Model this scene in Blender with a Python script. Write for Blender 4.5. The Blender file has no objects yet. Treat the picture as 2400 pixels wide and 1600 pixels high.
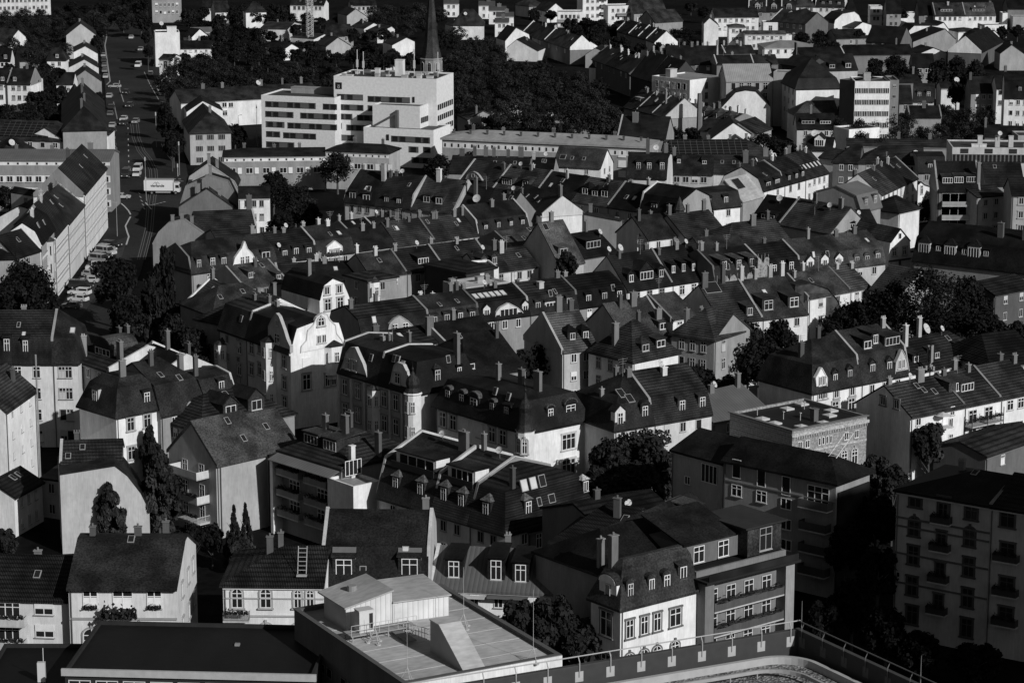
import bpy, bmesh, math, random
from mathutils import Vector, Matrix
random.seed(7)
R = math.radians
SC = bpy.context.scene
COL = SC.collection
# ---------------- camera ----------------
FPX = 6155.0; TH = math.atan(1353 / FPX); CH = 107.0
cd = bpy.data.cameras.new('camera'); cam = bpy.data.objects.new('camera', cd); COL.objects.link(cam)
cd.sensor_width = 36; cd.lens = 36 * FPX / 2400; cd.clip_start = 1; cd.clip_end = 6000
cam.location = (0, 0, CH); cam.rotation_euler = (math.pi / 2 - TH, 0, 0); SC.camera = cam
# ---------------- light ----------------
SUN_AZ = R(41)      # to the right of the line from the scene back to the camera
SUN_EL = R(28)
w = bpy.data.worlds.new('World'); SC.world = w; w.use_nodes = True
nt = w.node_tree; nt.nodes.clear()
sky = nt.nodes.new('ShaderNodeTexSky'); sky.sky_type = 'NISHITA'; sky.sun_disc = False
sky.sun_elevation = SUN_EL; sky.sun_rotation = math.pi - SUN_AZ
bw = nt.nodes.new('ShaderNodeRGBToBW'); bg = nt.nodes.new('ShaderNodeBackground'); wo = nt.nodes.new('ShaderNodeOutputWorld')
nt.links.new(sky.outputs[0], bw.inputs[0]); nt.links.new(bw.outputs[0], bg.inputs[0]); nt.links.new(bg.outputs[0], wo.inputs[0])
bg.inputs[1].default_value = 0.05
sd = bpy.data.lights.new('sun', 'SUN'); sd.energy = 5.0; sd.angle = R(0.5); sd.color = (1, 1, 1)
so = bpy.data.objects.new('sun', sd); COL.objects.link(so)
sdir = Vector((math.sin(SUN_AZ) * math.cos(SUN_EL), -math.cos(SUN_AZ) * math.cos(SUN_EL), math.sin(SUN_EL)))
so.rotation_euler = sdir.to_track_quat('Z', 'Y').to_euler()
SC.view_settings.view_transform = 'Standard'; SC.view_settings.look = 'None'
SC.view_settings.exposure = -0.55; SC.view_settings.gamma = 1
SC.cycles.max_bounces = 4; SC.cycles.diffuse_bounces = 1; SC.cycles.glossy_bounces = 2

# ---------------- materials ----------------
_mats = {}
def mat(kind, v=0.5):
    if kind in ('tiles', 'slate') and v < .2: v *= .62
    if kind == 'leaf': v *= .42
    key = (kind, round(v, 3))
    if key in _mats: return _mats[key]
    m = bpy.data.materials.new(kind); m.use_nodes = True; _mats[key] = m
    n = m.node_tree.nodes; l = m.node_tree.links; b = n['Principled BSDF']
    b.inputs['Roughness'].default_value = 0.85
    b.inputs['Specular IOR Level'].default_value = 0.04 if kind in ('ground', 'leaf', 'bark', 'asphalt') else .12 if kind in ('slate', 'tiles', 'brick', 'gravel') else .2 if v < .12 else .4
    tc = n.new('ShaderNodeTexCoord')
    def noise(scale, det=4, sx=1, sy=1, sz=1):
        t = n.new('ShaderNodeTexNoise'); t.inputs['Scale'].default_value = scale; t.inputs['Detail'].default_value = det
        mp = n.new('ShaderNodeMapping'); mp.inputs['Scale'].default_value = (sx, sy, sz)
        l.new(tc.outputs['Object'], mp.inputs[0]); l.new(mp.outputs[0], t.inputs[0]); return t.outputs[0]
    def ramp(src, a, c, lo=0.3, hi=0.7):
        r = n.new('ShaderNodeMapRange'); r.inputs[1].default_value = lo; r.inputs[2].default_value = hi
        r.inputs[3].default_value = a; r.inputs[4].default_value = c; l.new(src, r.inputs[0]); return r.outputs[0]
    def mul(a, c):
        x = n.new('ShaderNodeMath'); x.operation = 'MULTIPLY'; l.new(a, x.inputs[0])
        if isinstance(c, float): x.inputs[1].default_value = c
        else: l.new(c, x.inputs[1])
        return x.outputs[0]
    def bump(h, s=0.5, d=0.05):
        bp = n.new('ShaderNodeBump'); bp.inputs['Strength'].default_value = s; bp.inputs['Distance'].default_value = d
        l.new(h, bp.inputs['Height']); l.new(bp.outputs[0], b.inputs['Normal'])
    def wave(axis, scale, dist=0):
        t = n.new('ShaderNodeTexWave'); t.bands_direction = axis; t.inputs['Scale'].default_value = scale
        t.inputs['Distortion'].default_value = dist; l.new(tc.outputs['Object'], t.inputs[0]); return t.outputs[0] if False else t.outputs['Fac']
    if kind == 'plaster':
        v = min(.86, v * 1.09) if v > .55 else v
        c = mul(ramp(noise(0.45, 5, 1, 1, 0.4), 0.78 * v, 1.08 * v), mul(ramp(noise(5, 4, 1, 1, .12), .86, 1.06), ramp(noise(1.6, 6, 1, 1, 1), .93, 1.04)))
        l.new(c, b.inputs['Base Color']); bump(noise(6, 3), 0.2, 0.02)
    elif kind == 'tiles':
        c = mul(ramp(noise(0.3, 7), 0.45 * v, 1.7 * v, .36, .64), ramp(noise(7, 4), .5, 1.55))
        c = mul(c, ramp(wave('Z', 1.0, 0.6), .45, 1.25, .1, .6))
        l.new(c, b.inputs['Base Color']); bump(wave('X', 1.6), 0.9, 0.09); b.inputs['Roughness'].default_value = 0.7
    elif kind == 'slate':
        c = mul(ramp(noise(0.28, 7), 0.5 * v, 1.6 * v, .36, .64), ramp(noise(4.5, 3), .45, 1.6))
        l.new(c, b.inputs['Base Color']); bump(noise(5, 2), 0.4, 0.04); b.inputs['Roughness'].default_value = 0.6
    elif kind == 'seam':
        c = mul(ramp(noise(0.4, 4), 0.85 * v, 1.12 * v), ramp(wave('X', 0.55), .7, 1.05, 0.0, .12))
        l.new(c, b.inputs['Base Color']); b.inputs['Roughness'].default_value = 0.5; bump(wave('X', .55), .5, .05)
    elif kind == 'brick':
        t = n.new('ShaderNodeTexBrick'); t.inputs['Scale'].default_value = 1.6
        t.inputs['Color1'].default_value = (v * 1.2,) * 3 + (1,); t.inputs['Color2'].default_value = (v * .65,) * 3 + (1,)
        t.inputs['Mortar'].default_value = (v * 1.4,) * 3 + (1,); t.inputs['Mortar Size'].default_value = 0.02
        mp = n.new('ShaderNodeMapping'); mp.inputs['Rotation'].default_value = (R(90), 0, 0)
        l.new(tc.outputs['Object'], mp.inputs[0]); l.new(mp.outputs[0], t.inputs[0]); l.new(mul(t.outputs[0], ramp(noise(3, 4), .7, 1.3)), b.inputs['Base Color'])
    elif kind == 'asphalt':
        c = mul(ramp(noise(0.05, 6), 0.7 * v, 1.35 * v), ramp(noise(2, 5), .8, 1.2)); l.new(c, b.inputs['Base Color'])
    elif kind == 'ground':
        c = mul(ramp(noise(0.06, 8), 0.4 * v, 1.6 * v), ramp(noise(0.6, 6), .5, 1.5)); l.new(c, b.inputs['Base Color'])
    elif kind == 'leaf':
        gi = n.new('ShaderNodeNewGeometry')
        c = mul(ramp(gi.outputs['Random Per Island'], .6 * v, 1.45 * v, 0, 1), ramp(noise(0.35, 3), .6, 1.4))
        c = mul(c, ramp(noise(.09, 3), .5, 1.6)); l.new(c, b.inputs['Base Color']); b.inputs['Roughness'].default_value = 0.6
    elif kind == 'bark':
        l.new(ramp(noise(4, 4, 1, 1, .2), .5 * v, 1.5 * v), b.inputs['Base Color'])
    elif kind == 'membrane':
        c = mul(ramp(noise(0.25, 6, 1, .35, 1), 0.72 * v, 1.15 * v), ramp(noise(2.5, 6, .35, 1, 1), .8, 1.12)); l.new(c, b.inputs['Base Color'])
        b.inputs['Roughness'].default_value = 0.6
    elif kind == 'gravel':
        t = n.new('ShaderNodeTexVoronoi'); t.inputs['Scale'].default_value = 5; l.new(tc.outputs['Object'], t.inputs[0])
        c = ramp(t.outputs['Color'], .25 * v, 1.8 * v, 0.1, .9); l.new(c, b.inputs['Base Color']); bump(t.outputs['Distance'], 1.0, .12)
    elif kind == 'glass':
        b.inputs['Base Color'].default_value = (v, v, v, 1); b.inputs['Roughness'].default_value = 0.12
    elif kind == 'paint':
        b.inputs['Base Color'].default_value = (v, v, v, 1); b.inputs['Roughness'].default_value = 0.35
        b.inputs['Coat Weight'].default_value = 0.4
    elif kind == 'solar':
        t = n.new('ShaderNodeTexBrick'); t.offset = 0; t.inputs['Scale'].default_value = .5
        t.inputs['Color1'].default_value = (.01,) * 3 + (1,); t.inputs['Color2'].default_value = (.014,) * 3 + (1,); t.inputs['Mortar'].default_value = (.07,) * 3 + (1,)
        t.inputs['Mortar Size'].default_value = 0.03; t.inputs['Brick Width'].default_value = .8; t.inputs['Row Height'].default_value = .55
        l.new(tc.outputs['Object'], t.inputs[0]); l.new(t.outputs[0], b.inputs['Base Color']); b.inputs['Roughness'].default_value = .2
    else:
        c = ramp(noise(1.5, 3), .9 * v, 1.08 * v); l.new(c, b.inputs['Base Color'])
    return m

# ---------------- mesh helpers ----------------
class MB:
    def __init__(s): s.v = []; s.f = []; s.mi = []
    def face(s, pts, m=0):
        i = len(s.v); s.v += [tuple(p) for p in pts]; s.f.append(tuple(range(i, i + len(pts)))); s.mi.append(m)
    def box(s, x0, y0, z0, x1, y1, z1, m=0):
        p = [(x0, y0, z0), (x1, y0, z0), (x1, y1, z0), (x0, y1, z0), (x0, y0, z1), (x1, y0, z1), (x1, y1, z1), (x0, y1, z1)]
        s.solid(p, [(0, 3, 2, 1), (4, 5, 6, 7), (0, 1, 5, 4), (1, 2, 6, 5), (2, 3, 7, 6), (3, 0, 4, 7)], m)
    def solid(s, p, fs, m=0):
        i = len(s.v); s.v += [tuple(q) for q in p]
        for f in fs: s.f.append(tuple(i + k for k in f)); s.mi.append(m)
    def prism(s, poly, y0, y1, m=0):   # polygon in (x, z), ccw seen from -y, extruded along y
        n = len(poly); p = [(a, y0, c) for a, c in poly] + [(a, y1, c) for a, c in poly]
        s.solid(p, [tuple(range(n)), tuple(range(2 * n - 1, n - 1, -1))] + [(k, k + n, (k + 1) % n + n, (k + 1) % n) for k in range(n)], m)
    def prismx(s, poly, x0, x1, m=0):  # polygon in (y, z) extruded along x
        n = len(poly); p = [(x0, a, c) for a, c in poly] + [(x1, a, c) for a, c in poly]
        s.solid(p, [tuple(range(n - 1, -1, -1)), tuple(range(n, 2 * n))] + [(k, (k + 1) % n, (k + 1) % n + n, k + n) for k in range(n)], m)
    def prismz(s, poly, z0, z1, m=0):
        n = len(poly); p = [(a, c, z0) for a, c in poly] + [(a, c, z1) for a, c in poly]
        s.solid(p, [tuple(range(n - 1, -1, -1)), tuple(range(n, 2 * n))] + [(k, (k + 1) % n, (k + 1) % n + n, k + n) for k in range(n)], m)
    def tube(s, a, b, r0, r1=None, n=6, m=0):
        a = Vector(a); b = Vector(b); r1 = r0 if r1 is None else r1
        d = (b - a).normalized(); u = d.cross(Vector((0, 0, 1)))
        if u.length < 1e-3: u = Vector((1, 0, 0))
        u.normalize(); w_ = d.cross(u)
        p = [a + (u * math.cos(2 * math.pi * k / n) + w_ * math.sin(2 * math.pi * k / n)) * r0 for k in range(n)]
        p += [b + (u * math.cos(2 * math.pi * k / n) + w_ * math.sin(2 * math.pi * k / n)) * r1 for k in range(n)]
        s.solid(p, [tuple(range(n - 1, -1, -1)), tuple(range(n, 2 * n))] + [(k, (k + 1) % n, (k + 1) % n + n, k + n) for k in range(n)], m)
    def lathe(s, prof, cx=0, cy=0, n=12, m=0):   # prof: (r, z) bottom to top
        for j in range(len(prof) - 1):
            (r0, z0), (r1, z1) = prof[j], prof[j + 1]
            for k in range(n):
                a0 = 2 * math.pi * k / n; a1 = 2 * math.pi * (k + 1) / n
                q = [(cx + r0 * math.cos(a0), cy + r0 * math.sin(a0), z0), (cx + r0 * math.cos(a1), cy + r0 * math.sin(a1), z0),
                     (cx + r1 * math.cos(a1), cy + r1 * math.sin(a1), z1), (cx + r1 * math.cos(a0), cy + r1 * math.sin(a0), z1)]
                if r1 < 1e-4: q = q[:3]
                elif r0 < 1e-4: q = [q[0], q[2], q[3]]
                s.face(q, m)
    def mesh(s, name, mats):
        me = bpy.data.meshes.new(name); me.from_pydata(s.v, [], s.f)
        for m in mats: me.materials.append(m)
        if len(mats) > 1: me.polygons.foreach_set('material_index', s.mi)
        me.update(); return me
    def obj(s, name, mats, parent=None, **kw):
        if not isinstance(mats, (list, tuple)): mats = [mats]
        return link(name, s.mesh(name, mats), parent, **kw)
def link(name, me, parent=None, loc=(0, 0, 0), rz=0, scale=None, rx=0):
    o = bpy.data.objects.new(name, me); COL.objects.link(o); o.parent = parent
    o.location = loc; o.rotation_euler = (rx, 0, rz)
    if scale: o.scale = scale
    return o
def tag(o, label=None, cat=None, group=None, kind=None):
    if label: o['label'] = label
    if cat: o['category'] = cat
    if group: o['group'] = group
    if kind: o['kind'] = kind
    return o
def empty(name, loc, rz, label, cat, group=None):
    o = bpy.data.objects.new(name, None); COL.objects.link(o); o.location = loc; o.rotation_euler = (0, 0, rz)
    o.empty_display_size = 1
    return tag(o, label, cat, group)

# ---------------- pixel -> world (photo pixels of 2400 x 1600) ----------------
def ray(x, y):
    return Vector((x - 1200, FPX * math.cos(TH) + (800 - y) * math.sin(TH), -FPX * math.sin(TH) + (800 - y) * math.cos(TH)))
def at(x, y, z=0.0):
    r = ray(x, y); t = (z - CH) / r.z; return Vector((r.x * t, r.y * t, z))
def ppm(p):   # pixels per metre at a world point
    return FPX / (p.y * math.cos(TH) + (CH - p.z) * math.sin(TH))

# ---------------- windows ----------------
_win = {}
GL = mat('glass', .02)
def window_mesh(kind, wd, ht, fr=.75, su=.35):
    wd = round(wd, 1); ht = round(ht, 1); key = (kind, wd, ht, fr, su)
    if key in _win: return _win[key]
    b = MB(); x0, x1 = -wd / 2, wd / 2; ft = .09
    def bars(a0, a1, c0, c1, mull=1, trans=1):
        b.box(a0, -.05, c0, a1, .02, c1, 0)
        b.box(a0, -.1, c0, a0 + ft, -.05, c1, 1); b.box(a1 - ft, -.1, c0, a1, -.05, c1, 1)
        b.box(a0 + ft, -.1, c0, a1 - ft, -.05, c0 + ft, 1); b.box(a0 + ft, -.1, c1 - ft, a1 - ft, -.05, c1, 1)
        for k in range(mull):
            c = a0 + (a1 - a0) * (k + 1) / (mull + 1); b.box(c - ft * .55, -.1, c0 + ft, c + ft * .55, -.05, c1 - ft, 1)
        if trans:
            t = c0 + (c1 - c0) * .68; b.box(a0 + ft, -.097, t - ft / 2, a1 - ft, -.05, t + ft / 2, 1)
    if kind in 'sa':
        b.box(x0 - .18, -.12, -.0, x0, .02, ht, 2); b.box(x1, -.12, 0, x1 + .18, .02, ht, 2)
        b.box(x0 - .28, -.25, -.18, x1 + .28, .02, 0, 2)
        if kind == 's': b.box(x0 - .24, -.2, ht, x1 + .24, .02, ht + .22, 2)
    if kind == 'a':
        n = 10; rr = wd / 2; rise = rr * .8
        arc = [(rr * math.cos(math.pi * k / n), ht + rise * math.sin(math.pi * k / n)) for k in range(n + 1)]
        b.prism(arc, -.05, .02, 0)
        for k in range(n):
            a0, a1 = math.pi * k / n, math.pi * (k + 1) / n
            def pt(r_, a): return (r_ * math.cos(a), ht + r_ * .8 * math.sin(a) * (1.0))
            b.prism([pt(rr + .2, a0), pt(rr + .2, a1), pt(rr, a1), pt(rr, a0)], -.12, .02, 2)
            b.prism([pt(rr, a0), pt(rr, a1), pt(rr - ft, a1), pt(rr - ft, a0)], -.1, -.05, 1)
        b.box(-ft * .55, -.1, ht, ft * .55, -.05, ht + rise - .05, 1)
        b.box(-.14, -.2, ht + rise, .14, .02, ht + rise + .4, 2)
    if kind == 'd': bars(x0, x1, 0, ht, 0, 0)
    elif kind == 'r':
        bars(x0, x1, 0, ht * .55, 1, 0); b.box(x0, -.12, ht * .55, x1, .02, ht, 1); b.box(x0 - .1, -.2, -.1, x1 + .1, .02, 0, 2)
    elif kind == 'b':
        bars(x0, x1, 0, ht, 1, 1); b.box(x0 + .1, -.075, .08, x1 - .1, -.052, ht * .62, 1); b.box(x0 - .1, -.2, -.1, x1 + .1, .02, 0, 2)
    elif kind == 'k':
        b.box(x0, -.09, 0, x1, .02, ht, 1); b.box(x0 - .1, -.2, -.1, x1 + .1, .02, 0, 2)
    elif kind == 'w': bars(x0, x1, 0, ht, 3, 0)
    else:
        bars(x0, x1, 0, ht, 1 if wd < 2.4 else 2, 1 if ht > 1.5 else 0)
        if kind == 'c': b.box(x0 - .08, -.18, -.1, x1 + .08, .02, 0, 2)
    me = b.mesh('window', [GL, mat('trim', fr), mat('stone', su)]); _win[key] = me; return me
random_wk = random.Random(3)

# ---------------- house ----------------
class House: pass
def prof_y(levels, z):    # inset of the roof skin at height z above the eave
    for (i0, z0), (i1, z1) in zip(levels, levels[1:]):
        if z <= z1 + 1e-6: return i0 + (i1 - i0) * (z - z0) / max(z1 - z0, 1e-6)
    return levels[-1][0]
def face_xf(h, f):
    if f == 'r': return (h.W, 0), math.pi / 2, h.D
    if f == 'l': return (0, h.D), -math.pi / 2, h.D
    if f == 'b': return (h.W, h.D), math.pi, h.W
    return (0, 0), 0.0, h.W
def fplace(h, f, u, v, z):
    (ox, oy), a, _ = face_xf(h, f); c, s_ = math.cos(a), math.sin(a)
    return (ox + u * c - v * s_, oy + u * s_ + v * c, z), a
def put_window(h, f, u, z, kind='c', wd=1.1, ht=1.5, v=0.0, fr=.75, su=.35, parent=None):
    loc, a = fplace(h, f, u, v, z)
    return link('window', window_mesh(kind, wd, ht, fr, su), parent or h.root, loc=loc, rz=a)
def win_grid(h, f, n, rows, kind='c', wd=1.1, ht=1.5, top=.7, st=3.1, skip=(), m=1.0, su=.35, fr=None, us=None):
    fr = fr or random_wk.choice((.75, .75, .5, .3))
    _, _, L = face_xf(h, f)
    for r_ in range(rows):
        z = h.E - top - ht - r_ * st
        if z < .5: break
        for k in range(n):
            if (k, r_) in skip: continue
            u = us[k] * L if us else m + (L - 2 * m) * (k + .5) / n
            kk = kind
            if kind == 'c' and random_wk.random() < .18: kk = 'r'
            if kind == 'c' and random_wk.random() < .1: kk = 'd'
            if kind == 'c' and random_wk.random() < .12: kk = 'b'
            put_window(h, f, u, z, kk, wd, ht, 0, fr, su)
_rd = random.Random(77)
def dormer(h, t, kind='s', wd=1.4, ht=1.5, z0=.5, f='f', wk='c', wall=None, roof=None, fr=.75, ww=None):
    """box dormer on roof slope; t along the face 0..1; kind s shed, g gable, a arch, h hood, f flat"""
    _, _, L = face_xf(h, f); u = t * L; wd *= _rd.uniform(.92, 1.12); ht *= _rd.uniform(.92, 1.1); z0 *= _rd.uniform(.9, 1.1); fr = fr * _rd.choice((1, 1, .7))
    k = 1.0 if h.par == (f in 'fb') else (h.kl if f == 'l' else h.kr) if f in 'lr' else 1.0
    if k == 0: return
    y0 = prof_y(h.levels, z0) * k; zt = z0 + ht
    top = h.levels[-1][1]
    y1 = prof_y(h.levels, min(zt, top)) * k + .25; y1 = max(y1, y0 + .6)
    b = MB(); E = h.E; a0, a1 = -wd / 2, wd / 2
    b.box(a0, y0, E + z0 - .1, a1, y1, E + zt, 0)
    o = .16
    if kind == 'g':
        gh = wd * .45; yb = prof_y(h.levels, min(zt + gh, top)) * k + .3
        b.prism([(a0, E + zt), (a1, E + zt), (0, E + zt + gh)], y0 + .02, yb, 0)
        for sx in (-1, 1):
            b.solid([(sx * (wd / 2 + o), y0 - o, E + zt - .08), (0, y0 - o, E + zt + gh + .06), (0, yb, E + zt + gh + .06), (sx * (wd / 2 + o), yb, E + zt - .08),
                     (sx * (wd / 2 + o), y0 - o, E + zt + .06), (0, y0 - o, E + zt + gh + .2), (0, yb, E + zt + gh + .2), (sx * (wd / 2 + o), yb, E + zt + .06)],
                    [(0, 3, 2, 1), (4, 5, 6, 7), (0, 1, 5, 4), (1, 2, 6, 5), (2, 3, 7, 6), (3, 0, 4, 7)], 1)
    elif kind == 'a':
        n = 8; gh = wd * .32; yb = prof_y(h.levels, min(zt + gh, top)) * k + .3
        arc = [((wd / 2 + o) * math.cos(math.pi * q / n), E + zt - .02 + (gh + .1) * math.sin(math.pi * q / n)) for q in range(n + 1)]
        b.prism(arc, y0 - o, yb, 1)
        arc = [((wd / 2 - .06) * math.cos(math.pi * q / n), E + zt - .02 + (gh - .05) * math.sin(math.pi * q / n)) for q in range(n + 1)]
        b.prism(arc, y0 - o - .03, y0, 0)
    elif kind == 'h':
        gh = wd * .55; yb = (y0 + y1) / 2 + .2
        p = [(a0 - o, y0 - o, E + zt), (a1 + o, y0 - o, E + zt), (a1 + o, y1 + .3, E + zt), (a0 - o, y1 + .3, E + zt), (0, yb, E + zt + gh)]
        b.solid(p, [(0, 3, 2, 1), (0, 1, 4), (1, 2, 4), (2, 3, 4), (3, 0, 4)], 1)
    else:
        up = .12 if kind == 'f' else .5
        yb = prof_y(h.levels, min(zt + up, top)) * k + .3; yb = max(yb, y0 + .9)
        b.solid([(a0 - o, y0 - .25, E + zt), (a1 + o, y0 - .25, E + zt), (a1 + o, yb, E + zt + up - .1), (a0 - o, yb, E + zt + up - .1),
                 (a0 - o, y0 - .25, E + zt + .14), (a1 + o, y0 - .25, E + zt + .14), (a1 + o, yb, E + zt + up + .05), (a0 - o, yb, E + zt + up + .05)],
                [(0, 3, 2, 1), (4, 5, 6, 7), (0, 1, 5, 4), (1, 2, 6, 5), (2, 3, 7, 6), (3, 0, 4, 7)], 1)
    loc, a = fplace(h, f, u, 0, 0)
    wv = h.r * 1.3 if wall is None else wall; rv = h.r if roof is None else roof
    d = b.obj('dormer', [mat('slate', wv) if wv < .2 else mat('plaster', wv), mat('slate', rv)], h.root, loc=loc, rz=a)
    n = 1
    w_ = ww or min(wd - .3, 1.0 if wd < 1.9 else wd - .4)
    link('window', window_mesh(wk if w_ < 2 else 'w', w_, ht - .35, fr, .35), d, loc=(0, y0 - .01, E + z0 + .12))
    return d
def chimney(h, x, y, hgt=1.6, w=.7, d=.5, v=.12, pots=1):
    """x, y in metres in the house frame; foot sinks into the roof"""
    i = min(y, h.D - y) if h.par else min(x, h.W - x)
    zs = roof_z(h, x, y); w *= _rd.uniform(.8, 1.25); d *= _rd.uniform(.85, 1.3); hgt *= _rd.uniform(.75, 1.15); v *= _rd.uniform(.7, 1.6); pots = _rd.choice((1, 1, 2, 3)) if w > .6 else 1
    b = MB(); zt = max(zs, h.E) + hgt; b.box(x - w / 2, y - d / 2, zs - 1.2, x + w / 2, y + d / 2, zt, 0)
    b.box(x - w / 2 - .08, y - d / 2 - .08, zt, x + w / 2 + .08, y + d / 2 + .08, zt + .12, 1)
    for k in range(pots): b.tube((x + (k - (pots - 1) / 2) * .35, y, zt + .12), (x + (k - (pots - 1) / 2) * .35, y, zt + .45), .11, n=6, m=1)
    return b.obj('chimney', [mat('plaster', v), mat('stone', v * 1.3)], h.root)
def roof_z(h, x, y):
    if h.par: i = min(y, h.D - y); jl, jr = x, h.W - x
    else: i = min(x, h.W - x); jl, jr = y, h.D - y
    if h.kl > 0: i = min(i, jl / h.kl)
    if h.kr > 0: i = min(i, jr / h.kr)
    L = h.levels
    if i >= L[-1][0]: return h.E + L[-1][1]
    for (i0, z0), (i1, z1) in zip(L, L[1:]):
        if i <= i1: return h.E + z0 + (z1 - z0) * (i - i0) / max(i1 - i0, 1e-6)
    return h.E
def skylight(h, t, s, wd=.8, ln=1.2, f='f', v=.1, dark=True):
    """roof window; t along face, s = height fraction up the last slope"""
    _, _, L = face_xf(h, f); z = s * h.levels[-1][1]
    k = 1.0 if h.par == (f in 'fb') else (h.kl if f == 'l' else h.kr)
    if k == 0: return
    y0 = prof_y(h.levels, z) * k; y1 = prof_y(h.levels, z + .1) * k
    a = math.atan2(.1, max(y1 - y0, .02))
    b = MB(); b.box(-wd / 2, 0, 0, wd / 2, ln, .22, 1); b.box(-wd / 2 + .09, .09, .22, wd / 2 - .09, ln - .09, .24, 0)
    loc, rz = fplace(h, f, t * L, y0, h.E + z)
    o = b.obj('skylight', [GL if dark else mat('trim', .55), mat('metal', .3)], h.root, loc=loc)
    o.rotation_euler = (Matrix.Rotation(rz, 3, 'Z') @ Matrix.Rotation(a, 3, 'X')).to_euler()
    return o
def dish(h, x, y, z=None, r=.5, v=.5):
    zs = (roof_z(h, x, y) if z is None else z); b = MB(); hh = 1.3
    b.tube((x, y, zs - .3), (x, y, zs + hh), .05, n=5, m=1)
    n = 14; c = Vector((x, y - .15, zs + hh)); dn = Vector((.25, -.85, .5)).normalized()
    u = dn.cross(Vector((0, 0, 1))).normalized(); w_ = u.cross(dn)
    for rr0, rr1, o0, o1 in ((0, r * .6, .16, .1), (r * .6, r, .1, 0)):
        for k in range(n):
            a0 = 2 * math.pi * k / n; a1 = 2 * math.pi * (k + 1) / n
            P = lambda rr, a, o_: c - dn * o_ + (u * math.cos(a) + w_ * math.sin(a)) * rr
            q = [P(rr0, a0, o0), P(rr1, a0, o1), P(rr1, a1, o1), P(rr0, a1, o0)]
            b.face(q if rr0 > 0 else q[:3], 0)
    b.tube(c - dn * .1, c + dn * .45, .03, n=4, m=1)
    return b.obj('satellite_dish', [mat('trim', v), mat('metal', .15)], h.root)
def aerial(h, x, y, ln=3.0):
    zs = roof_z(h, x, y); b = MB(); b.tube((x, y, zs - .2), (x, y, zs + ln), .04, n=5)
    for k, wv in enumerate((.9, .7, .5)): b.tube((x - wv, y, zs + ln - .2 - k * .35), (x + wv, y, zs + ln - .2 - k * .35), .025, n=4)
    return b.obj('aerial', mat('metal', .25), h.root)
def balcony(h, f, u, z, wd=3, dp=1.3, solid=True, v=.6, hgt=1.0, plants=False):
    b = MB(); b.box(-wd / 2, -dp, z - .18, wd / 2, 0, z, 0)
    if solid:
        b.box(-wd / 2, -dp, z, wd / 2, -dp + .06, z + hgt, 1)
        b.box(-wd / 2, -dp + .06, z, -wd / 2 + .06, 0, z + hgt, 1); b.box(wd / 2 - .06, -dp + .06, z, wd / 2, 0, z + hgt, 1)
    else:
        for zz in (z + hgt, z + .12):
            b.box(-wd / 2, -dp, zz - .05, wd / 2, -dp + .05, zz, 1)
            b.box(-wd / 2, -dp + .05, zz - .05, -wd / 2 + .05, 0, zz, 1); b.box(wd / 2 - .05, -dp + .05, zz - .05, wd / 2, 0, zz, 1)
        n = int(wd / .22)
        for k in range(n + 1):
            x = -wd / 2 + .02 + (wd - .04) * k / n; b.box(x - .015, -dp + .01, z + .1, x + .015, -dp + .04, z + hgt - .05, 1)
        for x in (-wd / 2 + .02, wd / 2 - .02):
            for k in range(int(dp / .22)): b.box(x - .015, -dp + .2 + k * .22, z + .1, x + .015, -dp + .23 + k * .22, z + hgt - .05, 1)
    loc, a = fplace(h, f, u, 0, 0)
    o = b.obj('balcony', [mat('plaster', .5), mat('plaster' if solid else 'metal', v)], h.root, loc=loc, rz=a)
    if plants:
        link('balcony_plants', plant_mesh(), o, loc=(0, -dp + .1, z + hgt - .1), scale=(wd / 2.2, 1, 1))
    return o
_pm = []
def plant_mesh():
    if not _pm:
        b = MB(); rnd = random.Random(5)
        for k in range(260):
            c = Vector((rnd.uniform(-1, 1), rnd.gauss(0, .16), abs(rnd.gauss(0, .22)))); leaf(b, c, .12, rnd)
        _pm.append(b.mesh('balcony_plants', [mat('leaf', .06)]))
    return _pm[0]
def leaf(b, c, r, rnd, nrm=None):
    d = Vector((rnd.gauss(0, 1), rnd.gauss(0, 1), rnd.gauss(0, 1) + .4))
    if nrm is not None: d = d * .75 + nrm * 1.2
    d.normalize(); u = d.cross(Vector((rnd.gauss(0, 1), rnd.gauss(0, 1), rnd.gauss(0, 1)))).normalized(); w_ = d.cross(u)
    r *= rnd.uniform(.7, 1.35)
    b.face([c - u * r, c - w_ * r * .7, c + u * r, c + w_ * r * .7])

def gable_poly(h, z_off=0.0, base=0.0):
    """outline (y, z) of the end wall"""
    L = h.levels; D = h.D if h.par else h.W
    pts = [(0, base), (D, base)]
    up = [(D - i, h.E + z + z_off) for i, z in L]; dn = [(i, h.E + z + z_off) for i, z in reversed(L)]
    if abs(L[-1][0] - D / 2) < 1e-4: dn = dn[1:]
    return pts + up + dn

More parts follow.
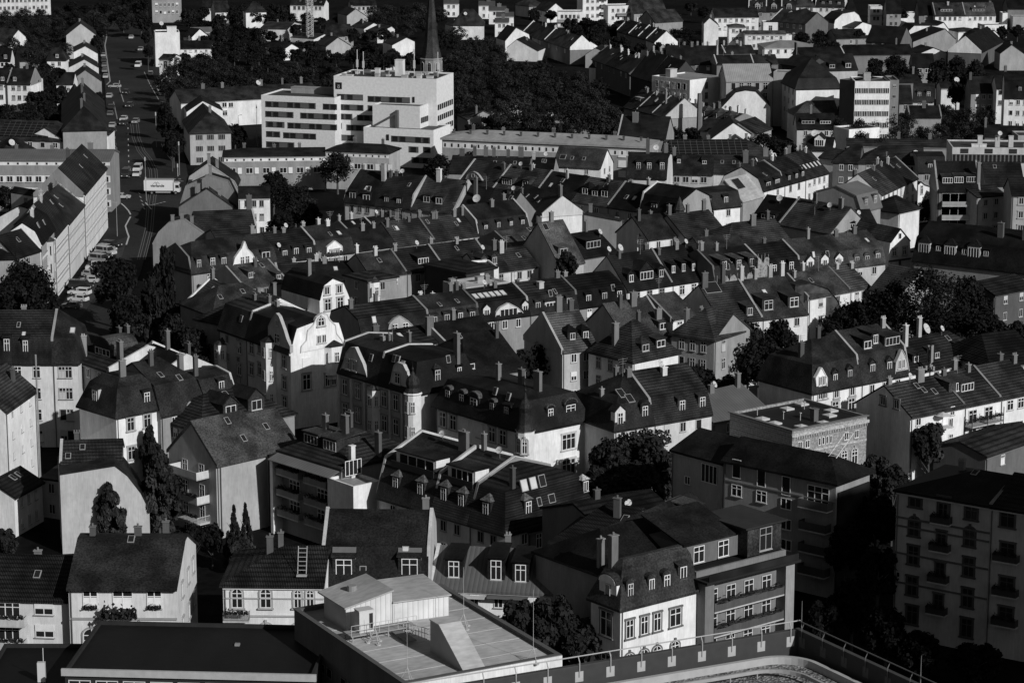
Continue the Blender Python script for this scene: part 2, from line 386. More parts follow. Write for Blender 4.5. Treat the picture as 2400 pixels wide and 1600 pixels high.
ROOFS = {}
def H(label, x1, y1, x2, y2, D=11, rise=60, roof='g', E=13.0, wall=.7, r=.05, rm='tiles', par=True, kl=0, kr=0,
      mh=2.6, mi=1.1, top=None, oh=.4, ov=.15, nf=3, nr=0, nl=0, rows=3, wk='c', wsz=(1.1, 1.5), st=3.1, fw='', fwv=.45, fwh=.3,
      dorm=(), ch=(), sky=(), cat='house', name='town_house', group=None, RH=None, cornice=True, base=0.0, su=.35, wtop=.7, chv=.12, wm='plaster', extra=None, P=None, eave=.3, wskip=(), bands=()):
    """front eave edge given by two photo pixels; D depth in metres; rise = pixels from eave to ridge"""
    if P is None: p1, p2 = at(x1, y1, E), at(x2, y2, E)
    else: p1, p2 = P
    h = House(); d = p2 - p1; h.W = math.hypot(d.x, d.y); h.D = D; h.E = E; h.par = par; h.kl = kl; h.kr = kr; h.r = r
    rz = math.atan2(d.y, d.x); h.p1 = p1; h.rz = rz
    h.root = empty(name, (p1.x, p1.y, base), rz, label, cat, group)
    W = h.W; eps = .006
    span = D if par else W
    mid = (p1 + p2) / 2; s = ppm(mid); dist = math.hypot(mid.x, mid.y); ph = math.atan2(CH - E, dist)
    if RH is None:
        back = (D / 2 if par else 0)
        RH = (rise / s - back * math.sin(ph) * math.cos(rz)) / math.cos(ph)
    half = span / 2
    if roof == 'f': RH = .5; h.levels = [(0, 0)]
    elif roof == 'm':
        RH = max(RH, mh + .6); tp = half if top is None else top
        h.levels = [(0, 0), (mi, mh), (tp, RH)]
    elif roof == 'mf':   # mansard with flat top
        h.levels = [(0, 0), (mi, mh), (mi + 1.0, mh + .25)]
    else:
        RH = max(RH, .8); h.levels = [(0, 0), (half if top is None else top, RH)]
    h.RH = RH
    L = h.levels
    # walls
    b = MB()
    if roof == 'f':
        b.box(eps, 0, -base - .5, W - eps, D, E - base + .0, 0)
        b.box(eps, 0, E, W - eps, .3, E + .5, 0); b.box(eps, D - .3, E, W - eps, D, E + .5, 0)
        b.box(eps, .3, E, .3, D - .3, E + .5, 0); b.box(W - .3, .3, E, W - eps, D - .3, E + .5, 0)
        b.obj('wall', mat(wm, wall), h.root)
        b = MB(); b.box(.3, .3, E - .1, W - .3, D - .3, E + .12); b.obj('roof', mat('membrane', r), h.root)
    else:
        def P3(a, c, z): return (a, c, z) if par else (c, a, z)
        g0 = 0.0
        A, B_ = (W, D) if par else (D, W)
        lo = eps; hi = A - eps
        zb = -.5
        pts = gable_poly(h, -.02, zb)
        def wallface(x, rev):
            q = [P3(x, y, z) for y, z in pts]
            if kl > 0 and x == lo or kr > 0 and x == hi: q = [P3(x, y, z) for y, z in [(0, zb), (B_, zb), (B_, E - .02), (0, E - .02)]]
            if rev != (not par): q.reverse()
            b.face(q)
        wallface(lo, True); wallface(hi, False)
        for y, rv in ((0, False), (B_, True)):
            q = [P3(lo, y, zb), P3(hi, y, zb), P3(hi, y, E - .02), P3(lo, y, E - .02)]
            if rv != (not par): q.reverse()
            b.face(q)
        b.obj('wall', mat(wm, wall), h.root)
        # roof shell
        ovl = ov if kl == 0 else 0; ovr = ov if kr == 0 else 0
        if 'l' in fw: ovl = -.02
        if 'r' in fw: ovr = -.02
        rings = []
        (i0, z0), (i1, z1) = L[0], L[1]
        sl = (z1 - z0) / max(i1 - i0, 1e-3); drop = min(oh * sl, .3)
        lv = [(-oh, -drop)] + list(L[1:])
        for i, z in lv:
            xl = (i * kl if kl > 0 else -ovl); xr = (A - i * kr if kr > 0 else A + ovr)
            if kl > 0 and i < 0: xl = -oh
            if kr > 0 and i < 0: xr = A + oh
            if xl > xr: xl = xr = (xl + xr) / 2
            rings.append([(xl, i, E + z), (xr, i, E + z), (xr, B_ - i, E + z), (xl, B_ - i, E + z)])
        skin = []
        for q, w_ in zip(rings, rings[1:]):
            skin.append([q[0], q[1], w_[1], w_[0]]); skin.append([q[2], q[3], w_[3], w_[2]])
            if kr > 0: skin.append([q[1], q[2], w_[2], w_[1]])
            if kl > 0: skin.append([q[3], q[0], w_[0], w_[3]])
        if lv[-1][0] < B_ / 2 - .01: skin.append(rings[-1])
        b = MB(); vid = {}; vs = []
        def V(p):
            k = tuple(round(c, 4) for c in p)
            if k not in vid: vid[k] = len(vs); vs.append(k)
            return vid[k]
        fs = []
        for q in skin:
            ids = []
            for p in q:
                i_ = V(p)
                if not ids or ids[-1] != i_: ids.append(i_)
            if ids[0] == ids[-1]: ids.pop()
            if len(ids) >= 3: fs.append(ids)
        n = len(vs); th = eave
        cnt = {}
        for f_ in fs:
            for a, c in zip(f_, f_[1:] + f_[:1]): cnt[(a, c)] = 1
        allv = [P3(*p) for p in [(x, y, z + .12) for x, y, z in vs]] + [P3(x, y, z + .12 - th) for x, y, z in vs]
        ff = []
        for f_ in fs: ff.append(tuple(f_)); ff.append(tuple(n + a for a in reversed(f_)))
        for (a, c) in cnt:
            if (c, a) not in cnt: ff.append((c, a, a + n, c + n))
        if not par: ff = [tuple(reversed(f_)) for f_ in ff]
        b.solid(allv, ff); b.obj('roof', mat(rm, r), h.root)
        # fire walls
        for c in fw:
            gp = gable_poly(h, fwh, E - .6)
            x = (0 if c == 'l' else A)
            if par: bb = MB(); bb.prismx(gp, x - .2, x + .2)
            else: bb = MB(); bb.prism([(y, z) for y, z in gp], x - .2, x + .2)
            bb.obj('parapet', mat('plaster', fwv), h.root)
    if cornice and roof != 'f':
        b = MB(); b.box(.0 + eps, -.25, E - .55, W - eps, 0, E - .3); b.obj('cornice', mat('stone', min(.7, wall * 1.0)), h.root)
    for zb_ in bands:
        b = MB(); b.box(eps, -.12, zb_, W - eps, 0, zb_ + .2); b.obj('string_course', mat('stone', wall * .55), h.root)
    # windows
    if nf: win_grid(h, 'f', nf, rows, wk, *wsz, top=wtop, st=st, su=su, skip=wskip)
    if nr: win_grid(h, 'r', nr, rows, wk, *wsz, top=wtop, st=st, su=su)
    if nl: win_grid(h, 'l', nl, rows, wk, *wsz, top=wtop, st=st, su=su)
    for d_ in dorm:
        if isinstance(d_, (int, float)): dormer(h, d_)
        else: dormer(h, *d_[:1], **d_[1])
    for c in ch:
        if isinstance(c, (int, float)): chimney(h, c * W, D * .5 + .3, v=chv)
        else: chimney(h, c[0] * W, c[1] * D, *(c[2:3] or [1.6]), v=chv, w=c[3] if len(c) > 3 else .7)
    for k in sky:
        if isinstance(k, tuple): skylight(h, *k[:2], **(k[2] if len(k) > 2 else {}))
    if E > 6 and roof != 'f' and h.p1.y < 620:
        b = MB(); b.tube((.25, -.1, 0), (.25, -.1, E - .3), .07, n=5); b.obj('rain_pipe', mat('metal', .1 if wall > .3 else .04), h.root)
    if extra: extra(h)
    return h
def ROW(x1, y1, x2, y2, E, D, rise, items, **common):
    """a terrace: items = (label, x_end, {options}); x_end in photo pixels along the eave line"""
    xs = x1; out = []
    for lab, xe, opt in items:
        o = dict(common); o.update(opt)
        dy = o.pop('dy', 0); dE = o.pop('dE', 0)
        ya = y1 + (y2 - y1) * (xs - x1) / (x2 - x1); yb = y1 + (y2 - y1) * (xe - x1) / (x2 - x1)
        ri = o.pop('rise', rise)
        P = (at(xs, ya, E), at(xe, yb, E))
        if dE: P = (P[0] + Vector((0, 0, dE)), P[1] + Vector((0, 0, dE)))
        o.setdefault('ov', -.003)
        out.append(H(lab, xs, ya, xe, yb, D=o.pop('D', D), rise=ri, E=E + dE, P=P, **o)); xs = xe
    return out

# ---------------- trees ----------------
def crown_mesh(seed, n, shape='round', lr=.33, v=.05):
    rnd = random.Random(seed); b = MB(); cl = []
    nc = 46 if shape == 'round' else 60
    for k in range(nc):
        if shape == 'round':
            a = rnd.uniform(0, 2 * math.pi); zz = rnd.uniform(-.75, 1); rr = math.sqrt(max(0, 1 - zz * zz * .9)) * rnd.uniform(.35, .95)
            cl.append((Vector((rr * math.cos(a), rr * math.sin(a), zz * .92)) * .82, rnd.uniform(.16, .34)))
        elif shape == 'poplar':
            a = rnd.uniform(0, 2 * math.pi); zz = rnd.uniform(-1, 1); rr = (1 - max(0, zz) ** 2 * .85) * rnd.uniform(.2, .8)
            cl.append((Vector((rr * math.cos(a), rr * math.sin(a), zz * .93)), rnd.uniform(.14, .26)))
        else:
            a = rnd.uniform(0, 2 * math.pi); zz = rnd.uniform(-1, 1); rr = (1 - zz) / 2 * rnd.uniform(.5, 1)
            cl.append((Vector((rr * math.cos(a), rr * math.sin(a), zz)), .06 + .17 * (1 - zz) / 2))
    per = n // nc
    for c, r0 in cl:
        for k in range(per):
            d = Vector((rnd.gauss(0, 1), rnd.gauss(0, 1), rnd.gauss(0, 1))).normalized()
            rr = r0 * rnd.random() ** .4
            q = c + d * rr
            if shape == 'poplar': q = c + Vector((d.x * rr, d.y * rr, d.z * rr * .8))
            leaf(b, q, lr, rnd, d)
    return b.mesh('crown', [mat('leaf', v)])
_cm = {}
def trunk_mesh(seed):
    rnd = random.Random(seed); b = MB()
    b.tube((0, 0, -.1), (0, 0, .35), .03, .024, 8)
    b.tube((0, 0, .35), (.01, .01, .85), .024, .006, 6)
    for k in range(6):
        a = k * 1.05 + rnd.random(); z = .3 + .07 * k; b.tube((0, 0, z), (.24 * math.cos(a), .24 * math.sin(a), z + .2), .012, .003, 5)
    return b.mesh('trunk', [mat('bark', .08)])
TRK = None
def T(label, x, y, ht, wpx, shape='round', v=.034, group=None, n=5200, cz=None, seed=None, name='tree', hr=None, ypix_is_top=True, loc=None):
    """x, y photo pixel of the crown's top; ht tree height in metres; wpx crown width in photo pixels"""
    global TRK
    p = at(x, y, ht) if loc is None else Vector(loc); s = ppm(p); wd = wpx / s; rw = wd / 2
    seed = (int(x * 7 + y * 13) % 4) if seed is None else seed
    lr0 = .3 / max(rw, 1) if shape != 'cone' else .22 / max(rw, .8)
    lr = min(.12, max(.03, round(lr0 / .01) * .01))
    key = (shape, seed, lr, n, v)
    if key not in _cm: _cm[key] = crown_mesh(seed + 11, n, shape, lr, v)
    hc = ht * (.8 if shape == 'round' else .88) / 2
    if shape == 'round': hc = min(hc, rw * 1.25)
    if hr: hc = hr
    root = empty(name, (p.x, p.y, 0), random.Random(x + y).uniform(0, 6), label, 'tree' if name != 'shrub' else 'shrub', group)
    link('crown', _cm[key], root, loc=(0, 0, ht - hc), scale=(rw, rw, hc))
    if TRK is None: TRK = trunk_mesh(2)
    link('trunk', TRK, root, scale=(min(ht, rw * 2.6), min(ht, rw * 2.6), ht * .9))
    return root
def on_plane(h, x, y, v=0.0):
    """photo pixel -> (u, z) on the house's front plane pushed v metres inwards"""
    c, s_ = math.cos(h.rz), math.sin(h.rz); n = Vector((-s_, c, 0)); o = Vector((h.p1.x, h.p1.y, 0)) + n * v
    C0 = Vector((0, 0, CH)); r = ray(x, y); t = (o - C0).dot(n) / r.dot(n); p = C0 + r * t
    d = p - o; return d.x * c + d.y * s_, p.z
def WP(h, wins, v=0.0, **kw):
    for x, y, wd, ht, k in wins:
        u, z = on_plane(h, x, y, v); put_window(h, 'f', u, z - ht / 2, k, wd, ht, v, **kw)
def GP(label, x1, y1, x2, y2, E, top, D=10, wall=.7, r=.05, rm='slate', gable=False, wins=(), cat='house', name='town_house', group=None,
       nr=0, nl=0, rows=3, wk='c', wsz=(1.1, 1.5), ch=(), extra=None, wm='plaster', su=.35, base=0, gt=.45, up=.45, P=None, wallb=None):
    """house whose front outline is traced on its front plane; top = photo pixels of the outline from left to right"""
    p1, p2 = P or (at(x1, y1, E), at(x2, y2, E))
    h = House(); d = p2 - p1; h.W = math.hypot(d.x, d.y); h.D = D; h.E = E; h.par = False; h.kl = h.kr = 0; h.r = r; h.p1 = p1; h.rz = math.atan2(d.y, d.x)
    h.levels = [(0, 0), (h.W / 2, .1)]; h.RH = 0
    h.root = empty(name, (p1.x, p1.y, 0), h.rz, label, cat, group)
    tp = [on_plane(h, x, y) for x, y in top]; h.top = tp
    body = [(a, c - (up if gable else .12)) for a, c in tp]
    b = MB(); b.prism([(body[0][0] + .005, -.5), (body[-1][0] - .005, -.5)] + [(min(max(a, body[0][0] + .005), body[-1][0] - .005), c) for a, c in reversed(body)], 0 if not gable else .05, D)
    b.obj('wall', mat(wm, wall if wallb is None else wallb), h.root)
    if gable:
        b = MB(); b.prism([(tp[0][0], -.5), (tp[-1][0], -.5)] + list(reversed(tp)), -.08, gt)
        for (a0, c0), (a1, c1) in zip(tp, tp[1:]):
            L_ = math.hypot(a1 - a0, c1 - c0)
            if L_ < .05: continue
            nx, nz = -(c1 - c0) / L_ * .14, (a1 - a0) / L_ * .14
            b.prism([(a0, c0), (a1, c1), (a1 + nx, c1 + nz), (a0 + nx, c0 + nz)], -.16, gt + .05)
        b.obj('gable', mat(wm, wall), h.root)
    b = MB(); y0 = gt + .06 if gable else -.2
    for (a0, c0), (a1, c1) in zip(body, body[1:]):
        if abs(a1 - a0) < .15 * abs(c1 - c0): continue
        b.prism([(a0, c0), (a1, c1), (a1, c1 + .2), (a0, c0 + .2)], y0, D + .2)
    if b.v: b.obj('roof', mat(rm, r), h.root)
    WP(h, wins, v=-.08 if gable else 0, su=su)
    if nr: h.E = body[-1][1]; win_grid(h, 'r', nr, rows, wk, *wsz)
    if nl: h.E = body[0][1]; win_grid(h, 'l', nl, rows, wk, *wsz)
    for (u, y, hg) in ch:
        zz = 0
        for (a0, c0), (a1, c1) in zip(body, body[1:]):
            if a0 <= u * h.W <= a1: zz = c0 + (c1 - c0) * (u * h.W - a0) / max(a1 - a0, .01)
        b = MB(); b.box(u * h.W - .35, y * D - .25, zz - 1, u * h.W + .35, y * D + .25, zz + hg); b.box(u * h.W - .43, y * D - .33, zz + hg, u * h.W + .43, y * D + .33, zz + hg + .12)
        b.obj('chimney', mat('plaster', .2), h.root)
    if extra: extra(h)
    return h
def plate(h, pts, wins=(), wall=.65, th=.45, v=-.12, back=2.5, dark=None, roof=None):
    """ornamental gable standing on the front eave, traced on the front plane"""
    tp = [on_plane(h, x, y, v) for x, y in pts]; b = MB(); b.prism(list(reversed(tp))[::1] if False else [tp[0]] + [tp[-1]] + list(reversed(tp[1:-1])), v, v + th)
    g = b.obj('gable', mat('plaster', wall), h.root)
    b = MB(); cx = sum(a for a, c in tp) / len(tp); z0 = min(c for a, c in tp)
    inn = [(cx + (a - cx) * .86, z0 + (c - z0) * .84 if c > z0 + .1 else c) for a, c in tp]
    b.prism([inn[0], inn[-1]] + list(reversed(inn[1:-1])), v + th, v + th + back); b.obj('gable_roof', mat('slate', h.r if roof is None else roof), h.root)
    b = MB()
    for (a0, c0), (a1, c1) in zip(tp, tp[1:]):
        L_ = math.hypot(a1 - a0, c1 - c0)
        if L_ < .05: continue
        nx, nz = -(c1 - c0) / L_ * .12, (a1 - a0) / L_ * .12
        b.prism([(a0, c0), (a1, c1), (a1 + nx, c1 + nz), (a0 + nx, c0 + nz)], v - .1, v + th + .05)
    b.obj('gable_coping', mat('stone', wall * .8), h.root)
    for x, y, wd, ht, k in wins:
        u, z = on_plane(h, x, y, v); put_window(h, 'f', u, z - ht / 2, k, wd, ht, v)
    return g
def bay(h, f, u, z0, z1, wd=2.6, dp=1.1, v=.6, st=3.3, cap='slate', r=.05):
    b = MB(); a = wd / 2; p = [(-a, 0), (-a * .55, -dp), (a * .55, -dp), (a, 0)]
    b.prismz(p, z0, z1); b.prismz([(-a * .7, 0), (-a * .3, -dp * .6), (a * .3, -dp * .6), (a * .7, 0)], z0 - .8, z0)
    loc, an = fplace(h, f, u, 0, 0); o = b.obj('bay_window', mat('plaster', v), h.root, loc=loc, rz=an)
    b = MB(); q = [(x * 1.1, y * 1.12 if y else 0) for x, y in p]; t = [(0, -.02)]
    b.solid([(x, y, z1) for x, y in q] + [(0, 0, z1 + 1.1)], [(0, 1, 4), (1, 2, 4), (2, 3, 4), (3, 2, 1, 0), (3, 0, 4)]); b.obj('roof', mat('slate', r), o)
    z = z1 - 2.6
    while z > z0:
        link('window', window_mesh('c', .9, 1.7), o, loc=(0, -dp, z))
        an2 = math.atan2(-dp, a * .45)
        for sx in (-1, 1): link('window', window_mesh('c', .6, 1.7), o, loc=(sx * a * .775, -dp / 2, z), rz=-an2 * sx * -1 if sx < 0 else -an2)
        z -= st
    return o
_ra = random.Random(21)
_ROW0 = ROW
def ROW(x1, y1, x2, y2, E, D, rise, items, auto=True, **common):
    it = []
    for lab, xe, opt in items:
        o = dict(opt)
        if auto:
            if 'ch' not in o and 'ch' not in common: o['ch'] = [(_ra.choice((.08, .5, .92)), _ra.uniform(.38, .6), _ra.uniform(.9, 1.8))] + ([(_ra.uniform(.2, .8), .45, 1.2)] if _ra.random() < .6 else []) + ([(_ra.uniform(.1, .9), .62, 2.0)] if _ra.random() < .5 else [])
            if 'sky' not in o and _ra.random() < .6: o['sky'] = [(_ra.uniform(.2, .8), _ra.uniform(.35, .7), dict(wd=_ra.choice((.6, .8)), dark=_ra.random() < .7)) for _ in range(_ra.choice((1, 2)))]
            if 'chv' not in o: o['chv'] = _ra.choice((.1, .16, .28, .4))
            if 'fw' not in o and 'fw' not in common and _ra.random() < .5: o['fw'] = 'l'; o['fwv'] = _ra.uniform(.12, .4)
            if _ra.random() < .55 and x1 > 300:
                ex0 = o.get('extra')
                def ex(h, ex0=ex0, q=_ra.random(), a=_ra.uniform(.2, .8)):
                    if ex0: ex0(h)
                    (aerial if q < .6 else dish)(h, h.W * a, h.D * .45)
                o['extra'] = ex
            o.setdefault('r', common.get('r', .035) * _ra.uniform(.5, 2.0))
            o.setdefault('rm', _ra.choice(('tiles', 'slate', 'tiles')))
        it.append((lab, xe, o))
    return _ROW0(x1, y1, x2, y2, E, D, rise, it, **common)
DS = lambda *ts, **k: [(t, k) for t in ts]

def rotP(x1, y, x2, E, fx, fy):
    """front edge whose right end is photo pixel (x2, y) and whose depth runs towards pixel (fx, fy)"""
    p2 = at(x2, y, E); q = at(fx, fy, E); d = (q - p2).normalized(); t = Vector((d.y, -d.x, 0)); w_ = (x2 - x1) / ppm(p2) / max(t.x, .3)
    return (p2 - t * w_, p2)
# =============== setting ===============
b = MB(); b.box(-1500, 150, -1, 1500, 3500, 0); tag(b.obj('ground', mat('ground', .007)), kind='structure')
# =============== foreground ===============
def win_px(lst): return lambda h: WP(h, lst)
# far left apartment block
def _apl(h):
    for x, y in ((103, 1425), (105, 1478), (107, 1534)):
        u, z = on_plane(h, x, y); put_window(h, 'f', u, z - .75, 'r', 2.2, 1.5)
    for y in (1440, 1494, 1548):
        u, z = on_plane(h, 22, y); put_window(h, 'f', u, z - .2, 'c', 2.6, 1.7)
        balcony(h, 'f', u, z - .9, 4.2, 1.3, True, .55, .95, plants=True)
H('pale apartment block with stacked solid balconies at the lower left corner', -75, 1397, 162, 1404, D=12, rise=101, E=14, wall=.64, r=.022, nf=0, extra=_apl, sky=[(.62, .45)], cornice=False, name='apartment_block', cat='apartment block', ch=[(.55, .55, .8)])
def _plants(h):
    for x, w_ in ((212, 1.7), (288, 2.3), (362, 1.7)):
        u, z = on_plane(h, x, 1404); put_window(h, 'f', u, z - 1.05, 'b', w_, 2.1, fr=.85, su=.5)
        if x != 288: link('flower_box', plant_mesh(), h.root, loc=(u, -.3, z - 1.0), scale=(w_ / 2.2, .8, .9))
    u, z = on_plane(h, 286, 1447); balcony(h, 'f', u, z - 1.0, 4.2, 1.5, False, .3, .9)
    p = link('balcony_plants', plant_mesh(), h.root, loc=(u - .2, -1.0, z + .3), scale=(2.0, 2.4, 2.6))
    b = MB(); n = 10
    arc = [(2.3 * math.cos(math.pi * k / n), .95 * math.sin(math.pi * k / n)) for k in range(n + 1)]
    b.prism([(-2.5, 0)] + [(a, c) for a, c in reversed(arc)] + [(2.5, 0)], -1.35, 0); b.obj('canopy', mat('slate', .1), h.root, loc=(u, -.02, z - 2.35))
    for x in (215, 287, 365):
        u, z = on_plane(h, x, 1475); put_window(h, 'f', u, z - 2.6, 'a', 2.0, 2.0, su=.28)
    for k, v_ in enumerate((.25, .55, .8)):
        for r_ in range(2): put_window(h, 'r', v_ * h.D, h.E - 2.6 - 4.2 * r_, 's', 1.0, 1.7)
    b = MB(); b.box(0, -.14, h.E - 4.0, h.W, 0, h.E - 3.75); b.obj('string_course', mat('stone', .3), h.root)
H('pale villa with a plant filled balcony and big plain dark roof', 160, 1372, 413, 1373, D=17, rise=118, E=16, wall=.66, r=.034, rm='slate', nf=0, extra=_plants, ch=[(.12, .5, 1.0), (.55, .5, 1.0), (.78, .68, 2.2)], sky=[(.5, .9)], name='villa', oh=.6, top=7.5)
def _arch(h):
    for x in (556, 623): WP(h, [(x, 1406, 1.3, 1.8, 'a')])
    WP(h, [(698, 1406, .95, 1.8, 'a'), (727, 1406, .95, 1.8, 'a'), (548, 1487, 1.3, 1.8, 'a'), (624, 1487, 1.4, 1.8, 'a'), (700, 1487, 1.4, 1.8, 'a')], su=.4)
    u, z = on_plane(h, 556, 1437); balcony(h, 'f', u, z - .5, 3.0, 1.3, False, .2, .9, plants=True)
    b = MB(); b.box(0, -.12, h.E - 1.75, h.W, 0, h.E - 1.6); b.box(0, -.14, h.E - 3.9, h.W, 0, h.E - 3.7); b.obj('string_course', mat('stone', .4), h.root)
    b = MB(); u, z = on_plane(h, 707, 1335, 1.0)
    for dx in (-.5, .5): b.tube((dx, 1.2, z - .5), (dx, 2.6, z + 2.4), .05, n=5)
    for k in range(6): b.tube((-.5, 1.3 + k * .24, z - .1 + k * .45), (.5, 1.3 + k * .24, z - .1 + k * .45), .04, n=5)
    b.box(-.6, .6, z - .7, .6, 1.3, z - .6); b.obj('roof_ladder', mat('metal', .4), h.root, loc=(u, 0, 0))
H('white villa with round arched windows and flower balcony beside the dark mansard roof', 522, 1368, 758, 1370, D=13, rise=92, E=14.5, wall=.77, r=.03, kl=1.0, nf=0, extra=_arch, ch=[(.42, .42, 2.2), (.52, .5, 1.8)], name='villa')
def _msd(h):
    for x in (806, 960):
        u, z = on_plane(h, x, 1350); t = u / h.W
        d = dormer(h, t, 's', 2.5, 2.4, .5, wall=.05, roof=.03, ww=1.9)
        b = MB(); b.box(-1.4, -.2, 0, 1.4, -.12, 1.5); o = b.obj('roller_shade', mat('metal', .12), d, loc=(0, .5, h.E + 2.6)); o.rotation_euler.x = R(-30)
H('long house with dark mossy mansard roof and two awninged dormers', 757, 1363, 1004, 1366, D=12.5, rise=172, E=13, roof='m', mh=3.9, mi=1.2, wall=.6, r=.02, rm='slate', nf=4, rows=2, fw='lr', fwv=.5, fwh=.35, ov=-.003, extra=_msd, ch=[(.94, .56, 1.6)], sky=[(.78, .42, dict(dark=False)), (.38, .1)])
def _met(h):
    for t in (.16, .47, .65): dormer(h, t, 's', 1.9, 2.5, .7, wall=.02, roof=.012, ww=1.3)
    b = MB(); p = on_plane(h, 1150, 1395)
    b.box(p[0] - .3, -1.1, h.E - .8, p[0] + 4.5, 0, h.E - .65); b.obj('awning', mat('metal', .12), h.root)
    b = MB(); b.box(p[0] - 3.4, -1.2, h.E - .9, p[0] - .6, 0, h.E - .8); b.obj('awning', mat('metal', .5), h.root)
H('white house with ribbed metal hip roof and three dark box dormers', 1008, 1374, 1330, 1389, D=12, rise=98, E=12, wall=.80, r=.1, rm='seam', kr=.9, nf=5, nr=3, rows=2, extra=_met, ch=[(.5, .62, 1.8)], fw='l', fwv=.6)

# flat roofed hall with plant rooms
pC = at(1313, 1545, 20); pD = at(946, 1612, 20)
def _hall(h):
    W, D, E = h.W, h.D, h.E
    Z = E + .12
    def L(x, y, z=None):    # photo pixel on the roof deck -> local x, y
        p = at(x, y, Z if z is None else z); d = p - Vector((h.p1.x, h.p1.y, 0)); c, s_ = math.cos(h.rz), math.sin(h.rz)
        return d.x * c + d.y * s_, -d.x * s_ + d.y * c
    b = MB()
    for k in range(1, 7): b.box(.35, k * D / 7, Z + .004, W - .35, k * D / 7 + .12, Z + .03)
    b.obj('roof_seam', mat('trim', .5), h.root)
    # plant room: low hall with folded roof
    x0, y0 = L(812, 1487); x1, y1 = L(1052, 1448)
    def room(nm, px0, py0, px1, py1, depth, hw, tip, lab):
        a = Vector(L(px0, py0)); c = Vector(L(px1, py1)); d_ = (c - a); n_ = Vector((-d_.y, d_.x)).normalized()
        ln = d_.length; bb = MB()
        bb.box(0, 0, 0, ln, depth, hw, 0)
        o = bb.obj(nm, mat('seam', .62), h.root, loc=(a.x, a.y, Z), rz=math.atan2(d_.y, d_.x)); return o, ln
    o, ln = room('plant_room', 811, 1478, 919, 1459, 5.2, 2.4, 0, '')
    bb = MB(); bb.prism([(-.25, 2.4), (ln + .1, 3.5), (ln + .1, 3.66), (-.25, 2.56)], -.3, 6.2)
    bb.obj('roof', mat('membrane', .42), o)
    bb = MB(); bb.prism([(0, 2.4), (ln, 2.4), (ln, 3.48)], 0.01, 5.19); bb.obj('gable_panel', mat('seam', .62), o)
    bb = MB(); bb.tube((ln * .45, 3.4, 2.9), (ln * .45, 3.4, 3.6), .5, .5, 12); bb.obj('roof_vent', mat('metal', .25), o)
    o2, ln2 = room('plant_room', 920, 1459, 1052, 1441, 5.2, 2.15, 0, '')
    bb = MB(); bb.solid([(-.0, -.25, 2.2), (ln2 + .2, -.25, 2.2), (ln2 - .4, 6.2, 2.6), (.3, 6.2, 2.6), (-.0, -.25, 2.32), (ln2 + .2, -.25, 2.32), (ln2 - .4, 6.2, 2.8), (.3, 6.2, 2.8)],
                        [(0, 3, 2, 1), (4, 5, 6, 7), (0, 1, 5, 4), (1, 2, 6, 5), (2, 3, 7, 6), (3, 0, 4, 7)]); bb.obj('roof', mat('membrane', .42), o2)
    bb = MB(); bb.box(.2, -.04, .1, 1.0, 0, 2.0); bb.obj('door', mat('metal', .6), o2)
    bb = MB(); bb.box(-2.3, -.05, 1.1, -1.0, .02, 1.5); bb.obj('louvre', mat('metal', .05), o2)
    # wedge shaped stair hood
    a = L(1011, 1538); c = L(1118, 1590); t_ = L(1055, 1512)
    bb = MB(); ax = L(1010, 1534); bx = L(1073, 1583)
    ln3 = 7.4
    bb.prismx([(0, 0), (ln3, 0), (ln3, 3.3), (ln3 * .72, 3.3)], 0, 2.2)
    o3 = bb.obj('stair_hood', mat('seam', .4), h.root, loc=(ax[0] + .4, ax[1] - ln3 + .9, Z))
    bb = MB(); bb.prismx([(-.1, .06), (ln3 * .72, 3.36), (ln3, 3.36), (ln3, 3.46), (ln3 * .72 - .05, 3.5), (-.1, .2)], -.12, 2.32); bb.obj('cover', mat('membrane', .5), o3)
    # service platform with air conditioner
    ac = L(858, 1490); bb = MB(); bb.box(-2.2, -1.2, .55, 5.2, .8, .65)
    for x in (-2, 0, 2, 5): bb.box(x - .06, -1.1, 0, x + .06, -1.0, .55); bb.box(x - .06, .6, 0, x + .06, .7, .55)
    o4 = bb.obj('platform', mat('metal', .3), h.root, loc=(ac[0], ac[1], Z))
    bb = MB(); bb.box(-1.0, -.6, .65, .6, .6, 2.9); bb.box(-1.05, -.65, 2.9, .65, .65, 2.98); bb.box(.1, -.63, .9, .5, -.6, 2.6, 1)
    bb.obj('air_conditioner', [mat('paint', .6), mat('metal', .03)], o4)
    bb = MB()
    for k in range(8):
        x = -2.2 + k * 1.05; bb.tube((x, -1.2, .65), (x, -1.2, 1.75), .03, n=5)
    for z in (1.2, 1.75): bb.tube((-2.2, -1.2, z), (5.15, -1.2, z), .03, n=5)
    bb.obj('railing', mat('metal', .5), o4)
    bb = MB(); a = L(946, 1455 + 26); c = L(1010, 1500); n_ = 9
    for k in range(n_ + 1):
        q = (a[0] + (c[0] - a[0]) * k / n_, a[1] + (c[1] - a[1]) * k / n_); bb.tube((q[0], q[1], Z), (q[0], q[1], Z + 1.15), .035, n=5)
    for z in (.6, 1.15): bb.tube((a[0], a[1], Z + z), (c[0], c[1], Z + z), .035, n=5)
    bb.obj('railing', mat('metal', .55), h.root)
    bb = MB(); bb.box(min(a[0], c[0]) - 1.4, min(a[1], c[1]), Z + .25, min(a[0], c[0]) - .3, max(a[1], c[1]), Z + .35); bb.obj('duct', mat('metal', .2), h.root)
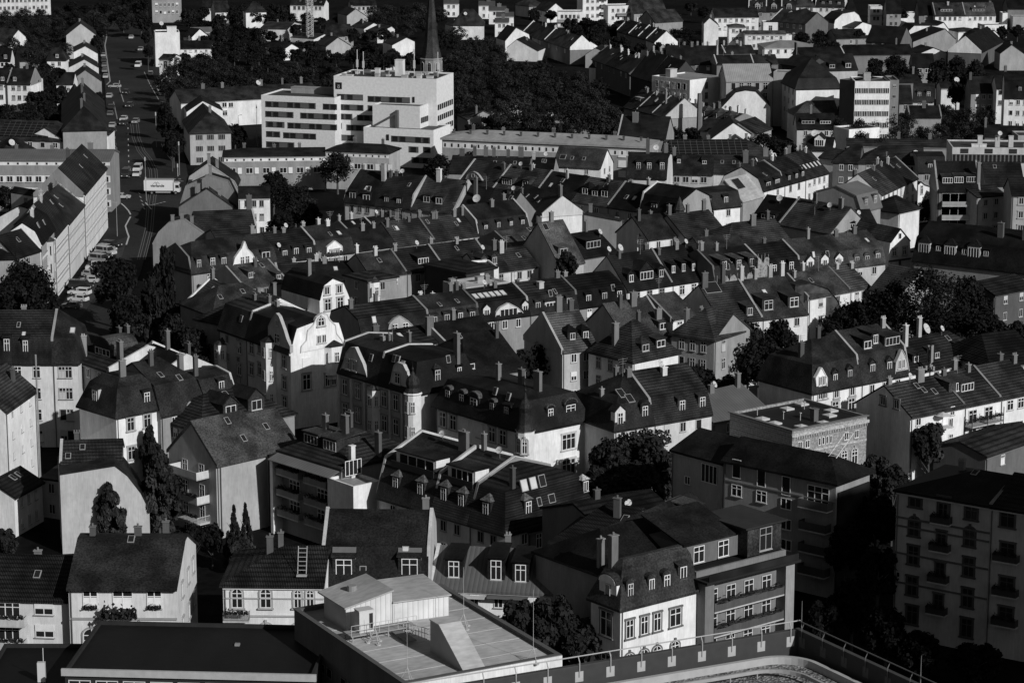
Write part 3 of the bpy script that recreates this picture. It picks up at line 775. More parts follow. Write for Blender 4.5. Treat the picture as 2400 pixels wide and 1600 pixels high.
    # tripod lightning rods
    for x, y, hh in ((880, 1506, 3), (1087, 1470, 6.5), (1250, 1551, 7.5), (955, 1597, 5)):
        q = L(x, y); bb = MB()
        for k in range(3):
            an = k * 2.09 + .5; bb.tube((.75 * math.cos(an), .75 * math.sin(an), .1), (0, 0, 1.5), .035, n=5); bb.tube((.75 * math.cos(an), .75 * math.sin(an), 0), (.75 * math.cos(an), .75 * math.sin(an), .12), .25, n=10)
            a2 = an + 2.09; bb.tube((.75 * math.cos(an), .75 * math.sin(an), .12), (.75 * math.cos(a2), .75 * math.sin(a2), .12), .025, n=4)
        bb.tube((0, 0, 1.4), (0, 0, hh), .03, .015, 5); bb.obj('lightning_rod', mat('metal', .45), h.root, loc=(q[0], q[1], Z))
    for r_ in range(3):
        for k in range(14):
            if k % 3 != 2: put_window(h, 'l', 2 + k * (D - 4) / 13, E - 4.4 - 3.4 * r_, 'd', 1.3, 1.1, fr=.15)
    b = MB()
    for x0_, y0_, x1_, y1_ in ((-.12, -.12, W + .12, .42), (-.12, D - .42, W + .12, D + .12), (-.12, .42, .42, D - .42), (W - .42, .42, W + .12, D - .42)):
        b.box(x0_, y0_, E + .5, x1_, y1_, E + .58)
    b.obj('coping', mat('metal', .1), h.root)
    b = MB(); b.box(-.1, -.25, E - .9, W + .1, -.13, E + .5); b.obj('fascia', mat('plaster', .7), h.root)
H('flat roofed hall with white corrugated plant rooms and a wedge shaped stair hood on top', 0, 0, 0, 0, P=(pD, pC), D=26, roof='f', E=20, wall=.13, r=.47, rm='membrane', nf=0, extra=_hall, name='hall', cat='hall')
# dark flat roof at the bottom
def _flatb(h):
    W, D, E = h.W, h.D, h.E
    b = MB(); b.box(-.3, -.35, E - .1, W + .3, -.02, E + .62); b.obj('fascia', mat('metal', .42), h.root)
    b = MB(); b.box(W * .62, D * .6, E + .1, W * .62 + .5, D * .6 + .5, E + .35); b.obj('roof_vent', mat('metal', .25), h.root)
    for k in range(9): put_window(h, 'f', 1.5 + k * 2.8, E - 2.9, 'k' if k in (5, 6) else 'c', 2.3, 2.3, fr=.6)
H('low dark flat roofed building with pale fascia along the bottom edge', 152, 1578, 735, 1592, D=15.5, roof='f', E=17, wall=.03, r=.012, nf=0, extra=_flatb, name='flat_roofed_building', cat='building')
def _cor(h):
    b = MB(); q = on_plane(h, 96, 1592, 5); b.box(q[0] - .35, 5, h.E + .1, q[0] + .45, 5.5, h.E + 2.2); b.tube((q[0] + .2, 5.6, h.E + .1), (q[0] + .2, 5.6, h.E + 3.6), .04)
    b.obj('mobile_antenna', mat('paint', .6), h.root)
H('black flat roof with a white panel antenna in the bottom left corner', -60, 1640, 150, 1640, D=16, roof='f', E=15, wall=.03, r=.008, nf=0, extra=_cor, name='flat_roofed_building', cat='building')

# =============== terrace of the near building, bottom right ===============
def _deck(h):
    W, D, E = h.W, h.D, h.E
ZT = 46.0
tA = at(1040, 1604, ZT); tB = at(1872, 1468, ZT); tC = at(2230, 1632, ZT)
dk = empty('roof_terrace', (tB.x, tB.y, 0), 0, 'gravelled roof terrace with metal parapet and rail in the bottom right corner', 'roof terrace')
def dloc(p): return Vector((p.x - tB.x, p.y - tB.y, p.z))
b = MB(); back = Vector((tA.x + 12, tA.y - 30, ZT))
A_, B_, C_ = dloc(tA), dloc(tB), dloc(tC)
uA = (A_ - B_).normalized(); uC = (C_ - B_).normalized()
A2 = B_ + uA * 40; C2 = B_ + uC * 30
def off(p, d):   # along bisector basis
    return p
nA = Vector((uA.y, -uA.x, 0)); nA = nA if nA.dot(uC) > 0 else -nA     # into the terrace from the A side
nC = Vector((uC.y, -uC.x, 0)); nC = nC if nC.dot(uA) > 0 else -nC
cosab = uA.dot(uC); sinab = math.sqrt(1 - cosab ** 2)
def inner(t): return B_ + (uA + uC) * (t / sinab)
def side(P0, n_, t): return P0 + n_ * t
def slab(bm, pts, z0, z1): bm.prismz([(p.x, p.y) for p in pts][::-1], z0, z1)
ph_ = 1.25
b = MB(); I_ = inner(.35); slab(b, [A2, B_, I_, side(A2, nA, .35)], 20, ZT - .12); slab(b, [B_, C2, side(C2, nC, .35), I_], 20, ZT - .122); b.obj('parapet', mat('metal', .05), dk)
b = MB(); slab(b, [A2, B_, I_, side(A2, nA, .35)], ZT - .12, ZT - .05); slab(b, [B_, C2, side(C2, nC, .35), I_], ZT - .122, ZT - .05); b.obj('coping', mat('metal', .06), dk)
b = MB(); J_ = inner(.36); slab(b, [side(A2, nA, .36), J_, side(C2, nC, .36), A2 + C2 - B_], ZT - 2.6, ZT - 2.0); b.obj('gravel_roof', mat('gravel', .2), dk)
def curve_pts(t, rad, n=10):
    c = inner(t + rad); p0 = c - nA * rad; p1 = c - nC * rad
    out = [side(A2, nA, t), p0]
    for k in range(1, n):
        f_ = k / n; q = (-nA * (1 - f_) - nC * f_).normalized(); out.append(c + q * rad)
    return out + [p1, side(C2, nC, t)]
def strip(t0, t1, r0, z0, z1, nm, m):
    o_, i_ = curve_pts(t0, r0), curve_pts(t1, r0 - (t1 - t0)); bm = MB()
    for k in range(len(o_) - 1): slab(bm, [o_[k], o_[k + 1], i_[k + 1], i_[k]], z0, z1)
    return bm.obj(nm, m, dk)
strip(.9, 1.25, 3.0, ZT - 2.0, ZT - 1.45, 'kerb', mat('metal', .4))
strip(3.3, 3.5, 3.0, ZT - 1.6, ZT - 1.35, 'cleaning_rail', mat('metal', .33))
b = MB()
for k in range(9):
    for P0, u_, n_ in ((B_, uA, nA), (B_, uC, nC)):
        q = P0 + u_ * (5.5 + k * 2.2) + n_ * 3.4; b.tube((q.x, q.y, ZT - 2), (q.x, q.y, ZT - 1.6), .06)
b.obj('rail_foot', mat('metal', .3), dk)
for P0, u_, n_, N in ((B_, uA, nA, 11), (B_, uC, nC, 9)):
    b = MB(); a0 = P0 + n_ * .18; a1 = P0 + u_ * (38 if N == 11 else 28) + n_ * .18
    b.tube((a0.x, a0.y, ZT + .55), (a1.x, a1.y, ZT + .55), .045, n=6)
    for k in range(N):
        q = P0 + u_ * (.9 + k * 2.45) + n_ * .4; q2 = q - n_ * .22
        b.tube((q.x, q.y, ZT - .9), (q.x, q.y, ZT + .2), .04, n=5); b.tube((q.x, q.y, ZT + .2), (q2.x, q2.y, ZT + .55), .04, n=5)
    b.obj('handrail', mat('metal', .4 if N == 11 else .12), dk)  # right-hand rail darker: its shade is put into the metal colour
    for k in range(N):
        q = P0 + u_ * (.9 + k * 2.45) + n_ * .36; bm = MB(); bm.box(-.32, 0, 0, .32, .03, .75)
        bm.obj('bracket', mat('metal', .4 if N == 11 else .1), dk, loc=(q.x, q.y, ZT - 1.25), rz=math.atan2(u_.y, u_.x) + (math.pi if N == 11 else 0))  # brackets on the right likewise coloured darker for shade
for k, (t_, hh) in enumerate(((.6, 3.6), (14, 3.4))):
    q = B_ + uC * t_ + nC * .2; bm = MB(); bm.tube((0, 0, -.1), (0, 0, hh * .6), .025, .012, 5); bm.obj('lightning_rod', mat('metal', .25), dk, loc=(q.x, q.y, ZT))

# =============== lower right ===============
def _cor2(h):
    for k, u in enumerate((.12, .31, .48, .72)):
        put_window(h, 'f', u * h.W * 1.0, h.E - 3.9, 's', 1.1 if k < 3 else 1.7, 2.2, su=.12, fr=.75)
        put_window(h, 'f', u * h.W, h.E - 8.2, 'a', 1.3, 2.0, su=.12)
    put_window(h, 'l', h.D - 2.4, h.E - 4.0, 's', 2.0, 3.0, su=.14)
    put_window(h, 'l', h.D - 2.4, h.E - 8.3, 's', 1.6, 2.2, su=.14)
H('corner house with shaggy slate mansard and round headed dormer near the bottom centre', 1454, 1423, 1632, 1378, D=5.2, rise=102, E=14, roof='m', mh=3.7, mi=1.2, top=2.3, kl=1, wall=.77, r=.045, rm='slate', nf=0, extra=_cor2, name='corner_house',
  dorm=[(.14, dict(kind='a', wd=1.2, ht=1.9, z0=.7)), (.42, dict(kind='a', wd=1.2, ht=1.9, z0=.7)), (.62, dict(kind='a', wd=1.2, ht=1.9, z0=.7)), (.85, dict(kind='s', wd=1.7, ht=1.8, z0=1.2)), (.55, dict(kind='a', wd=3.2, ht=2.0, z0=.4, f='l', wall=.77, wk='d', ww=.9))], ch=[(.14, .62, 3.2, .8)])
def _bal(h):
    W, E = h.W, h.E
    for r_ in range(4):
        z = E - 4.3 - r_ * 3.0
        balcony(h, 'f', W * .5, z, W * .78, 1.5, True, .09, 1.05, plants=(r_ < 3))
        for k in range(4): put_window(h, 'f', W * (.18 + .2 * k), z + .3, 'c', 1.5, 2.0, fr=.6)
    b = MB()
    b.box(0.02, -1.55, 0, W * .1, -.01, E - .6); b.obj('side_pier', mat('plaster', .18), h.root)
    b = MB(); b.box(W * .9, -1.55, 0, W * 1.0 - .02, -.01, E - .6); b.obj('side_pier', mat('plaster', .3), h.root)  # lighter than the left pier: sunlit look put into the colour
    b = MB(); b.box(-.4, -2.3, E - .5, W + .3, -.01, E - .2); b.obj('terrace_slab', mat('plaster', .02), h.root)
    b = MB(); b.box(0, -2.2, E - .2, W, -2.1, E + .6); b.obj('terrace_planter', mat('leaf', .04), h.root)
    b = MB(); b.box(0, 2.2, E + .5, W * .6, 9, E + 3.1); a = b.obj('penthouse', mat('plaster', .14), h.root)
    b = MB(); b.solid([(-.4, 1.8, E + 3.1), (W * .6, 1.8, E + 3.1), (W * .6, 9.4, E + 5.2), (-.4, 9.4, E + 5.2), (-.4, 1.8, E + 3.3), (W * .6, 1.8, E + 3.3), (W * .6, 9.4, E + 5.4), (-.4, 9.4, E + 5.4)], [(0, 3, 2, 1), (4, 5, 6, 7), (0, 1, 5, 4), (1, 2, 6, 5), (2, 3, 7, 6), (3, 0, 4, 7)]); b.obj('roof', mat('slate', .02), a)
    for k in range(2):
        link('window', window_mesh('c', 1.7, 2.0), a, loc=(W * (.16 + .27 * k), 2.19, E + .7))
    b = MB(); b.box(W * .6, .6, E + .5, W * .98, 8, E + 4.0); a = b.obj('stair_tower', mat('slate', .05), h.root)
    link('window', window_mesh('c', 2.0, 2.8, .3), a, loc=(W * .8, .59, E + .9))
    b = MB(); b.box(W * .55, .1, E + 4.0, W * 1.02, 8.3, E + 4.2); b.obj('roof', mat('membrane', .035), a)
H('apartment block with four rows of long planted balconies and dark roof terrace', 1632, 1350, 1842, 1297, D=11, roof='f', E=15.4, wall=.2, r=.02, nf=0, extra=_bal, name='apartment_block', cat='apartment block')
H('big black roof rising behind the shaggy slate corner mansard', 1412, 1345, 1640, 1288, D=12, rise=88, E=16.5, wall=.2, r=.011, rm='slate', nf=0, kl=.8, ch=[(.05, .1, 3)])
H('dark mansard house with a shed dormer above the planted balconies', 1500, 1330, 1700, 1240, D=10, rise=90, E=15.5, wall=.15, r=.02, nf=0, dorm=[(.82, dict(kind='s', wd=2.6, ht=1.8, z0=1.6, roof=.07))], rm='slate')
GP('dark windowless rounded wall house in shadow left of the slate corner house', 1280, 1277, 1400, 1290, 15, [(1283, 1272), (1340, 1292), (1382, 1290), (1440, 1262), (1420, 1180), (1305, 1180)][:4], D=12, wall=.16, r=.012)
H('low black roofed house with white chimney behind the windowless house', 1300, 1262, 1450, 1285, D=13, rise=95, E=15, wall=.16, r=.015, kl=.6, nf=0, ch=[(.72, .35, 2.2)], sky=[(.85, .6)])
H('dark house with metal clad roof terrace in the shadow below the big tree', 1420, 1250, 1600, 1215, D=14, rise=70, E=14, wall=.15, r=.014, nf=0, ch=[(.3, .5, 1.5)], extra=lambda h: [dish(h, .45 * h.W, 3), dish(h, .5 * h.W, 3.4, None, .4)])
H('pale rear wing with three part window beside the long shadowed block', 1575, 1052, 1695, 1084, D=11, rise=50, E=15, wall=.42, r=.016, rm='slate', nf=0, extra=lambda h: WP(h, [(1612, 1125, 1.1, 1.2, 'c'), (1663, 1110, 3.0, 2.6, 'w')]))
def _dk1(h):
    b = MB(); b.box(h.W, .3, 0, h.W + .25, h.D - .3, h.E - 1.6); b.obj('ivy', mat('leaf', .05), h.root)  # dark leaf-coloured sheet: ivy, and the end wall's shade put into colour
    WP(h, [(1727, 1098, 1.4, 2.6, 'd'), (1785, 1118, 1.4, 2.6, 'd'), (1843, 1138, 1.4, 2.6, 'd'), (1727, 1149, 1.7, 1.6, 'c'), (1785, 1163, 1.7, 1.6, 'c'), (1843, 1180, 1.7, 1.5, 'c'), (1843, 1228, 1.7, 1.5, 'c'), (1843, 1276, 1.7, 1.5, 'c'), (1785, 1211, 1.7, 1.5, 'c')])
    u, z = on_plane(h, 1918, 1170); balcony(h, 'f', u, z - 1, 4.6, 1.4, True, .1, 1.1); put_window(h, 'f', u, z - .8, 'c', 3.4, 2.6)
    for k in range(1, 4): balcony(h, 'f', u, z - 1 - 3 * k, 4.2, 1.4, True, .07, 1.1)
    b = MB(); b.tube((0, 3.5, h.E + 2), (0, 7.5, h.E + 4.6), .06); b.tube((1.2, 3.5, h.E + 2), (1.2, 7.5, h.E + 4.6), .06)
    for k in range(7): b.tube((0, 3.7 + k * .6, h.E + 2.15 + k * .39), (1.2, 3.7 + k * .6, h.E + 2.15 + k * .39), .05)
    b.obj('roof_ladder', mat('metal', .6), h.root, loc=(h.W * .8, 0, 0))
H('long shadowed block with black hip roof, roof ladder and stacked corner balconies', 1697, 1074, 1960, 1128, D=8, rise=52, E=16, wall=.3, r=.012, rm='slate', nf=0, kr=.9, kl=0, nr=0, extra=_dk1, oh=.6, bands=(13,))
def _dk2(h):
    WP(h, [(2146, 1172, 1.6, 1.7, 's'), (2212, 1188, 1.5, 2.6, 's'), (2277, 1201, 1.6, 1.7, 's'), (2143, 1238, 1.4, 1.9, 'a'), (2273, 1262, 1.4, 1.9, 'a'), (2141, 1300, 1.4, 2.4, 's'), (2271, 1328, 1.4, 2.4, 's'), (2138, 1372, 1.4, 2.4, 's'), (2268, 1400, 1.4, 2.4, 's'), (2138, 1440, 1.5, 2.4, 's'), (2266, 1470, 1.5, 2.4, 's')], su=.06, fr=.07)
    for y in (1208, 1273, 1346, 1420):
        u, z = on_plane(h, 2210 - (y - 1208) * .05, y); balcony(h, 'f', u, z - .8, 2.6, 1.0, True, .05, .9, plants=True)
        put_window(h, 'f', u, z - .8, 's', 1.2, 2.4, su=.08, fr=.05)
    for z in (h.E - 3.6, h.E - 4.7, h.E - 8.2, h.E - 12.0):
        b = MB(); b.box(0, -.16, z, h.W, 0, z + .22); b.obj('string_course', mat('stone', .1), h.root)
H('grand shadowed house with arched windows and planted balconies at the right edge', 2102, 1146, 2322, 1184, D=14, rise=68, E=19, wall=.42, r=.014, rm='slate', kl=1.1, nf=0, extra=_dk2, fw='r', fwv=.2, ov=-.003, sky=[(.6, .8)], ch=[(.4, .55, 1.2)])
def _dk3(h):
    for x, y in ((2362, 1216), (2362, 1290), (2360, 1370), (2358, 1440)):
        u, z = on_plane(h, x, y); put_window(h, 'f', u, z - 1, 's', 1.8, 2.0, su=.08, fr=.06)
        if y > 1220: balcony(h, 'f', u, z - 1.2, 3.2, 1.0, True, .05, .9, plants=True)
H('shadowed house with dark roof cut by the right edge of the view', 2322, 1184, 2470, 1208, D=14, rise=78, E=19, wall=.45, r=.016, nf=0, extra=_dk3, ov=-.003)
def MBflue(h):
    b = MB(); b.tube((h.W*.95, -.4, 2), (h.W*.95, -.4, h.E + 5.5), .14, n=8); b.obj('flue', mat('metal', .25), h.root)
# =============== lower left ===============
H('small white wing with steep black roof window beside the courtyard', 33, 1163, 99, 1127, D=7, rise=35, E=6, wall=.77, r=.022, nf=3, wsz=(.7, 1.5), rows=2, sky=[(.5, .55), (.7, .55)], kl=0, ch=[(.2, .6, 1.2)])
H('low courtyard wing with small windows behind the white gable wall', 99, 1118, 142, 1124, D=8, rise=14, E=6, wall=.5, r=.02, nf=1, rows=2)
GP('tall blank pale gable wall beside the leafy courtyard tree', 141, 1110, 336, 1100, 11.5, [(140, 1110), (270, 1089), (300, 1112), (331, 1152), (350, 1190)], D=9, wall=.52, r=.03, gable=False)
H('tile roofed house with pale parapets above the blank gable wall', 142, 1082, 285, 1078, D=8, rise=50, E=12, wall=.6, r=.04, nf=4, fw='l', fwv=.5, roof='g', rows=2, ch=[(.25, .52, 1.2)], sky=[(.35, .5), (.12, .1)], P=None)
H('white house at the left edge with stepped dark roof and tall flue', 12, 963, 84, 912, D=9, rise=62, E=15.5, wall=.83, r=.055, nf=3, wsz=(.6, 1.1), rows=4, ch=[(.75, .25, 2.4, 1.0)], extra=lambda h: MBflue(h))
def MBx(h, nm, x, y, z, w_, d_, hh, v, rv=None):
    b = MB(); b.box(x - w_ / 2, y - d_ / 2, z, x + w_ / 2, y + d_ / 2, z + hh); b.box(x - w_ / 2 - .08, y - d_ / 2 - .08, z + hh, x + w_ / 2 + .08, y + d_ / 2 + .08, z + hh + .12); return b.obj(nm, mat('plaster', v), h.root)
def MBtop(h, z, v):
    pass
def mast(h, x, y):
    b = MB(); z = 4; b.tube((0, 0, 0), (0, 0, h.E + 3.5), .14, n=8)
    for a in (0, 2.1, 4.2): b.box(.4 * math.cos(a) - .15, .4 * math.sin(a) - .12, h.E + 1.4, .4 * math.cos(a) + .15, .4 * math.sin(a) + .12, h.E + 4.2)
    for a in (.5, 2.6, 4.7): b.box(.7 * math.cos(a) - .2, .7 * math.sin(a) - .15, h.E + .2, .7 * math.cos(a) + .2, .7 * math.sin(a) + .15, h.E + .9)
    return b.obj('mobile_mast', mat('metal', .25), h.root, loc=(x, y, 0))
def MB2(h, x, y, z, t, v):
    b = MB(); b.box(-.1, -.25, z - 2.2, h.W + .1, -.02, z - 1.9); b.box(h.W * .46, -.2, z - 4.4, h.W * .54, -.02, z - 2.2); b.obj('timber_beam', mat('bark', v), h.root)
# =============== middle left ===============
ROW(-40, 848, 182, 848, 14, 12, 122, [
 ('mansard house with two tall hooded dormers at the left edge', 122, dict(dorm=DS(.35, .62, kind='s', wd=1.2, ht=2.4, z0=1.3), nf=3, r=.03, rm='tiles', ch=[(.5, .6, 1.2)])),
 ('mansard corner house with rain pipes and half its wall in shade', 182, dict(nf=2, kr=.6, r=.03, fw='l', fwv=.3, ch=[(1.0, .5, 2.6, .9)]))], roof='m', mh=3.6, mi=.8, wall=.66, rows=4, wsz=(1.2, 1.9), st=3.5, su=.25)
H('dark house with long curved dormer of five windows', 160, 838, 254, 868, D=15, rise=52, E=13, wall=.3, r=.03, nf=3, rows=3, dorm=[(.5, dict(kind='a', wd=5.2, ht=1.5, z0=1.0, wk='w', ww=4.4, roof=.07))], ch=[(.9, .2, 3.2, .9), (.5, .5, 2.4, .8), (.2, .55, 2.4)], fw='r', fwv=.6, fwh=.5)
H('black roofed house with tall thin chimneys between two pale parapets', 268, 870, 345, 902, D=14, rise=66, E=12, wall=.33, r=.012, rm='slate', nf=0, fw='lr', fwv=.6, fwh=.5, ch=[(.45, .5, 3), (.8, .6, 2), (.95, .55, 2)], sky=[(.6, .3)])
H('white corner house with shaggy slate mansard and pale flat top', 272, 974, 376, 953, D=9.5, rise=86, E=13, roof='m', mh=3.6, mi=1.2, top=2.6, wall=.81, r=.03, rm='slate', kl=1, kr=.6, nf=2, rows=3, wk='s', wsz=(1.3, 2.0), st=4.4, ch=[(.42, .3, 2.8, .9)], dorm=[(.72, dict(kind='f', wd=1.5, ht=2.0, z0=.8)), (.4, dict(kind='s', wd=1.6, ht=2.0, z0=1.0, f='l', wall=.5))],
  extra=lambda h: MBtop(h, 2.7, .2))
H('dark mansard house behind the tile roofed one with two hipped dormers', 376, 972, 478, 950, D=13, rise=122, E=12, roof='m', mh=4.2, mi=1.2, wall=.3, r=.028, rm='slate', nf=2, rows=2, ch=[(.3, .4, 2.4), (.85, .3, 2.6)], sky=[(.6, .6), (.3, .7)], kr=.5)
H('small slate mansard house with parapet beside the scrolled gable house', 478, 930, 550, 915, D=9, rise=52, E=12, roof='m', mh=2.4, wall=.3, r=.03, rm='slate', nf=1, rows=1, dorm=[.6], fw='r', fwv=.5, ch=[(.1, .3, 3)])
H('tile roofed house with two large hipped dormers', 472, 1010, 690, 965, D=13, rise=72, E=10.5, wall=.28, r=.035, kl=.8, kr=.8, nf=3, nl=3, rows=3, dorm=DS(.38, .66, kind='g', wd=2.8, ht=1.9, z0=.9, roof=.02, ww=1.9), sky=[(.5, .8), (.2, .4, dict(f='l', dark=False)), (.4, .5, dict(f='l', dark=False))])
def _gg(h):
    for r_ in range(4):
        balcony(h, 'l', h.D * .55, h.E - 3.0 - 3.0 * r_ - (0 if r_ else -.6), 6.5, 2.2, r_ < 2, .6, 1.0, plants=r_ > 0)
        put_window(h, 'l', h.D * .35, h.E - 2.9 - 3.0 * r_, 'c', 1.2, 2.1); put_window(h, 'l', h.D * .7, h.E - 2.9 - 3.0 * r_, 'c', 1.2, 2.1)
    b = MB(); b.tube((.7, -.12, 0), (.7, -.12, h.E - .5), .09, n=6); b.obj('rain_pipe', mat('metal', .08), h.root)
H('grey blank gabled block with stacked balconies and plain light roof', 506, 1084, 625, 1057, D=11, rise=97, E=11.2, wall=.42, r=.078, rm='slate', nf=0, extra=_gg, sky=[(.72, .3), (.62, .75)], eave=.5, cornice=False)
H('white stair wing behind the grey blank block', 625, 1056, 700, 1040, D=11, rise=84, E=11.2, wall=.80, r=.074, rm='slate', nf=2, rows=3, wsz=(1.0, 2.1), sky=[(.4, .5)])
def _bigh(h):
    for k, u in enumerate((.25, .7)):
        for r_ in range(3):
            balcony(h, 'f', u * h.W, h.E - 3.0 - 3.0 * r_, 5.0, 1.5, True, .25, 1.0, plants=True); put_window(h, 'f', u * h.W, h.E - 2.8 - 3.0 * r_, 'c', 2.4, 2.0)
    b = MB(); b.solid([(0, 0, h.E - .3), (h.W, 0, h.E - .3), (h.W, -2.2, h.E - 1.1), (0, -2.2, h.E - 1.1), (0, 0, h.E - .2), (h.W, 0, h.E - .2), (h.W, -2.2, h.E - 1.0), (0, -2.2, h.E - 1.0)], [(0, 1, 2, 3), (7, 6, 5, 4), (0, 4, 5, 1), (1, 5, 6, 2), (2, 6, 7, 3), (3, 7, 4, 0)])
    b.obj('glass_canopy', mat('seam', .16), h.root)
    b = MB(); b.box(-.1, -1.7, 0, .5, -.01, h.E - 1.1); b.obj('side_pier', mat('plaster', .75), h.root)
H('broad hipped tile roof over balconies with a ribbed glass canopy', 655, 1053, 800, 1097, D=14.5, rise=74, E=12, wall=.28, r=.03, kl=.9, kr=.9, nf=0, extra=_bigh, dorm=[(.3, dict(kind='f', wd=3.2, ht=1.7, z0=1.2, roof=.06)), (.62, dict(kind='s', wd=3.0, ht=1.7, z0=1.0, roof=.05))], ch=[(.3, .35, 3.4, .9), (.62, .35, 3.0, 1.1), (.95, .5, 3.6, .8), (.5, .5, 2.2, .9)])
H('white roof terrace wing with glazed bay and tall white flue', 828, 1148, 893, 1134, D=6, roof='f', E=10.3, wall=.8, r=.3, nf=0, extra=lambda h: (link('window', window_mesh('w', 2.8, 2.2), h.root, loc=(h.W * .7, 4.5, h.E + .6)), MBx(h, 'chimney', h.W * .75, 5, h.E, .7, .6, 4.6, .7), MBx(h, 'terrace_room', h.W * .7, 6.2, h.E + .12, 2.8, 2.2, 1.6, .3)))
def _log(h):
    y0 = prof_y(h.levels, 4.6)
    a = h.W * .2; b_ = h.W * .92; b = MB(); b.box(a, y0 + .1, h.E + 4.3, b_, y0 + 2.6, h.E + 6.5); d = b.obj('loggia', mat('plaster', .7), h.root)
    b = MB(); b.box(a - .1, y0 - .2, h.E + 6.5, b_ + .1, y0 + 3.2, h.E + 6.65); b.obj('roof', mat('slate', .03), d)
    link('window', window_mesh('w', b_ - a - 1.0, 1.7), d, loc=((a + b_) / 2 + .2, y0 + .08, h.E + 4.6))
    b = MB(); b.box(a - .6, y0 - .4, h.E + 4.2, b_, y0 - .3, h.E + 5.1); b.obj('railing', mat('metal', .03), d)
ROW(884, 1160, 1184, 1249, 9.5, 16.5, 150, [
 ('left house of the slate mansard trio with terrace loggia', 1012, dict(fw='lr', dorm=DS(.3, .75, kind='h', wd=1.6, ht=2.1, z0=1.4, roof=.12), extra=_log, ch=[(.9, .42, 2.6, 1.3)])),
 ('middle house of the slate mansard trio with terrace loggia', 1100, dict(fw='r', dorm=DS(.25, .72, kind='h', wd=1.6, ht=2.1, z0=1.4, roof=.12), extra=_log, ch=[(.2, .5, 2)])),
 ('corner house of the slate mansard trio with broad slate hip and three skylights', 1184, dict(kr=1.0, dorm=DS(.4, kind='h', wd=1.6, ht=2.1, z0=1.4, roof=.12) + [(.28, dict(kind='h', wd=1.5, ht=2.0, z0=1.4, f='r', roof=.12)), (.95, dict(kind='h', wd=1.2, ht=1.6, z0=2.4, f='r', roof=.3))], sky=[(.3, .62, dict(f='r', wd=1.2, ln=1.6, dark=False)), (.4, .62, dict(f='r', wd=1.2, ln=1.6, dark=False)), (.5, .62, dict(f='r', wd=1.2, ln=1.6)), (.42, .3, dict(f='r')), (.56, .3, dict(f='r', wd=1.2))], ch=[(.7, .2, 3.4)], nr=3, rows=1))],
 roof='m', mh=4.8, mi=1.6, wall=.77, r=.022, rm='slate', nf=2, fwv=.55, fwh=.45)
H('low dark hipped porch roof in front of the slate trio', 1102, 1262, 1188, 1266, D=7, rise=28, E=6.5, wall=.77, r=.02, kl=.6, kr=.8, nf=1, rows=1)
H('shadowed rear house between the slate trio and the windowless house', 1237, 1243, 1312, 1225, D=10, rise=30, E=9, wall=.25, r=.014, nf=2, rows=2, wsz=(1.0, 2.0))
# white house with two scrolled gables
def _bar(h):
    D = h.D
    # right hand scrolled gable on the end wall
    hh = House(); hh.root = h.root; c, s_ = math.cos(h.rz), math.sin(h.rz)
    hh.p1 = h.p1 + Vector((c * h.W, s_ * h.W, 0)); hh.rz = h.rz + math.pi / 2; hh.r = h.r
    pts = [(706, 826), (707, 812), (719, 798), (722, 775), (735, 762), (742, 745), (756, 735), (766, 737), (772, 750), (785, 762), (788, 782), (800, 797), (803, 806)]
    tp = [on_plane(hh, x, y, -.12) for x, y in pts]
    b = MB(); b.prism([tp[0], tp[-1]] + list(reversed(tp[1:-1])), -.14, .32); b.obj('gable', mat('plaster', .76), h.root, loc=(h.W, 0, 0), rz=math.pi / 2)
    b = MB()
    for (a0, c0), (a1, c1) in zip(tp, tp[1:]):
        L_ = math.hypot(a1 - a0, c1 - c0); nx, nz = -(c1 - c0) / L_ * .15, (a1 - a0) / L_ * .15
        b.prism([(a0, c0), (a1, c1), (a1 + nx, c1 + nz), (a0 + nx, c0 + nz)], -.25, .4)
    b.obj('gable_coping', mat('stone', .6), h.root, loc=(h.W, 0, 0), rz=math.pi / 2)
    for x, y, wd, ht, k in ((752, 757, 1.3, .9, 'a'), (747, 795, .8, 1.4, 'c'), (759, 793, .8, 1.4, 'c'), (719, 895, 1.5, 2.6, 's'), (768, 890, .9, 2.2, 's'), (783, 887, .9, 2.2, 's'), (719, 855, 1.6, 2.4, 'k')):
        u, z = on_plane(hh, x, y, -.12); put_window(h, 'r', u, z - ht / 2, k, wd, ht, -.16 if y < 800 else 0)
    u, z = on_plane(hh, 775, 855, 0); bay(h, 'r', u + .6, z - 1.6, z + 3.2, 3.6, 1.0, .74, r=.02)
    # left hand gable on the long front
    pts = [(624, 800), (630, 790), (630, 765), (640, 745), (648, 735), (654, 742), (660, 758), (666, 775), (672, 795), (680, 812), (680, 826)]
    plate(h, pts, [(649, 757, .8, 1.0, 'c'), (650, 794, 1.6, 1.8, 'c')], wall=.5)
    u, z = on_plane(h, 636, 845); bay(h, 'f', u, 1.5, z + 3.4, 3.0, 1.5, .72, st=3.9, r=.03)
    for x, y in ((666, 845), (667, 895), (668, 942)): u, z = on_plane(h, x, y); put_window(h, 'f', u, z - 1.2, 's', 1.2, 2.2)
    for y in (815, 865):
        for x in (562, 590, 610): u, z = on_plane(h, x, y); put_window(h, 'f', u, z - 1, 's', 1.2, 2.1)
ROW(513, 768, 681, 826, 13, 10.6, 76, [
 ('plain grey rear part of the scrolled gable house with corner turret balcony', 577, dict(nf=2, rows=3, extra=lambda h: bay(h, 'f', 1.2, 2, h.E - 2.5, 2.6, 1.3, .7, st=4), fw='r', fwv=.75, fwh=.4)),
 ('white house with two big scrolled gables and a slate mansard', 681, dict(extra=_bar, nf=0, wall=.77, ch=[(.1, .5, 1)]))], roof='m', mh=4.0, mi=1.3, wall=.5, r=.02, rm='slate')
T('bushy tree in front of the white scrolled gable house', 712, 905, 6, 70, v=.05, n=4200)
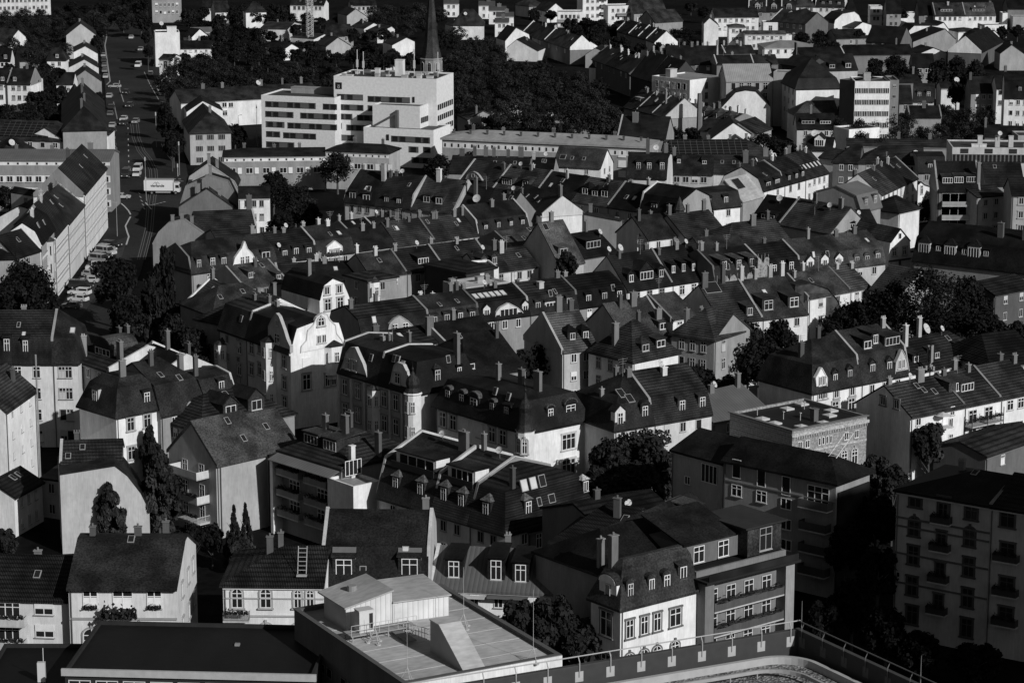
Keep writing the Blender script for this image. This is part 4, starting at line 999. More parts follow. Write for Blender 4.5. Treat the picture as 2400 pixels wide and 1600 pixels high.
def _bar2(h, dx=0):
    x0 = (840, 928)[dx]
    if dx == 0: plate(h, [(797, 872), (806, 850), (812, 828), (822, 815), (833, 815), (842, 835), (850, 852), (858, 876), (862, 892)], [(816, 853, .9, 1.6, 's'), (831, 857, .9, 1.6, 's')], wall=.55)
    else: plate(h, [(912, 903), (917, 892), (920, 875), (925, 856), (932, 850), (945, 855), (952, 870), (955, 885), (957, 907)], [(932, 886, 1.3, 1.7, 's')], wall=.55)
    for r_ in range(3):
        for k in range(3): put_window(h, 'f', h.W * (.17 + .32 * k), h.E - 3.6 - 3.9 * r_, 's', 1.3, 2.5, su=.25)
        b = MB(); b.box(0, -.12, h.E - 4.5 - 3.9 * r_, h.W, 0, h.E - 4.3 - 3.9 * r_); b.obj('string_course', mat('stone', .4), h.root)
    b = MB()
    for k in range(4): x = min(h.W - .4, h.W * k / 3); b.box(x, -.3, 0, x + .35, -.01, h.E - .6)
    b.obj('pilaster', mat('plaster', .6), h.root)
def _tur(h):
    _bar2(h, 1)
    b = MB(); b.lathe([(1.3, 0), (1.3, h.E - .2), (1.5, h.E), (1.3, h.E + .2)], n=10); o = b.obj('corner_turret', mat('plaster', .68), h.root, loc=(h.W - .2, -.2, 0))
    b = MB(); b.lathe([(1.35, h.E + .2), (.95, h.E + .9), (1.15, h.E + 1.5), (1.0, h.E + 2.2), (.4, h.E + 2.9), (.12, h.E + 3.5), (.2, h.E + 3.8), (.04, h.E + 4.1), (0.0, h.E + 5.2)], n=10); b.obj('onion_roof', mat('slate', .035), o)
    for r_ in range(3):
        for a in (-.9, 0, .9):
            link('window', window_mesh('c', .7, 1.8), o, loc=(1.26 * math.sin(a), -1.26 * math.cos(a), h.E - 2.9 - 3.9 * r_), rz=a)
ROW(793, 868, 972, 921, 13, 12, 88, [
 ('grey facade with scrolled gable and round bay, left of the turret house', 886, dict(extra=lambda h: (_bar2(h), bay(h, 'f', h.W * .93, 3, h.E - 1.2, 2.4, 1.1, .7, st=3.9)), fw='l', fwv=.5)),
 ('turreted corner house with steep slate mansard beside the scrolled gable facade', 972, dict(extra=_tur, kr=.8, fw='l', fwv=.6, dorm=[(.38, dict(kind='h', wd=1.3, ht=2.3, z0=.8, f='r', roof=.03)), (.75, dict(kind='s', wd=1, ht=1.1, z0=1.6, f='r'))], sky=[(.3, .7), (.4, .7), (.55, .6, dict(dark=False)), (.6, .7, dict(f='r'))], ch=[(.9, .75, 4.6, .8)]))],
 roof='m', mh=4.4, mi=1.3, wall=.5, r=.018, rm='slate', nf=0)
# big house with arched dormers
def _arc(h):
    for r_ in range(3):
        for u in (.08, .2, .34, .5, .64, .76): put_window(h, 'f', u * h.W, h.E - 3.2 - 3.9 * r_, 'k' if (r_ == 0 and u in (.34, .5)) else 's', 1.5, 2.3, su=.3)
        put_window(h, 'r', h.D * .7, h.E - 4.2 - 3.9 * r_, 's', 2.6, 2.4, su=.5)
    b = MB(); b.lathe([(1.35, 0), (1.35, h.E - .1), (1.55, h.E + .1)], n=8); o = b.obj('corner_turret', mat('plaster', .72), h.root, loc=(h.W - .1, .1, 0))
    b = MB(); b.lathe([(1.4, h.E + .1), (1.0, h.E + 1.0), (.85, h.E + 2.8), (1.0, h.E + 3.5), (.85, h.E + 4.2), (.28, h.E + 4.9), (.08, h.E + 5.8), (.2, h.E + 6.1), (.03, h.E + 6.4), (0, h.E + 7.6)], n=8); b.obj('onion_roof', mat('slate', .03), o)
    for r_ in range(2):
        for a in (-.8, 0, .8): link('window', window_mesh('a', .8, 1.9), o, loc=(1.28 * math.sin(a), -1.28 * math.cos(a), h.E - 3.2 - 3.9 * r_), rz=a)
H('broad white corner house with black mansard, five arched dormers and onion capped turret', 1022, 947, 1231, 1009, D=12, rise=78, E=11.5, roof='m', mh=3.9, mi=1.3, kl=1, kr=1, wall=.79, r=.018, rm='slate', nf=0, extra=_arc,
  dorm=DS(.12, .28, .62, kind='a', wd=1.3, ht=1.9, z0=.9, roof=.14) + DS(.42, kind='a', wd=2.4, ht=2.0, z0=.8, roof=.14, ww=1.6) + DS(.78, kind='s', wd=1.5, ht=2.0, z0=.9) + [(.42, dict(kind='a', wd=1.3, ht=1.9, z0=.7, f='r', roof=.1)), (.75, dict(kind='a', wd=2.4, ht=2.0, z0=.7, f='r', roof=.1, ww=1.8))], ch=[(.4, .45, 2.6), (.62, .5, 2.6, .9), (.8, .5, 3.2, 1.2)], sky=[(.6, .8), (.75, .75)], oh=.6)
ROW(1440, 1005, 1668, 966, 11.5, 12.5, 118, [
 ('hip ended slate house with tiny pedimented dormer near the big leafy tree', 1532, dict(kl=1, dorm=[(.15, dict(kind='g', wd=1.9, ht=2.4, z0=.2, wall=.6, roof=.03)), (.8, dict(kind='a', wd=1.5, ht=2.0, z0=.8))], sky=[(.45, .6, dict(wd=1.2, ln=1.8)), (.55, .5, dict(wd=1.2, ln=1.6))], rm='slate', r=.022)),
 ('tile roofed mansard house right of the hip ended slate house', 1668, dict(fw='l', fwv=.3, dorm=DS(.5, .85, kind='s', wd=1.6, ht=1.9, z0=.8), rm='tiles', r=.04))], roof='m', mh=3.2, wall=.6, nf=3, rows=1)
T('low garden shrubs before the tile roofed mansard house', 1655, 985, 4, 60, n=2000, name='shrub')
H('low building with ribbed light metal roof', 1670, 988, 1800, 958, D=12, rise=60, E=9, wall=.33, r=.1, rm='seam', nf=2, rows=1, ch=[(.15, .4, 1.4, 1), (.42, .45, 1.4, 1), (.9, .45, 2)], extra=lambda h: dish(h, h.W * .48, 5.5, None, .55))
def _brick(h):
    b = MB()
    for k in range(44): u = h.W * (k + .3) / 44; b.box(u, -.22, h.E - 1.0, u + .16, 0, h.E - .55)
    b.box(-.25, -.28, h.E - .55, h.W + .25, 0, h.E - .1); b.box(0, -.1, h.E - 3.3, h.W, 0, h.E - 3.0); b.obj('dentil_cornice', mat('brick', .4), h.root)
    b = MB(); b.box(-.25, -.25, h.E + .45, h.W + .25, .4, h.E + .58); b.box(-.25, .4, h.E + .45, .4, h.D + .2, h.E + .58); b.obj('coping', mat('metal', .16), h.root)
    for k, u in enumerate((.1, .2, .36, .41, .46, .51, .72, .86)): put_window(h, 'f', u * h.W, h.E - 2.6, 'd' if 1 < k < 6 else 'c', .5 if 1 < k < 6 else .9, 1.2)
    for u in (.45, .7, .84): put_window(h, 'f', u * h.W, h.E - 6.6, 'a', 1.2, 2.0)
    for u in (.15, .26): put_window(h, 'f', u * h.W, h.E - 7.6, 'a', 1.0, 1.8)
    for x, y in ((.22, .12), (.5, .1), (.1, .4), (.12, .62), (.75, .3), (.9, .45), (.6, .8), (.85, .86)):
        b = MB(); b.box(-.8, -.8, 0, .8, .8, .25); b.solid([(-.75, -.75, .25), (.75, -.75, .25), (.75, .75, .25), (-.75, .75, .25), (0, 0, .5)], [(0, 1, 4), (1, 2, 4), (2, 3, 4), (3, 0, 4), (3, 2, 1, 0)])
        b.obj('skylight_dome', mat('paint', .55), h.root, loc=(x * h.W, y * h.D, h.E + .12))
    for x, y in ((.4, .35), (.3, .5), (.62, .45), (.2, .8), (.75, .7)):
        b = MB(); b.tube((0, 0, 0), (0, 0, 1.1), .07, n=5); b.box(-.15, -.15, 1.1, .15, .15, 1.2); b.obj('roof_vent', mat('metal', .4), h.root, loc=(x * h.W, y * h.D, h.E + .12))
    MBx(h, 'chimney', h.W * .5, h.D * .25, h.E + .1, .9, .9, 1.8, .12)
H('flat roofed brick building with dentil cornice and domed skylights', 1857, 1016, 2032, 981, D=13.8, roof='f', E=11.5, wall=.26, wm='brick', r=.018, nf=0, extra=_brick, name='brick_building', cat='building')
# white terrace at lower right
def _wt1(h):
    WP(h, [(2152, 985, 1.1, 1.5, 'c'), (2232, 962, .9, 1.4, 'c'), (2228, 990, .9, 1.4, 'c'), (2228, 1030, .9, 1.8, 'c')])
    b = MB(); u, z = on_plane(h, 2200, 985); b.box(u - 1.8, -1.5, z - 1, u + 1.8, 0, z - .9); b.tube((u, -.8, z - .9), (u, -.8, z + 1.3), .04); b.lathe([(1.3, z + 1.0), (0, z + 1.5)], u, -.8, 8); b.obj('balcony_parasol', mat('trim', .5), h.root)
    for u in (.25, .5): put_window(h, 'l', (1 - u) * h.D, h.E + .6, 's', 1.0, 1.4, su=.15)
def _wt2(h):
    for z in (h.E - 3.2, h.E - 6.2, h.E - 9.2):
        for u in (1.9, 5.4): balcony(h, 'f', u, z, 3.4, 1.6, False, .1, 1.0, plants=True); put_window(h, 'f', u, z + .1, 'c', 1.8, 2.1)
    b = MB()
    for u in (.2, 3.6, 7.1): b.tube((u, -1.6, 0), (u, -1.6, h.E - 1), .07, n=5)
    b.obj('balcony_frame', mat('metal', .06), h.root)
ROW(2134, 975, 2440, 912, 12, 11.5, 72, [
 ('tile roofed white house with grey gable end beside the brick building', 2260, dict(nf=0, extra=_wt1, fw='r', fwv=.6, r=.055, rm='tiles', ch=[(.62, .45, 1.8, 1.2), (.1, .5, 1)], sky=[(.55, .55), (.7, .45), (.5, .7)])),
 ('white house with shared long dormer and stacked steel balconies', 2345, dict(nf=0, extra=_wt2, dorm=[(.12, dict(kind='s', wd=3.6, ht=1.5, z0=1.4, wk='c', roof=.05, ww=1.0)), (.34, dict(kind='s', wd=3.0, ht=1.5, z0=1.4, roof=.05))], r=.05)),
 ('plain white house with two by two windows at the right edge', 2440, dict(nf=3, rows=3, st=3.6, wsz=(1.4, 1.6), r=.05))], wall=.81)
H('low roof among trees at the right edge', 2310, 1068, 2450, 1020, D=9, rise=32, E=8, wall=.14, r=.04, nf=2, rows=1)
def _ped(h): plate(h, [(1914, 905), (1912, 886), (1925, 862), (1938, 886), (1937, 905)], [(1922, 893, .7, 1.5, 'c'), (1931, 891, .7, 1.5, 'c')], wall=.77); WP(h, [(1922, 923, .9, 1.7, 'a'), (1933, 921, .9, 1.7, 'a'), (1960, 921, 1, 1.5, 's'), (1997, 915, 1, 1.5, 's'), (1957, 955, 1.4, 2, 's'), (1995, 947, 1.4, 2, 's')])
def _ped2(h): plate(h, [(2098, 882), (2100, 850), (2107, 835), (2113, 820), (2120, 832), (2126, 850), (2130, 872)], [(2108, 854, .7, 1.5, 'c'), (2117, 852, .7, 1.5, 'c')], wall=.5)
ROW(1903, 918, 2330, 834, 12, 12, 118, [
 ('mansard corner house with black hipped flank and pedimented dormer', 2018, dict(roof='m', mh=3.8, kl=.9, nf=0, extra=_ped, dorm=DS(.48, .78, kind='g', wd=1.2, ht=1.7, z0=.7), rm='slate', r=.03, rise=112, ch=[(.2, .4, 2), (.65, .5, 2.2)])),
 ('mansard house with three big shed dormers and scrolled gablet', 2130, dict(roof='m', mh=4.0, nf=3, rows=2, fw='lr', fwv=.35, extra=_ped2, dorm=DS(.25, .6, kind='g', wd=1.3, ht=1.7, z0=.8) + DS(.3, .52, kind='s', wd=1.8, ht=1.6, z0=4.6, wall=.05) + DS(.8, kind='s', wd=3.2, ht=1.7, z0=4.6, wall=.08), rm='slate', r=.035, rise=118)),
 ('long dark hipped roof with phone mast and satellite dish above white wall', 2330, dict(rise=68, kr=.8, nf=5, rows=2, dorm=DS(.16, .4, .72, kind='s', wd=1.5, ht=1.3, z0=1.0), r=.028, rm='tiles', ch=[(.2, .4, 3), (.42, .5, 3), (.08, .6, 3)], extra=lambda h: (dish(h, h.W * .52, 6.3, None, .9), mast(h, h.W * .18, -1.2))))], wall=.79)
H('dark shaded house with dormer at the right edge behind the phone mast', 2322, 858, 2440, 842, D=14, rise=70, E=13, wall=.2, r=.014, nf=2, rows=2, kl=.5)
0 and H('tower house in shade with long black slope before the tree trio', 1774, 880, 1902, 921, D=13, rise=78, E=11.8, roof='m', mh=3.8, wall=.28, r=.012, rm='slate', nf=1, dorm=[(.42, dict(kind='g', wd=1.4, ht=1.9, z0=.8))])
# right centre block
H('tall grey house with pyramid hip and shaded windowed wall', 1674, 794, 1746, 771, D=8.5, rise=62, E=13, wall=.36, r=.06, kl=.9, kr=.9, nf=2, nl=3, rows=4, wsz=(1.1, 1.9), ch=[(.2, .8, 2.2, .9), (.8, .9, 2)])
H('plain grey house with tile slope left of the pyramid hip', 1624, 783, 1676, 792, D=10, rise=58, E=13, wall=.3, r=.055, nf=1, rows=4)
H('white walled house with grey roof and aerial between two parapets', 1573, 747, 1632, 737, D=12, rise=54, E=13, wall=.81, r=.062, rm='slate', nf=2, rows=4, wsz=(1.2, 1.7), fw='l', fwv=.2, extra=lambda h: aerial(h, h.W * .4, 6))
ROW(1690, 756, 1893, 732, 12, 15, 88, [
 ('roof with dark glazed studio window beside a stone parapet', 1786, dict(sky=[(.25, .75, dict(wd=3.2, ln=2.6))], dorm=[.75], ch=[(.1, .45, 2.4, 1), (.6, .5, 3)], r=.05)),
 ('plain roofed house with two wide shed dormers above the trees', 1893, dict(fw='l', fwv=.3, dorm=DS(.22, .78, kind='s', wd=2.6, ht=1.9, z0=.9, wall=.06, roof=.04, ww=1.8), ch=[(.05, .5, 2.2), (.35, .5, 2.2), (.68, .5, 2.2), (.95, .5, 2)], r=.045, rm='slate'))], wall=.65, nf=3)
GP('house end covered in ivy under a curved gable', 1862, 760, 1985, 745, 6, [(1862, 748), (1863, 668), (1900, 662), (1940, 676), (1962, 702), (1980, 748)], D=5, wall=.06, wm='ground', r=.03)
H('mossy tiled house with three chimneys and sloping parapet', 1470, 800, 1572, 783, D=13, rise=88, E=12, wall=.33, r=.07, rm='slate', nf=2, fw='r', fwv=.3, ch=[(.3, .42, 2.4, .7), (.6, .42, 2.4, 1), (.88, .15, 2.6, 1)], dorm=[(.9, dict(kind='s', wd=2, ht=1.3, z0=.8))])
H('shingle roofed house with two black dormers and pale chimney', 1318, 822, 1400, 812, D=13, rise=88, E=12, wall=.5, r=.12, rm='tiles', nf=2, fw='l', fwv=.4, dorm=DS(.42, .8, kind='h', wd=1.7, ht=1.5, z0=1.2, roof=.012, wall=.02), ch=[(.45, .5, 2.2, 1.1), (.8, .5, 1.8)])
H('cross hipped tile house with shaded left front and blank white right wall', 1483, 845, 1590, 823, D=10.5, rise=84, E=12, wall=.77, r=.045, kl=.9, kr=.9, nf=0, nl=3, rows=3, wsz=(1.1, 2.0), dorm=[(.35, dict(kind='h', wd=2, ht=1.5, z0=.9)), (.7, dict(kind='s', wd=2.2, ht=1.5, z0=.9))], ch=[(.15, .55, 3.2, 1.1), (.6, .5, 2)])
# centre
H('black roofed courtyard house with low dormer left of the round pale tree', 1090, 884, 1232, 862, D=17, rise=92, E=9, wall=.3, r=.011, rm='slate', kl=.6, nf=0, ch=[(.2, .35, 2), (.9, .4, 3)], dorm=[(.15, dict(kind='s', wd=2.2, ht=1.2, z0=.8))], sky=[(.35, .9)])
H('black hipped roof beside the tall white flue wall', 1046, 805, 1168, 785, D=11, rise=46, E=12, wall=.38, r=.014, rm='slate', nf=0, fw='l', fwv=.4, ch=[(.5, .5, 2)])
H('low roofed wing with pale roof windows in front of the grey gambrel dormer', 905, 818, 1026, 800, D=10, rise=38, E=12, wall=.33, r=.028, nf=0, sky=[(.15, .5, dict(dark=False)), (.45, .5, dict(dark=False))], ch=[(.97, .2, 3.6, 1.2), (.05, .4, 2, 1)])
def _g1(h): plate(h, [(909, 782), (913, 760), (924, 748), (938, 741), (955, 752), (966, 762), (969, 774)], [(925, 770, 1.2, 1.6, 'c'), (950, 767, 1.2, 1.6, 'c')], wall=.38)
def _g2(h): plate(h, [(1161, 750), (1163, 733), (1172, 722), (1192, 711), (1213, 722), (1224, 732), (1228, 742)], [(1192, 731, 3.6, 1.3, 'w')], wall=.6)
ROW(845, 787, 1468, 703, 12, 11, 70, [
 ('mansard house with grey gambrel dormer gable in the middle row', 1007, dict(extra=_g1, ch=[(.05, .4, 2), (.5, .6, 1.5)])),
 ('mansard house with four tall dormers and aerial in the middle row', 1124, dict(fw='l', fwv=.22, dorm=DS(.1, .35, .62, .86, kind='s', wd=1.3, ht=1.6, z0=.3))),
 ('mansard house with wide gambrel dormer and six roof windows in a row', 1241, dict(extra=_g2, fw='l', fwv=.12, dorm=DS(.15, .92, kind='g', wd=1.4, ht=1.4, z0=.3, wall=.6), sky=[(.1 + .11 * k, .72, dict(wd=.9, ln=1.5, dark=False)) for k in range(6)])),
 ('dark mansard house with boxed roof vent and three pale dormers', 1355, dict(dorm=DS(.18, .82, kind='s', wd=1.3, ht=1.5, z0=.4) + DS(.48, kind='s', wd=3.2, ht=1.3, z0=.4, wall=.6), extra=lambda h: MBx(h, 'vent_box', h.W * .42, 3.2, h.E + 3.0, 1, 1, 1.6, .5))),
 ('black roofed mansard house with two chimneys left of the white front', 1468, dict(r=.012, fw='l', fwv=.14, dorm=DS(.22, .55, .86, kind='s', wd=1.3, ht=1.7, z0=.4)))], roof='m', mh=2.6, mi=.9, wall=.28, r=.022, nf=3, rows=1)
ROW(1469, 680, 1677, 648, 12, 12, 80, [
 ('white fronted house with triple pedimented dormer and rooftop dishes', 1575, dict(dorm=DS(.18, kind='g', wd=1.5, ht=1.7, z0=1.0) + DS(.52, kind='g', wd=3.6, ht=1.7, z0=1.0) + DS(.85, kind='g', wd=1.5, ht=1.7, z0=1.2), r=.022, extra=lambda h: (dish(h, h.W * .3, 6, None, .7), dish(h, h.W * .05, 6, None, .55)))),
 ('white fronted house with four small dormers in a line', 1677, dict(dorm=DS(.15, .38, .6, .83, kind='s', wd=1.1, ht=1.6, z0=1.4), r=.02))], wall=.81, nf=3, rows=2, wsz=(1.3, 1.8))
def _scf(h):
    b = MB(); W = h.W
    for k in range(8):
        for y in (-1.6, -.5): b.tube((W * k / 7, y, 0), (W * k / 7, y, h.E + (4.6 if k > 5 else 1.4)), .05, n=5)
    for z in range(2, int(h.E) + 2, 2):
        for y in (-1.6, -.5): b.tube((0, y, z), (W, y, z), .04, n=4)
        b.box(0, -1.5, z - .05, W, -.6, z)
    s = b.obj('scaffold', mat('metal', .3), h.root); rnd = random.Random(4)
    b = MB(); n = 40
    for k in range(n):
        x0, x1 = W * k / n, W * (k + 1) / n; t0 = h.E + .4 + 1.1 * abs(math.sin(k * .45)) + (2.6 if x0 > W * .75 else 0); t1 = h.E + .4 + 1.1 * abs(math.sin((k + 1) * .45)) + (2.6 if x1 > W * .75 else 0)
        y0 = -1.75 - .12 * math.sin(k * 1.3); y1 = -1.75 - .12 * math.sin((k + 1) * 1.3)
        b.face([(x0, y0, h.E - 4), (x1, y1, h.E - 4), (x1, y1, t1), (x0, y0, t0)])
    m = mat('net', .42)
    if not m.get('net'):
        m['net'] = 1; nn = m.node_tree.nodes; ll = m.node_tree.links; bs = nn['Principled BSDF']; tx = nn.new('ShaderNodeTexVoronoi'); tx.inputs['Scale'].default_value = 2.2
        tc = nn.new('ShaderNodeTexCoord'); ll.new(tc.outputs['Object'], tx.inputs[0]); mr = nn.new('ShaderNodeMapRange'); mr.inputs[1].default_value = 0; mr.inputs[2].default_value = .7; mr.inputs[3].default_value = .25; mr.inputs[4].default_value = .75
        ll.new(tx.outputs['Distance'], mr.inputs[0]); ll.new(mr.outputs[0], bs.inputs['Alpha'])
    b.obj('safety_net', m, s)
ROW(1677, 662, 2075, 613, 12, 12, 74, [
 ('house behind netted scaffolding with three light roofed shed dormers', 1788, dict(extra=_scf, dorm=DS(.22, .52, .8, kind='s', wd=1.7, ht=1.9, z0=2.0, roof=.09, wall=.02), rm='slate', r=.02)),
 ('plain dark mansard house right of the scaffolding', 1877, dict(dorm=DS(.3, .75, kind='s', wd=1.3, ht=2.0, z0=.3), r=.02)),
 ('mansard house with three white pedimented dormers', 1990, dict(fw='l', fwv=.3, dorm=DS(.2, .5, .8, kind='g', wd=1.8, ht=1.6, z0=.4, wall=.7, roof=.05), r=.045, rm='slate')),
 ('short mansard house with rough slates and three arched dormers', 2075, dict(dorm=DS(.22, .5, .8, kind='a', wd=1.4, ht=1.4, z0=.5), r=.07, rm='slate'))], roof='m', mh=2.8, mi=.9, wall=.5, nf=2, rows=1)
GP('white half timbered gable with tiny attic window', 2083, 606, 2134, 599, 10, [(2083, 598), (2087, 568), (2110, 536), (2133, 564), (2134, 592)], D=12, wall=.81, r=.06, rm='tiles', wins=[(2109, 553, .8, 1.2, 'd'), (2096, 591, 1, 1.6, 's'), (2120, 588, 1, 1.6, 's')],
  extra=lambda h: [MB2(h, .45, -.12, z, .1, v) for z, v in ((11.5, .06),)])
ROW(1895, 697, 2040, 670, 11, 11, 52, [
 ('low roofed house with tiled chimney below the pedimented dormers', 1992, dict(rise=54)),
 ('short house with two paired windows and plain roof left of the great tree', 2040, dict(fw='l', fwv=.15))], wall=.77, r=.045, nf=2, rows=2)
H('striped tile roof half hidden by the great dark tree', 2040, 676, 2110, 690, D=11, rise=58, E=11, wall=.3, r=.05, nf=0)
# row behind the middle row
ROW(868, 648, 1150, 612, 11, 11, 52, [
 ('shaded roof with two roof windows behind the small corner pavilion', 952, dict(fw='r', fwv=.15)), ('dark roof with long flat dormer behind the white roof terrace', 1040, dict(dorm=DS(.55, kind='s', wd=2.5, ht=1.4, z0=.8))), ('roof with two small chimneys and sloping stone parapet', 1150, dict(fw='lr', fwv=.25))], wall=.33, r=.025, nf=2, rows=1)
H('pavilion house with pale bay and low pyramid roof', 862, 657, 930, 647, D=7.5, rise=14, E=12, wall=.3, r=.04, kl=1, kr=1, nf=1, nl=1, rows=3, extra=lambda h: bay(h, 'f', 1.6, 3, h.E - .5, 2.4, .6, .74))
H('black flat topped block behind the white roof terrace', 994, 618, 1093, 638, D=8, rise=9, E=13, wall=.04, r=.02, kl=1, kr=1, nf=0, nr=1, rows=2)
H('small white block with one dark window next to the black flat topped block', 1127, 634, 1169, 632, D=8, roof='f', E=12.5, wall=.81, r=.04, nf=1, rows=1)
H('flat white roof terrace with railing and air vents', 1092, 680, 1192, 666, D=7.5, roof='f', E=12.6, wall=.3, r=.5, nf=0, extra=lambda h: (MBx(h, 'vent_box', h.W * .6, 4, h.E + .1, 1.4, 1, 1.1, .35), MBx(h, 'vent_box', h.W * .1, 6, h.E + .1, .9, .8, .9, .25), balcony(h, 'f', h.W * .5, h.E + .5, h.W, .1, False, .5, .9)))
ROW(1128, 640, 1262, 622, 10, 10, 46, [
 ('house with two white windowed dormers in the dense middle courtyard', 1196, dict(dorm=DS(.25, .62, kind='g', wd=1.4, ht=1.8, z0=1.0), ch=[(.95, .5, 2.4, 1)])), ('tile roof with a spotted brick chimney in the dense middle courtyard', 1262, dict(ch=[(.1, .4, 3, 1.2)]))], wall=.6, r=.028, nf=2, rows=2)
H('smooth lighter roof with two roof windows above the middle courtyard', 1199, 580, 1298, 566, D=11, rise=36, E=12, wall=.33, r=.06, rm='slate', nf=0, sky=[(.45, .3), (.75, .75)], fw='l', fwv=.15)
def _tile(h): dormer(h, .3, 's', 3.0, 1.7, 1.2, ww=2)
H('rough slate roof with paired dormer and trailing creeper', 1310, 620, 1368, 612, D=14, rise=98, E=11, wall=.5, r=.1, rm='slate', nf=1, rows=2, dorm=[(.35, dict(kind='s', wd=2.6, ht=1.6, z0=1.6, ww=1.8))], sky=[(.2, .8, dict(wd=1.2, ln=1.6))], ch=[(.55, .5, 2.2)])
T('slim creeper covered tree beside the rough slate roof', 1330, 590, 14, 60, 'round', v=.05, n=3000)
ROW(449, 638, 1240, 533, 12, 11, 66, [
 ('long mansard house with ornate white scrolled dormer gable', 648, dict(r=.03, rm='slate', kl=.6, extra=lambda h: plate(h, [(546, 626), (551, 605), (560, 592), (567, 583), (573, 566), (579, 583), (590, 594), (598, 608), (610, 616)], [(568, 611, .9, 1.6, 'c'), (580, 609, .9, 1.6, 'c')], wall=.79), dorm=DS(.09, .25, .38, kind='s', wd=1.3, ht=1.9, z0=.4) + DS(.88, kind='s', wd=2.2, ht=1.6, z0=.6))),
 ('mansard house with wide white dormers and a small dish', 742, dict(dorm=DS(.22, .5, .82, kind='s', wd=1.7, ht=1.6, z0=.5), extra=lambda h: dish(h, h.W * .1, .6, None, .5), r=.026)),
 ('mansard house with white gabled dormer bearing a round vent', 830, dict(fw='l', fwv=.35, extra=lambda h: plate(h, [(766, 606), (767, 580), (785, 565), (801, 577), (802, 602)], [(778, 595, .8, 1.5, 's'), (790, 593, .8, 1.5, 's')], wall=.81), r=.03, rm='slate')),
 ('plain black roof with white frieze under its eave', 930, dict(roof='g', rise=48, fw='l', fwv=.35, r=.02, rm='slate', wall=.79)),
 ('coarse ribbed tile roof right of the plain black roof', 1018, dict(roof='g', rise=52, r=.06, rm='tiles')),
 ('narrow dark tile roof between two ribbed ones', 1058, dict(roof='g', rise=52, fw='l', fwv=.12, r=.035)),
 ('patchy moss stained tile roof left of the stone parapet', 1122, dict(roof='g', rise=50, r=.05)),
 ('mansard house with four bright dormer windows', 1240, dict(fw='lr', fwv=.4, dorm=DS(.15, .4, .65, .88, kind='s', wd=1.1, ht=1.5, z0=.5), r=.02, rm='slate'))], roof='m', mh=2.6, mi=.9, wall=.33, nf=3, rows=1)
H('slate roofed house with stone parapets and small chimney in the left courtyard', 573, 674, 672, 657, D=11, rise=48, E=11, wall=.28, r=.06, rm='slate', nf=1, rows=1, fw='lr', fwv=.25, dorm=[(.3, dict(kind='s', wd=1.2, ht=1.2, z0=1.2)), (.85, dict(kind='s', wd=1.4, ht=1.2, z0=.3))], ch=[(.6, .4, 1.8)], sky=[(.42, .5), (.75, .7)])
ROW(655, 660, 838, 652, 10, 10, 42, [('low dark courtyard roof with thin skylight', 745, dict()), ('low dark courtyard roof with two bright roof windows', 838, dict(fw='r', fwv=.3))], wall=.3, r=.022, nf=0)
GP('white gambrel gable with four windows', 749, 738, 823, 727, 8, [(749, 703), (758, 668), (780, 651), (805, 661), (814, 682), (823, 705)], D=13, wall=.83, r=.016, wins=[(766, 681, 1.1, 1.5, 's'), (795, 677, 1.1, 1.5, 's'), (768, 714, 1.4, 2.2, 's'), (797, 710, 1.4, 2.2, 's')], ch=[(.3, .5, 3.2)])
GP('plain white triangular gable behind the scrolled gable house', 633, 742, 724, 728, 8, [(633, 712), (656, 696), (724, 728)], D=10, wall=.83, r=.045, ch=[(.1, .5, 1.8), (.35, .3, 2.6)])
H('broad mossy hipped roof with two dark roof windows', 498, 738, 660, 718, D=13, rise=62, E=12, wall=.25, r=.045, rm='slate', kl=.7, kr=.7, nf=0, sky=[(.25, .5), (.6, .6)])
H('striped tile roof overlapping the broad mossy hip', 540, 762, 655, 738, D=9, rise=42, E=13, wall=.25, r=.035, nf=0, kl=.7)
H('small house with bright parapet edge and paired roof windows', 438, 708, 498, 733, D=10, rise=56, E=11, wall=.3, r=.05, fw='l', fwv=.8, fwh=.5, nf=2, rows=1, sky=[(.35, .6, dict(dark=False)), (.65, .45, dict(dark=False))], ch=[(.05, .5, 2)])
# street corner block
GP('weathered gable with lit right slope at the head of the street block', 436, 462, 556, 452, 8, [(436, 448), (445, 414), (488, 384), (549, 426), (556, 440)], D=14, wall=.34, r=.02, gable=True, ch=[(.45, .2, 2.4), (.6, .3, 2)], P=rotP(436, 462, 556, 8, 571, 422))
GP('grey gable wall with slanting shoulders above the tram street', 422, 484, 562, 478, 7, [(423, 478), (436, 436), (492, 411), (535, 424), (560, 474)], D=6, wall=.2, r=.014, gable=True, ch=[(.52, .1, 2.6)], P=rotP(422, 484, 562, 7, 577, 444))
GP('stained gable with patched tile roof and four chimneys', 418, 500, 556, 496, 6, [(419, 484), (485, 441), (552, 488)], D=5, wall=.16, r=.04, ch=[(.35, .3, 2.2), (.5, .2, 3), (.7, .3, 1.6)], P=rotP(418, 500, 556, 6, 571, 460))
H('long low roof with pale ridge behind the street corner', 462, 536, 600, 530, D=10, rise=40, E=11, wall=.3, r=.04, nf=0, fw='r', fwv=.4, ch=[(.95, .5, 3, 1)])
GP('rubble textured gable with sagging mossy roof at the tram bend', 356, 600, 510, 590, 6, [(358, 572), (372, 545), (396, 522), (432, 514), (506, 566)], D=8, wall=.24, r=.04, gable=True, ch=[(.3, .4, 1.4), (.45, .35, 1.6), (.6, .35, 1.5)], P=rotP(358, 600, 510, 6, 535, 545))
H('low wing with inverted triangle window beyond the rubble gable', 508, 562, 598, 556, D=9, rise=24, E=11, wall=.3, r=.035, nf=0)
H('white house with three small windows beside the willow', 559, 463, 632, 462, D=11, rise=26, E=10, wall=.83, r=.022, rm='slate', nf=3, rows=3, wsz=(1.0, 1.5))
